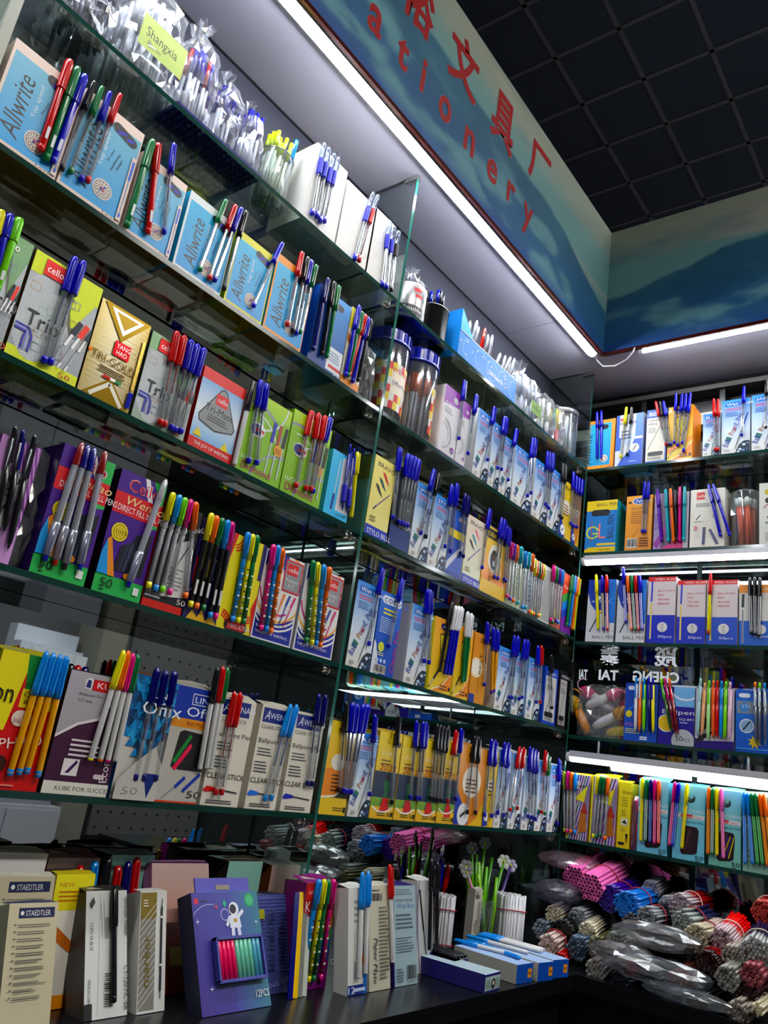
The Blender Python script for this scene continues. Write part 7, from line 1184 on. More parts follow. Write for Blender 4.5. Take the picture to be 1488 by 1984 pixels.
for (x, w, y, h, side, top, lab) in ((.50,.075,.055,.172,'#2f5a7a','#b0a888','teal-sided carton with cream torn lid in the back row on counter'), (.60,.085,.075,.178,'#a8a088','#b8b094','cream open-lidded carton in back row behind the yellow-topped carton'),
        (.70,.085,.095,.170,'#6a2a2a','#5a2024','dark red flat-topped carton in back row near the mirror'), (.80,.08,.090,.176,'#3a4a58','#6a7478','slate carton with grey lid in back row near the mirror'),
        (1.02,.08,.070,.172,'#3a3630','#8a8270','dark brown carton with open lid behind the navy carton'), (1.13,.075,.075,.165,'#7a4a2a','#a88a5a','brown carton with tan lid behind the counter rainbow carton')):
    carton(Matrix.Translation((x, y, Z(ZF)+.0006)), w, h, .055, 'plainw' if side == '#a8a088' else 'pinkb' if side in ('#6a2a2a', '#7a4a2a') else 'mintc', lab, side, 'cartons standing on the counter', None, None, top)
# flat ribbon-like sticks between blue carton and rainbow carton
for k,(c,n) in enumerate((('#14185e','navy'),('#d8b41a','yellow'),('#77776f','grey'),('#b4bab0','pale'))):
    m = MB(); m.box(0, -.001, 0, .0115, .001, .150, c); o = m.build('flat_stick', 'plastic')
    o.matrix_world = Matrix.Translation((1.056+.0118*k, -.075+.001*k, Z(ZF)+.001)) @ Matrix.Rotation(math.radians(7), 4, 'Y') @ Matrix.Rotation(math.radians(-14), 4, 'X')
    tag(o, n + ' flat plastic stick leaning beside the counter rainbow carton', 'stick', 'flat sticks on the counter')

# flat cartons lying on the counter, lengthwise away from the viewer
def flat_carton(x, y, yaw, w, h, L, endc, topc, sidec, label, z=0, emblem=None):
    t = thing('flat_carton', label, 'box', Matrix.Translation((x, y, Z(ZF)+.0006+z)) @ Matrix.Rotation(math.radians(yaw), 4, 'Z'), 'flat cartons lying on the counter')
    m = MB(); m.box(0, 0, 0, w, L, h, topc, dict(front=endc, left=sidec, right=sidec, bottom=sidec)); m.build('body', 'card', t)
    A = Art(w, h); A.r(0,0,1,1,endc)
    if emblem == 'orange': A.r(.68,.25,.92,.72,'#d08a28'); A.r(.73,.4,.87,.56,'#8a5410')
    else: A.r(0,.86,1,1,'#241f66'); A.e(.55,.42,.14,'#1c1c20'); A.e(.55,.46,.06,'#d8c8a0'); A.fp(.05,.2,.4,.7,4,'#5a6a60'); A.fp(.7,.2,.95,.7,4,'#5a6a60'); A.r(0,0,1,.12,'#2a2f6a')
    A.mb.build('printed_end', 'card', t); return t
flat_carton(1.448, -.196, 4, .062, .030, .155, '#9fb4b0', '#a8b8c0', '#2c2a6a', 'pale blue and navy flat carton at counter front, nearest of five')
flat_carton(1.475, -.112, 6, .058, .030, .14, '#241f66', '#aab4b8', '#a8b0b4', 'flat carton holding black pens, behind the pale blue and navy one')
flat_carton(1.582, -.188, -3, .062, .034, .15, '#1450a0', '#9fb4d4', '#a8a89e', 'blue-ended flat carton with orange square, first from the navy carton', emblem='orange')
flat_carton(1.655, -.197, -6, .058, .034, .15, '#124a9a', '#9fb4d4', '#a8a89e', 'blue-ended flat carton with orange square, middle of three', emblem='orange')
flat_carton(1.722, -.196, -9, .058, .034, .15, '#124a9a', '#9fb4d4', '#a8a89e', 'blue-ended flat carton with orange square, third of three', emblem='orange')
def lying(spec, p, q, label, group):
    P, Q = Vector(p), Vector(q); d = Q - P
    make_pen(spec, Matrix.Translation(P) @ d.to_track_quat('Z', 'Y').to_matrix().to_4x4(), d.length, label, group)
zt = Z(ZF)+.034+.0052
lying('white:sky', (1.640,-.165,zt), (1.615,-.02,zt), 'blue-capped white pen lying on first blue-ended flat carton', 'pens lying on the flat cartons')
lying('solid:sky', (1.628,-.17,zt), (1.650,-.03,zt), 'solid blue pen lying across first blue-ended flat carton', 'pens lying on the flat cartons')
lying('white:sky', (1.700,-.150,zt), (1.690,-.005,zt), 'blue-capped white pen lying on middle blue-ended flat carton', 'pens lying on the flat cartons')
lying('white:sky', (1.752,-.155,zt), (1.735,-.005,zt), 'first blue-capped white pen lying on third blue-ended flat carton', 'pens lying on the flat cartons')
lying('white:sky', (1.764,-.152,zt), (1.752,-.002,zt), 'second blue-capped white pen lying on third blue-ended flat carton', 'pens lying on the flat cartons')
lying('white:sky', (1.776,-.150,zt), (1.768,.0,zt), 'third blue-capped white pen lying on third blue-ended flat carton', 'pens lying on the flat cartons')
zk = Z(ZF)+.030+.0052
for k in range(4): lying('solid:black', (1.487+.012*k, -.108, zk), (1.487+.012*k, .03, zk), ['first','second','third','fourth'][k] + ' black pen from the navy side lying on its flat carton', 'black pens in the flat carton')

# white paper-straw bundle standing at the counter corner, a second one behind
def straw_roll(x, y, r, h, label, z0=0):
    t = thing('straw_bundle', label, 'bundle', Matrix.Translation((x, y, Z(ZF)+.0006+z0)))
    rnd = random.Random(int(x*1000)); m = MB(); s = .0031; n = 0
    k = int(r/(s*1.9)) + 1
    for i in range(-k, k+1):
        for j in range(-k, k+1):
            px, py = (i + .5*(j % 2))*s*1.95, j*s*1.7
            d = math.hypot(px, py)
            if d > r - s: continue
            z1 = h + rnd.uniform(-.003, .003)
            m.lathe([(s, 0), (s, z1)], '#cdccd0', 7, px, py, capb=False, capt=True, cols=['#c2c1c6'] if rnd.random() < .5 else ['#d2d1d4'])
    o = m.build('straws', 'plastic', t); o['kind'] = 'stuff'
    for zz in (.25*h*0 + .004, h*.72):
        b = MB(); b.tube([(math.cos(a*PI/12)*(r+.0005), math.sin(a*PI/12)*(r+.0005), zz+.002*math.sin(a*PI/6)) for a in range(24)], .0014, '#a02a34', 5, closed=True); b.build('rubber_band', 'rubber', t)
straw_roll(1.915, .015, .038, .113, 'white straw bundle with red rubber bands standing at the counter corner')
straw_roll(1.715, .075, .027, .105, 'smaller white straw bundle standing beside the glass vase')

# glass vase with artificial flower pens
vx, vy = 1.835, .055
t = thing('flower_vase', 'clear glass vase of green-stemmed flower pens on the counter', 'vase', Matrix.Translation((vx, vy, Z(ZF)+.0006)))
m = MB(); m.lathe([(.030,.001),(.034,.05),(.036,.10)], '#d8e4dc', 20, capt=False); m.build('glass', 'clear', t)
petal = {}
def flower(label, base, top, stem, head, r, centre='#c8d05a'):
    P, Q = Vector(base), Vector(top); t = thing('flower_pen', label, 'flower', Matrix.Translation(P))
    d = Q - P; mid = d*.5 + Vector((.006, 0, .004)); m = MB(); m.tube([(0,0,0), tuple(mid), tuple(d)], .0028 if head else .0042, stem, 7, radii=[.0062,.0055,.0034]); m.build('stem', 'plastic', t)
    if head:
        face = Vector((-.72, -.62, .1)).normalized(); q = face.to_track_quat('Z', 'Y').to_matrix().to_4x4()
        key = (head, round(r, 4))
        if key not in petal:
            pm_ = MB(); pts = [(0,0,0)]; n = 8
            ring = [(r*.16,-.0),(r*.36,r*.30),(r*.62,r*.40),(r*.92,r*.30),(r,.0),(r*.92,-r*.30),(r*.62,-r*.40),(r*.36,-r*.30)]
            for (a, b_), (c, d_) in zip(ring, ring[1:] + ring[:1]): pm_.face([(r*.6,0,.004),(a,b_,.0035*(a/r)),(c,d_,.0035*(c/r))], head, True)
            petal[key] = pm_.mesh('petal', 'matte')
        for k in range(6):
            o = obj('petal', petal[key], t); o.matrix_local = Matrix.Translation(d) @ q @ Matrix.Rotation(2*PI*k/6, 4, 'Z')
        c = MB(); c.lathe([(r*.22,0),(r*.2,.003),(r*.08,.005)], centre, 8); o = c.build('flower_centre', 'matte', t); o.matrix_local = Matrix.Translation(d) @ q
zb = Z(ZF) + .004
W_ = '#d4d6ce'
for n, b0, tp, st, hd, r in (
    ('tall white flower pen with yellow centre leaning over the straw bundle', (1.85,.05), (1.918,.045,-.172), '#4a8a1c', W_, .017),
    ('white and lilac flower pen furthest toward the straw bundle', (1.858,.045), (1.965,.05,-.182), '#4a3a6a', '#c4c0d8', .016),
    ('pale flower pen drooping over the glass vase', (1.82,.06), (1.765,.06,-.188), '#6aa02c', '#8f928c', .017),
    ('pink-stemmed flower pen slanting across the vase', (1.855,.04), (1.755,.05,-.198), '#cf8fa6', '#9a9a96', .013),
    ('upright pale flower pen at the back of the vase', (1.83,.07), (1.80,.07,-.147), '#5a9a24', '#7f8280', .015),
    ('upright grey-white flower pen highest in the vase', (1.84,.07), (1.868,.075,-.135), '#66a428', '#7c807e', .015),
    ('bright green bud pen at the front of the vase', (1.85,.03), (1.862,.03,-.205), '#7cb828', None, 0),
    ('lime bud pen leaning beside the pink stem', (1.84,.035), (1.79,.04,-.20), '#8cc83a', None, 0),
    ('tall dark bud pen behind the lime bud', (1.83,.065), (1.825,.07,-.16), '#4a8a20', None, 0),
    ('green bud pen in the middle of the vase', (1.835,.05), (1.845,.05,-.185), '#6ab02c', None, 0),
    ('dark green bud pen beside the tall white flower', (1.845,.06), (1.885,.06,-.165), '#3f7a1c', None, 0),
    ('pale green bud pen bent to the side in the vase', (1.83,.05), (1.806,.05,-.175), '#86bc4a', None, 0)):
    flower(n, (b0[0], b0[1], zb), (tp[0], tp[1], Z(tp[2])), st, hd, r)
make_pen('solid:blue', Matrix.Translation((1.72,.10,zb)), .17, 'solid blue pen standing behind the smaller straw bundle')
make_pen('solid:red', Matrix.Translation((1.745,.11,zb)) @ Matrix.Rotation(math.radians(8),4,'Y'), .165, 'solid red pen standing behind the smaller straw bundle')
carton(Matrix.Translation((1.752, .02, Z(ZF)+.0006)), .034, .125, .02, 'pmcream', 'narrow script-lettered carton between straw bundle and vase', '#a8a498', 'cartons standing on the counter')

# ================================================================== heap of refill bundles on the right counter
def bundle(label, P, Q, r, c0, c1, band='#9a2a34', tr=.0028, hollow=False, mat='plastic', seed=0, flare=.12):
    P, Q = Vector(P), Vector(Q); d = Q - P; L = d.length
    t = thing('refill_bundle', label, 'bundle', Matrix.Translation(P) @ d.to_track_quat('Z', 'Y').to_matrix().to_4x4())
    rnd = random.Random(seed); m = MB(); k = int(r/(tr*1.9)) + 1; pos = []
    for i in range(-k, k+1):
        for j in range(-k, k+1):
            px, py = (i + .5*(j % 2))*tr*2.02, j*tr*1.76
            if math.hypot(px, py) <= r - tr*.6: pos.append((px, py))
    tube_me = None
    for n, (px, py) in enumerate(pos):
        dz = rnd.uniform(-.004, .004); e = 1 + flare*rnd.uniform(.3, 1); s = 1 + .06*rnd.uniform(-1, 1)
        if hollow:
            if tube_me is None:
                q = MB(); n8 = 9; ro, ri = tr, tr*.68
                for a in range(n8):
                    u0, u1 = 2*PI*a/n8, 2*PI*(a+1)/n8
                    o0, o1 = (ro*math.cos(u0), ro*math.sin(u0)), (ro*math.cos(u1), ro*math.sin(u1)); i0, i1 = (ri*math.cos(u0), ri*math.sin(u0)), (ri*math.cos(u1), ri*math.sin(u1))
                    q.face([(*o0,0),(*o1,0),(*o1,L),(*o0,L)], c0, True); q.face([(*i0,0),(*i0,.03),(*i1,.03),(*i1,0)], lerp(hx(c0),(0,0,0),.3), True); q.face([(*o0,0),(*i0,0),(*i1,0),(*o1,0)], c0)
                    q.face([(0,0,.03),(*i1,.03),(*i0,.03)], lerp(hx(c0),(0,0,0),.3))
                q.lathe([(tr*.98,L),(tr*.3,L+.006)], '#b8b4b0', 7, capb=False); tube_me = q.mesh('straw', mat)
            o = obj('straw', tube_me, t); o.location = (px*1.03, py*1.03, dz)
        else:
            z = [0, .30, .5, .75, 1]; col = [lerp(hx(c0), hx(c1), sm(.32, .52, a)) for a in z]
            rr = [e*s, 1.02*s, .97*s, 1.0*s, e*s]
            m.tube([(px*f, py*f, dz + a*L) for a, f in zip(z, rr)], tr, col, 6)
    if not hollow:
        o = m.build('refills', mat, t); o['kind'] = 'stuff'
    if band:
        b = MB(); b.tube([(math.cos(a*PI/12)*(r+.001), math.sin(a*PI/12)*(r+.001), L*.5 + .003*math.sin(a*PI/6+seed)) for a in range(24)], .0016, band, 5, closed=True); b.build('rubber_band', 'rubber', t)
for k, (lab, P, Q, r, c0, c1, band, tr, hol, mt) in enumerate(HEAP):
    bundle(lab, P, Q, r, c0, c1, band, tr, hol, mt, k)

# ------------------------------------------------------------------ crinkled bags and clear tubs
def bag(label, mat, w, d, h, neck=None, tint='#f4f5f8', seed=1, crinkle=.006, lab=None, flat=False, material='film'):
    """closed film bag, base at origin; neck: (height, radius) of a tied top with a flared ruffle"""
    t = thing('plastic_bag', label, 'bag', mat); rnd = random.Random(seed); seg = 34
    lv = [(0,.80),(.04,.97),(.2,1.02),(.4,1),(.6,1),(.78,.95),(.9,.72),(1.0,.30)] if neck else [(0,.84),(.05,.98),(.25,1.03),(.5,1),(.75,1),(.92,.9),(1,.6)]
    if neck: lv += [(1.05,.12),(1.12,.22),(1.22,.40)]
    lv2 = []
    for (z0, q0), (z1, q1) in zip(lv, lv[1:]):
        n2 = max(1, int((z1-z0)*h/.013))
        lv2 += [(z0+(z1-z0)*i/n2, q0+(q1-q0)*i/n2) for i in range(n2)]
    lv = lv2 + [lv[-1]]; V = []
    for z, s in lv:
        for i in range(seg):
            a = 2*PI*i/seg; ca, sa = math.cos(a), math.sin(a)
            ex = abs(ca)**.6*(1 if ca > 0 else -1); ey = abs(sa)**.6*(1 if sa > 0 else -1)
            c = crinkle*(1 if z < 1.02 else 1.2)
            V.append((ex*w/2*s + rnd.uniform(-c, c), ey*d/2*s + rnd.uniform(-c, c), max(0, z*h + (rnd.uniform(-c, c) if z > .01 else 0))))
    m = MB(); F = []
    for j in range(len(lv)-1):
        for i in range(seg):
            k = (i+1) % seg; a, b, c, e = j*seg+i, j*seg+k, (j+1)*seg+k, (j+1)*seg+i
            F += [(a,b,c),(a,c,e)] if (i+j) % 2 else [(a,b,e),(b,c,e)]
    F.append(tuple(reversed(range(seg))))
    m.mesh_part(V, F, tint); m.build('film', material, t)
    if neck:
        q = MB(); q.tube([(math.cos(a*PI/6)*w*.07, math.sin(a*PI/6)*d*.1, 1.05*h) for a in range(12)], .0025, '#b8a86a', 5, closed=True); q.build('tie', 'rubber', t)
    if lab:
        A = Art(lab[2], lab[3]); A.g(0,0,1,1,lab[1],lab[1]); A.t(lab[0],.12,.3,.7*lab[2]/lab[3],.4,'#3a3f2a'); A.t('company',.3,.12,.2*lab[2]/lab[3],.12,'#6a6f4a')
        o = A.mb.build('paper_label', 'card', t); o.location = (lab[4], -d/2*.98-.004, lab[5])
    return t
def stuff_pens(name, label, cat, mat, n, w, d, L, caps, body='#c8ccd2', seed=1, capfrac=.36, r=.0038, lean=.03, up=True):
    """closely packed pens or tubes in a bag, tub or tray"""
    m = MB(); rnd = random.Random(seed)
    for i in range(n):
        x, y = rnd.uniform(-w/2+r, w/2-r), rnd.uniform(-d/2+r, d/2-r); dx, dy = rnd.uniform(-lean, lean)*L, rnd.uniform(-lean, lean)*L
        x1, y1 = min(max(x+dx, -w/2+r), w/2-r), min(max(y+dy, -d/2+r), d/2-r); z0 = rnd.uniform(0, .006); c = rnd.choice(caps)
        P, Q = Vector((x, y, z0+.002)), Vector((x1, y1, z0 + L)); K = P.lerp(Q, 1-capfrac if up else capfrac)
        m.tube([tuple(P), tuple(K)], r*.8 if up else r, body if up else c, 7); m.tube([tuple(K), tuple(Q)], r if up else r*.8, c if up else body, 7)
    o = m.build(name, 'plastic'); o.matrix_world = mat; tag(o, label, cat, None, 'stuff'); return o
zA = Z(ZR['A']) + .0004
T = lambda x, y, z=zA: Matrix.Translation((x, y, z))
# left bay, top shelf
bag('crumpled bag of dark pens at far left end of top shelf', T(.372,.072), .085, .13, .115, None, '#f0f2f6', 3)
stuff_pens('dark_pens', 'dark navy pens lying inside bag at far left of top shelf', 'pens', T(.372,.072), 34, .068, .10, .10, ['#15164a','#202030','#3a2a3a'], '#3a3c50', 2)
bag('large clear bag of empty tubes with lime oval label, left bay', T(.474,.074), .108, .135, .215, (1,1), '#f4f5f8', 5, .005, ('Shangxia','#a8b868',.085,.060,-.035,.045))
stuff_pens('clear_tubes', 'clear plastic tubes standing in the large lime-labelled bag', 'tubes', T(.474,.074), 46, .092, .11, .165, ['#d4d8e0','#dde0e6'], '#c4c8ce', 4, .5, .0042)
def dimpled(label, x, w):
    t = thing('dimpled_tray', label, 'tray', T(x, .012)); m = MB(); m.box(0, 0, .006, w, .125, .016, '#23265a'); m.build('sheet', 'plastic', t)
    m = MB()
    for i in range(int(w/.011)):
        for j in range(11): m.lathe([(.0012,.0),(.0045,.006)], '#2a2c66', 6, .006+.011*i, .006+.0112*j, capt=False)
    o = m.build('dimples', 'plastic', t); o['kind'] = 'stuff'
dimpled('navy dimpled tray under the first knotted bag of pens', .534, .076)
dimpled('navy dimpled tray under the other two knotted bags', .612, .116)
for k, (x, h, n, w) in enumerate(((.572,.185,'first',.072),(.643,.145,'second',.058),(.701,.130,'third',.050))):
    bag('%s of three shiny knotted bags of blue-capped pens on top shelf' % n, T(x,.070,zA+.017), w, .11, h, (1,1), '#f4f5f9', 11+k, .005)
    stuff_pens('bagged_pens', 'blue and red-capped pens inside the %s shiny knotted bag' % n, 'pens', T(x,.070,zA+.017), 32 if k < 1 else 22, w*.78, .090, .145 if k < 1 else .125, ['#1c1f9a','#1c1f9a','#b02434'] if k == 0 else ['#1c1f8a','#15166a'], '#d8dce2', 20+k, .42)
def tub(label, mat, r, h, tint='#f0f5f4', lid=None, band=None, sq=1.0, cat='tub', name='clear_tub', material='clear', rim=True):
    t = thing(name, label, cat, mat); m = MB()
    m.lathe([(r*.94,.0),(r,.004),(r,h*.90),(r*.97,h)], tint, 28, capt=False, sq=sq); m.build('wall', material, t)
    if rim: q = MB(); q.tube([(math.cos(a*PI/14)*r*.98, math.sin(a*PI/14)*r*.98*sq, h) for a in range(28)], .002, '#c8d0d0', 5, closed=True); q.build('rim', 'clear', t)
    return t
tub('clear tub of yellow-green pens beside the plain white carton', T(.778,.052), .036, .11)
stuff_pens('yellow_green_pens', 'yellow-green capped pens standing in the clear tub', 'pens', T(.778,.052), 24, .050, .050, .15, ['#a8b848','#b4c450','#9ab040'], '#c4ccc0', 31, .3, .0042, .12)
make_pen('white:sky', T(.795,.035) @ Matrix.Rotation(math.radians(3),4,'Y'), .172, 'light-blue capped pen standing out of the yellow-green tub', None)
# corner bay, top shelf: tins, tray, bags, tub
t = thing('metal_tin', 'silver tin with red squares and dark lettered band, beside the divider', 'tin', T(1.232,.056))
m = MB(); m.lathe([(.043,.0),(.045,.004),(.045,.092),(.043,.096)], '#a8a6a6', 32, cols=['#16161a','#a8a6a6','#a8a6a6']); m.build('body', 'foil', t)
def cyl_print(t, r, items, name='printed_band'):
    m = MB()
    for (a0, a1, z0, z1, c) in items:
        n = max(2, int(abs(a1-a0)/9))
        for i in range(n):
            p, q = math.radians(a0+(a1-a0)*i/n), math.radians(a0+(a1-a0)*(i+1)/n)
            m.face([(r*math.cos(p), r*math.sin(p), z0),(r*math.cos(q), r*math.sin(q), z0),(r*math.cos(q), r*math.sin(q), z1),(r*math.cos(p), r*math.sin(p), z1)], c)
    m.build(name, 'card', t); return m
def cyl_text(t, r, s, a0, a1, z, h, col):
    vs, fs = text_mesh(s); m = MB(); m.mesh_part([(r*math.cos(math.radians(a0+(a1-a0)*p)), r*math.sin(math.radians(a0+(a1-a0)*p)), z+h*q) for p, q in vs], fs, col); m.build('lettering', 'card', t)
cyl_print(t, .0453, [(170,330,.012,.036,'#1c1c26'),(238,262,.072,.082,'#b02a34'),(244,268,.058,.067,'#b02a34'),(268,300,.045,.085,'#8a8888')])
cyl_text(t, .0456, 'Double Spin', 205, 318, .018, .013, '#dcdcdc'); cyl_text(t, .0456, 'L', 274, 286, .054, .024, '#2a2a30')
bag('knotted clear bag standing in the silver tin', T(1.232,.056,zA+.05), .07, .07, .085, (1,1), '#f3f4f7', 41, .005)
stuff_pens('black_refills', 'black pen refills bagged in the silver tin', 'pens', T(1.232,.056,zA+.048), 16, .05, .05, .08, ['#141418','#2a2c60'], '#c8c8cc', 42, .5)
t = thing('metal_tin', 'black round tin of black pens on top shelf', 'tin', T(1.330,.058)); m = MB(); m.lathe([(.043,0),(.044,.003),(.044,.092),(.0455,.094),(.0455,.097),(.042,.097),(.041,.06)], '#0e0e10', 32, capt=True); m.build('body', 'plastic', t)
stuff_pens('black_pens', 'black and blue pens standing in the black round tin', 'pens', T(1.330,.058,zA+.061), 20, .056, .056, .085, ['#141418','#141418','#1f2a8a'], '#26262a', 43, .45, .0042, .1)
t = thing('card_tray', 'sky-blue printed card tray with clouds and high slanted end', 'box', T(1.388,.006)); L_, D_, H_ = .287, .115, .072
m = MB()
def wall4(P, c): m.face(P, c)
wall4([(0,0,0),(L_,0,0),(L_,0,H_),(.06,0,H_),(0,0,H_+.058)], '#0f78bc'); wall4([(0,D_,0),(0,0,0),(0,0,H_+.058),(0,D_,H_+.058)], '#0f78bc'); wall4([(L_,0,0),(L_,D_,0),(L_,D_,H_),(L_,0,H_)], '#0f78bc'); wall4([(L_,D_,0),(0,D_,0),(0,D_,H_+.058),(.06,D_,H_),(L_,D_,H_)], '#0f78bc'); m.face([(0,D_,0),(L_,D_,0),(L_,0,0),(0,0,0)], '#a8a090'); m.build('body', 'card', t)
A = Art(L_, H_); rnd = random.Random(6)
for k in range(16):
    u, v = rnd.uniform(.03,.97), rnd.uniform(.1,.9); A.e(u, v, .013, '#b8b4ac', ry=.005, n=9); A.e(u+.008, v+.03, .007, '#b8b4ac', n=8)
for k in range(5): A.arc(.15+.2*k,.5,.09,rnd.uniform(0,90),rnd.uniform(200,330),.004,'#8fc0dc',10)
A.t('Dolls Dream Pen',.50,.30,1.0,.16,'#e8ecf0',0); A.l([(0,.97),(1,.97)],.006,'#d8d4c0'); A.mb.build('printed_front', 'card', t)
m = MB(); m.face([(0,-.0008,H_+.058),(0,-.0008,H_),(.06,-.0008,H_)], '#3a9ad0'); m.build('end_flap', 'card', t)
m = MB(); m.lathe([(.022,0),(.022,.006)], '#a8845c', 14, sq=.5); o = m.build('card_tab', 'card', t); o.location = (.012, D_*.5, H_+.052)
for k, (x, c, le) in enumerate(((.06,'#c87a70',8),(.075,'#8a7ab8',12),(.085,'#d8d44a',-4),(.105,'#e0502a',6),(.12,'#c8c4c8',14),(.14,'#6a6ab0',10),(.15,'#3a3a9a',3),(.165,'#c8ccd4',-6),(.19,'#c8ccd4',18),(.205,'#6ab090',22),(.22,'#d87a6a',26),(.235,'#22289a',10),(.245,'#c8ccd4',14))):
    m = MB(); z = .145
    m.lathe([(.0042,.0),(.0042,.075)], c, 8, capt=False); m.lathe([(.0050,.075),(.005,z-.01),(.0025,z)], '#d4d6da' if c != '#e0502a' else c, 8)
    o = m.build('gel_pen', 'frost'); o.matrix_world = T(1.388+x,.016+.009*(k % 3)) @ Matrix.Rotation(math.radians(le),4,'Y'); tag(o, '%s frosted doll gel pen in the sky-blue cloud tray' % ['first','second','third','fourth','fifth','sixth','seventh','eighth','ninth','tenth','eleventh','twelfth','thirteenth'][k], 'pen', 'gel pens in the cloud tray')
bag('big knotted clear bag of tubes with green label, corner bay', T(1.775,.072), .135, .12, .155, (1,1), '#f3f4f7', 51, .007, ('Shangxia','#7f9a62',.06,.036,-.005,.03))
stuff_pens('clear_tubes', 'clear plastic tubes standing in the green-labelled knotted bag', 'tubes', T(1.775,.072), 50, .115, .10, .13, ['#c4c8d0','#d0d4da'], '#bcc0c8', 52, .5, .0042)
bag('clear bag of white refill rolls beside the corner', T(1.905,.07), .085, .11, .145, None, '#f3f4f7', 53, .006)
stuff_pens('white_rolls', 'white refill rolls bound inside the bag near the corner', 'refills', T(1.905,.07), 30, .07, .09, .125, ['#b8b8b0','#c8c8c0'], '#b4b4ac', 54, .5, .005)
bag('narrow glittery bag of coloured sticks beside the corner', T(1.98,.06), .045, .09, .145, None, '#f3f4f7', 55, .005)
stuff_pens('coloured_sticks', 'green, yellow and red sticks in the narrow glittery bag', 'sticks', T(1.98,.06), 20, .034, .07, .13, ['#3a9a5a','#d8c83a','#c83a4a','#e08a5a'], '#c86a6a', 56, .5)
tub('round clear tub of tubes with white lid at the corner', T(2.062,.058), .046, .150)
m = MB(); m.lathe([(.048,0),(.048,.014),(.046,.016)], '#b8bac0', 24); o = m.build('lid', 'frost', [q for q in bpy.data.objects if q.get('label', '').startswith('round clear tub')][0]); o.location = (0,0,.148)
stuff_pens('clear_tubes', 'clear tubes with navy ends standing in the round tub', 'tubes', T(2.062,.058), 34, .058, .058, .135, ['#c8ccd4'], '#2a2c7a', 57, .88)
# second shelf jars
zB = Z(ZR['B']) + .0004
def jar(label, x, y, r, h, caps, body, seed, up, a0, txt):
    t = thing('lidded_jar', label, 'jar', T(x, y, zB)); m = MB(); m.lathe([(r*.94,0),(r,.006),(r,h*.82),(r*.96,h*.86)], '#f4f7f8', 32, capt=False); m.build('wall', 'clear', t)
    m = MB(); n = 48; prof = []
    for i in range(n):
        p, q = 2*PI*i/n, 2*PI*(i+1)/n; R0 = r*1.03; R1 = r*(1.03 if i % 2 else 1.0)
        for z0, z1 in ((h*.86, h*.985),): m.face([(R1*math.cos(p),R1*math.sin(p),z0),(R1*math.cos(q),R1*math.sin(q),z0),(R1*math.cos(q),R1*math.sin(q),z1),(R1*math.cos(p),R1*math.sin(p),z1)], '#1c2f9e')
    m.lathe([(r*1.03,h*.985),(r*.97,h)], '#1c2f9e', 32, capb=False); m.lathe([(r*1.05,h*.845),(r*1.05,h*.865)], '#24389e', 32); m.build('lid', 'plastic', t)
    it = []
    cs = ['#c23238','#d8c020','#d8d8d4']
    for i in range(11):
        for j in range(6): it.append((a0+i*13, a0+(i+1)*13, h*(.10+.085*j), h*(.185+.085*j), cs[(i+2*j) % 3] if not (3 <= i <= 6 and 2 <= j <= 4) else '#e4d8c8'))
    cyl_print(t, r*1.006, it, 'chequered_label'); cyl_text(t, r*1.012, txt, a0+38, a0+100, h*.50, h*.06, '#b8282e'); cyl_text(t, r*1.012, 'Office Pens', a0+42, a0+95, h*.36, h*.05, '#2a3a8a')
    stuff_pens('jarred_pens', 'pens packed inside ' + ('the jar with orange caps' if up else 'the jar next to the divider'), 'pens', T(x, y, zB+.004), 34, r*1.25, r*1.25, h*.72, caps, body, seed, .3, .004, .06)
jar('blue-lidded clear jar with chequered label, next to the divider', 1.193, .060, .054, .212, ['#b8bcd0','#2a2f8a','#c8ccd8','#202028'], '#c0c4cc', 61, False, 205, 'WENAO')
jar('blue-lidded clear jar of orange-capped pens with chequered label', 1.306, .059, .054, .222, ['#d8641e','#e0702a','#c8581a'], '#b8bac4', 62, True, 275, 'MAYTA')
bag('clear bag of black pens between carton and jar, second shelf', T(1.098,.055,zB), .05, .09, .13, None, '#f3f4f7', 63, .005)
stuff_pens('black_pens', 'black pens inside the clear bag beside the jar', 'pens', T(1.098,.055,zB), 14, .036, .07, .12, ['#15161c','#1c2030'], '#22242c', 64, .4)
# purple and white cartons, then the row of blue-white cartons on the corner bay second shelf
for (bid, row, u0, u1, h, art, short, label, side, depth, y, kw) in BOXES2:
    SHORT[bid] = short; carton(rowmat(row, u0, .0002, y), min(u1, X0-.012)-u0-.001, h, depth, art, label, side, 'cartons of pens on the shelves')
for on, row, y, lst in PENS2: pen_bundle(on, row, y, lst)
# fourth shelf bag of black pens
zD = Z(ZR['D']) + .0004
bag('dark clear bag of black pens between lilac and purple cartons', T(.494,.07,zD), .03, .10, .175, None, '#c8ccd0', 65, .004)
stuff_pens('black_pens', 'black pens inside bag between lilac and purple cartons', 'pens', T(.494,.07,zD), 14, .02, .08, .15, ['#141210','#3a1c1c'], '#2a2420', 66, .5)
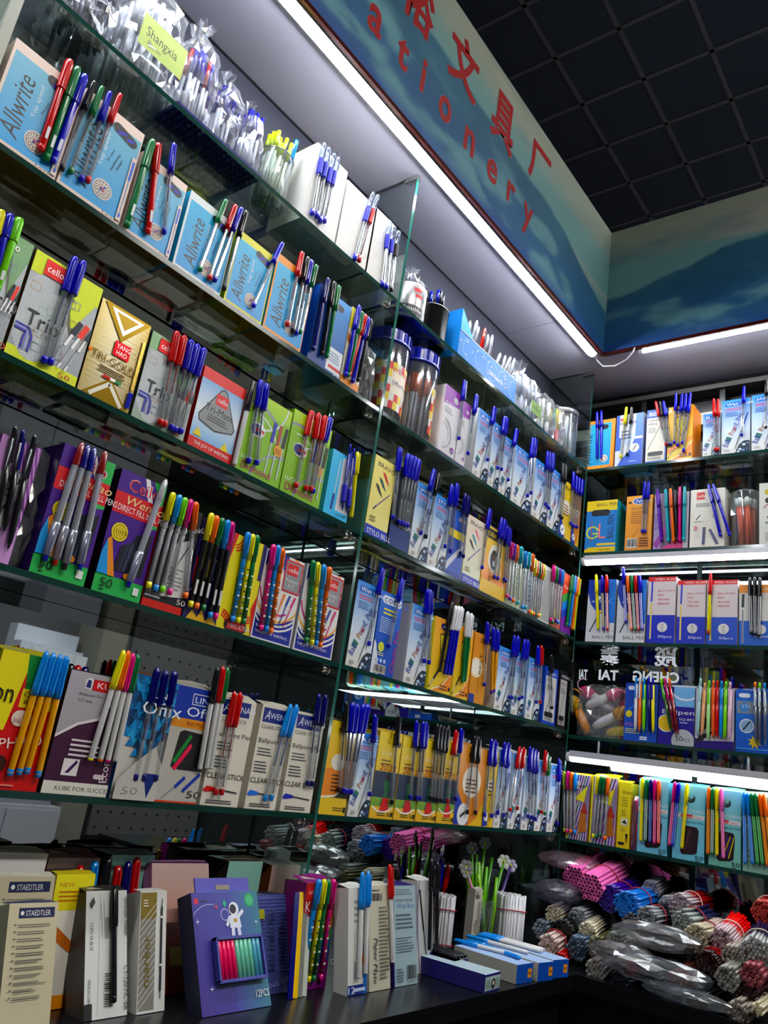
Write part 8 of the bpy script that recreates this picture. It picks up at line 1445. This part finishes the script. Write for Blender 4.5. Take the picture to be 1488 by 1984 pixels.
# right wall clear tubs and toy bag
RW = lambda row, u, off: rowmat(row, u, .0004, off)
t = tub("clear tub of orange pens on right wall's second shelf", RW('2', .452, .045), .038, .158)
stuff_pens('orange_pens', "orange and mint pens standing in right wall's clear tub", 'pens', RW('2', .452, .045), 20, .05, .05, .14, ['#d8d8d4','#e0e0dc'], '#e0622e', 71, .18, .005, .12)
bag("clear bag of novelty toy pens on right wall's fourth shelf", RW('4', .082, .06), .142, .115, .145, None, '#fafafa', 72, .003, material='clear')
def toy(label, mat, body, capc, cord):
    t = thing('toy_pen', label, 'toy', mat @ Matrix.Scale(1.4, 4), 'novelty pens in the bag')
    m = MB(); m.lathe([(.005,0),(.0085,.01),(.0095,.03),(.009,.05)], body, 12); m.build('body', 'plastic', t)
    m = MB(); m.lathe([(.0105,.05),(.0125,.060),(.0105,.075),(.004,.082)], capc, 12); m.build('cap', 'plastic', t)
    m = MB(); m.tube([(.012*math.cos(a*PI/6)+.01, -.010, .075+.014*math.sin(a*PI/6)) for a in range(11)], .0014, cord, 5); m.build('cord', 'rubber', t)
for k, (u, z, rot, b, c, co) in enumerate(((.030,.085,65,'#d8d8d8','#c8246a','#e07aa8'),(.105,.082,-62,'#d8d8d8','#c8246a','#e0c0d0'),(.10,.055,35,'#d8d8dc','#d8bc1c','#1f7a3a'),(.055,.03,60,'#d8d8dc','#d89a1c','#d8a82a'),(.09,.02,80,'#d8bc2a','#d8c42a','#3a7a3a'),(.125,.012,5,'#b8242c','#b8242c','#8a1a20'),(.04,.012,-30,'#e0902a','#d8b02a','#d8902a'))):
    toy(['pink-capped toy pen highest in the toy bag','second pink-capped toy pen in the toy bag','yellow-capped toy pen with green cord in the toy bag','white toy pen with amber cap in the toy bag','yellow banana-like toy pen low in the toy bag','red toy pen standing at edge of the toy bag','orange toy pen at bottom of the toy bag'][k], RW('4', u, .045+.012*(k % 3)) @ Matrix.Translation((0,0,z)) @ Matrix.Rotation(math.radians(rot), 4, 'Y'), b, c, co)
bag("clear pack of pink pens beside yellow carton, right wall's bottom shelf", RW('5', .197, .035), .018, .06, .13, None, '#e8a8c8', 73, .002)
stuff_pens('pink_pens', 'pink pens inside the clear pack on the bottom right shelf', 'pens', RW('5', .197, .035), 10, .014, .05, .12, ['#d84a94','#e05aa4'], '#d04a8e', 74, .5)
# reversed white window letters behind the right wall, given an added glow
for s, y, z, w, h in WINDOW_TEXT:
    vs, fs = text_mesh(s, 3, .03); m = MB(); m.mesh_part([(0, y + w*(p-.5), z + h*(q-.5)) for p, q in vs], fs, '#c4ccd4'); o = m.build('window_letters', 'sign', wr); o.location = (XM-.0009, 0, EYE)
# pens standing behind cartons
for x, c, n in ((.645,'black','black'),(.656,'red','red'),(.668,'navy','navy')): make_pen('bigsolid:'+c, rowmat('E', x, .0004, .074), .17, n + ' marker top peeking out behind the maroon carton', 'markers behind the maroon carton')
for x, c in ((.515,'lime'),(.530,'yellow'),(.546,'magenta'),(.562,'green')): make_pen('fine:'+c, rowmat('E', x, .0004, .075), .172, c + ' pen tip peeking out behind the red and yellow carton', 'pens behind the red carton')
for u, n in ((.300,'first'),(.313,'second')): make_pen('clear:blue', rowmat('3', u, .0004, .075), .185, n + ' blue-capped pen standing behind second red-topped carton', 'pens behind the red-topped cartons')

# ------------------------------------------------------------------ bags lying over the heap
for lab, P, sz, rot, tint, seed in HEAP_BAGS:
    t = thing('plastic_bag', lab, 'bag', Matrix.Translation(P) @ Matrix.Rotation(math.radians(rot[2]), 4, 'Z') @ Matrix.Rotation(math.radians(rot[1]), 4, 'Y') @ Matrix.Rotation(math.radians(rot[0]), 4, 'X'))
    m = MB(); rnd = random.Random(seed); nu, nv = 18, 9; V = []; F = []
    for j in range(nv+1):
        th = PI*j/nv
        for i in range(nu):
            a = 2*PI*i/nu; c = .09
            V.append((sz[0]/2*math.sin(th)**.7*math.cos(a)*(1+rnd.uniform(-c,c)), sz[1]/2*math.sin(th)**.7*math.sin(a)*(1+rnd.uniform(-c,c)), sz[2]/2*math.cos(th)*(1+rnd.uniform(-c,c))))
    for j in range(nv):
        for i in range(nu):
            k = (i+1) % nu; a, b, c, e = j*nu+i, j*nu+k, (j+1)*nu+k, (j+1)*nu+i
            F += [(a,e,c),(a,c,b)] if (i*3+j) % 2 else [(a,e,b),(b,e,c)]
    m.mesh_part(V, F, tint); m.build('film', 'haze', t)

# ------------------------------------------------------------------ the shop behind the viewer (seen in the mirror)
def block(name, label, cat, x0, y0, z0, x1, y1, z1, col, mat='matte'):
    m = MB(); m.box(0, 0, 0, x1-x0, y1-y0, z1-z0, col); o = m.build(name, mat); o.location = (x0, y0, z0); return tag(o, label, cat)
def cabinet(name, label, x0, y0, z0, x1, y1, z1, col, n):
    t = thing(name, label, 'cabinet', Matrix.Translation((x0, y0, z0))); w, d, h = x1-x0, y1-y0, z1-z0
    m = MB(); m.box(0,0,0,w,d,h,col); m.build('body', 'matte', t)
    for i in range(n):
        m = MB(); m.box(w*i/n+.004, d, .02, w*(i+1)/n-.004, d+.012, h-.02, col); m.build('door', 'matte', t)
    return t
cabinet('white_cabinet', 'white base cabinet across the aisle', 2.0, -4.0, 0, 3.10, -3.55, .78, '#a8a8b4', 3)
t = thing('display_stand', 'white stepped display stand across the aisle', 'stand', Matrix.Translation((2.62, -3.9, 0)))
for k in range(3): m = MB(); m.box(0, .1*k, 1.30+.0*k, .45, .1*k+.1, 1.86-.11*k, '#c4c8d4'); m.build('step', 'matte', t)
m = MB(); m.box(.02, 0, .781, .43, .3, 1.30, '#8c8c98'); m.build('base', 'matte', t)
for i in range(4): block('small_box', 'small white box, %s along the stepped display stand' % ['first','second','third','last'][i], 'box', 2.64+.105*i, -3.595, 1.641, 2.725+.105*i, -3.585, 1.72, '#d4d6dc')
block('support_column', 'plain grey column across the aisle', 'column', 3.12, -3.9, 0, 3.32, -3.6, Z(HALL), '#77766f')['kind'] = 'structure'
t = thing('pegboard', 'grey perforated pegboard across the aisle', 'board', Matrix.Translation((3.45, -3.75, .6)))
m = MB(); m.box(0, 0, 0, 1.6, .02, 1.5, '#5a5a5c'); m.build('board', 'matte', t)
m = MB()
for i in range(16):
    for j in range(14): m.lathe([(.010,0),(.010,.002)], '#101010', 6, .05+.1*i, .05+.1*j)
o = m.build('peg_holes', 'matte', t); o['kind'] = 'stuff'; o.matrix_local = Matrix(((1,0,0,0),(0,0,1,.0195),(0,1,0,0),(0,0,0,1)))
for i, c in enumerate(('#7a4a3a','#3a6a8a','#8a8a3a','#6a3a5a','#3a7a6a','#9a9a9a')):
    block('hanging_pack', ['brown','blue','olive','plum','teal','pale'][i] + ' blister pack hanging on the pegboard', 'pack', 3.55+.22*i, -3.725, 1.35+.06*(i % 2), 3.67+.22*i, -3.715, 1.72, c)
def add_fill_lamp(label, x, y):  # out of view, added to fill the carton fronts with light
    t = thing('unseen_fill_lamp', label, 'lamp', Matrix.Translation((x, y, Z(2.55)))); m = MB(); m.box(-.6,-.08,0,.6,.08,.04,'#d8d8d8'); m.build('housing', 'matte', t)
    m = MB(); m.box(-.58,-.06,-.006,.58,.06,-.0005,'#ffffff'); m.build('diffuser', 'lamp', t)
    for dx in (-.5,.5): m = MB(); m.tube([(dx,0,.04),(dx,0,HALL-2.55)], .004, '#333333', 6); m.build('hanger', 'matte', t)
add_fill_lamp('long lamp over the aisle behind the viewer', .3, -2.35)
add_fill_lamp('third long lamp over the aisle, far along', 4.6, -2.35)
add_fill_lamp('second long lamp over the aisle behind the viewer', 2.4, -2.35)
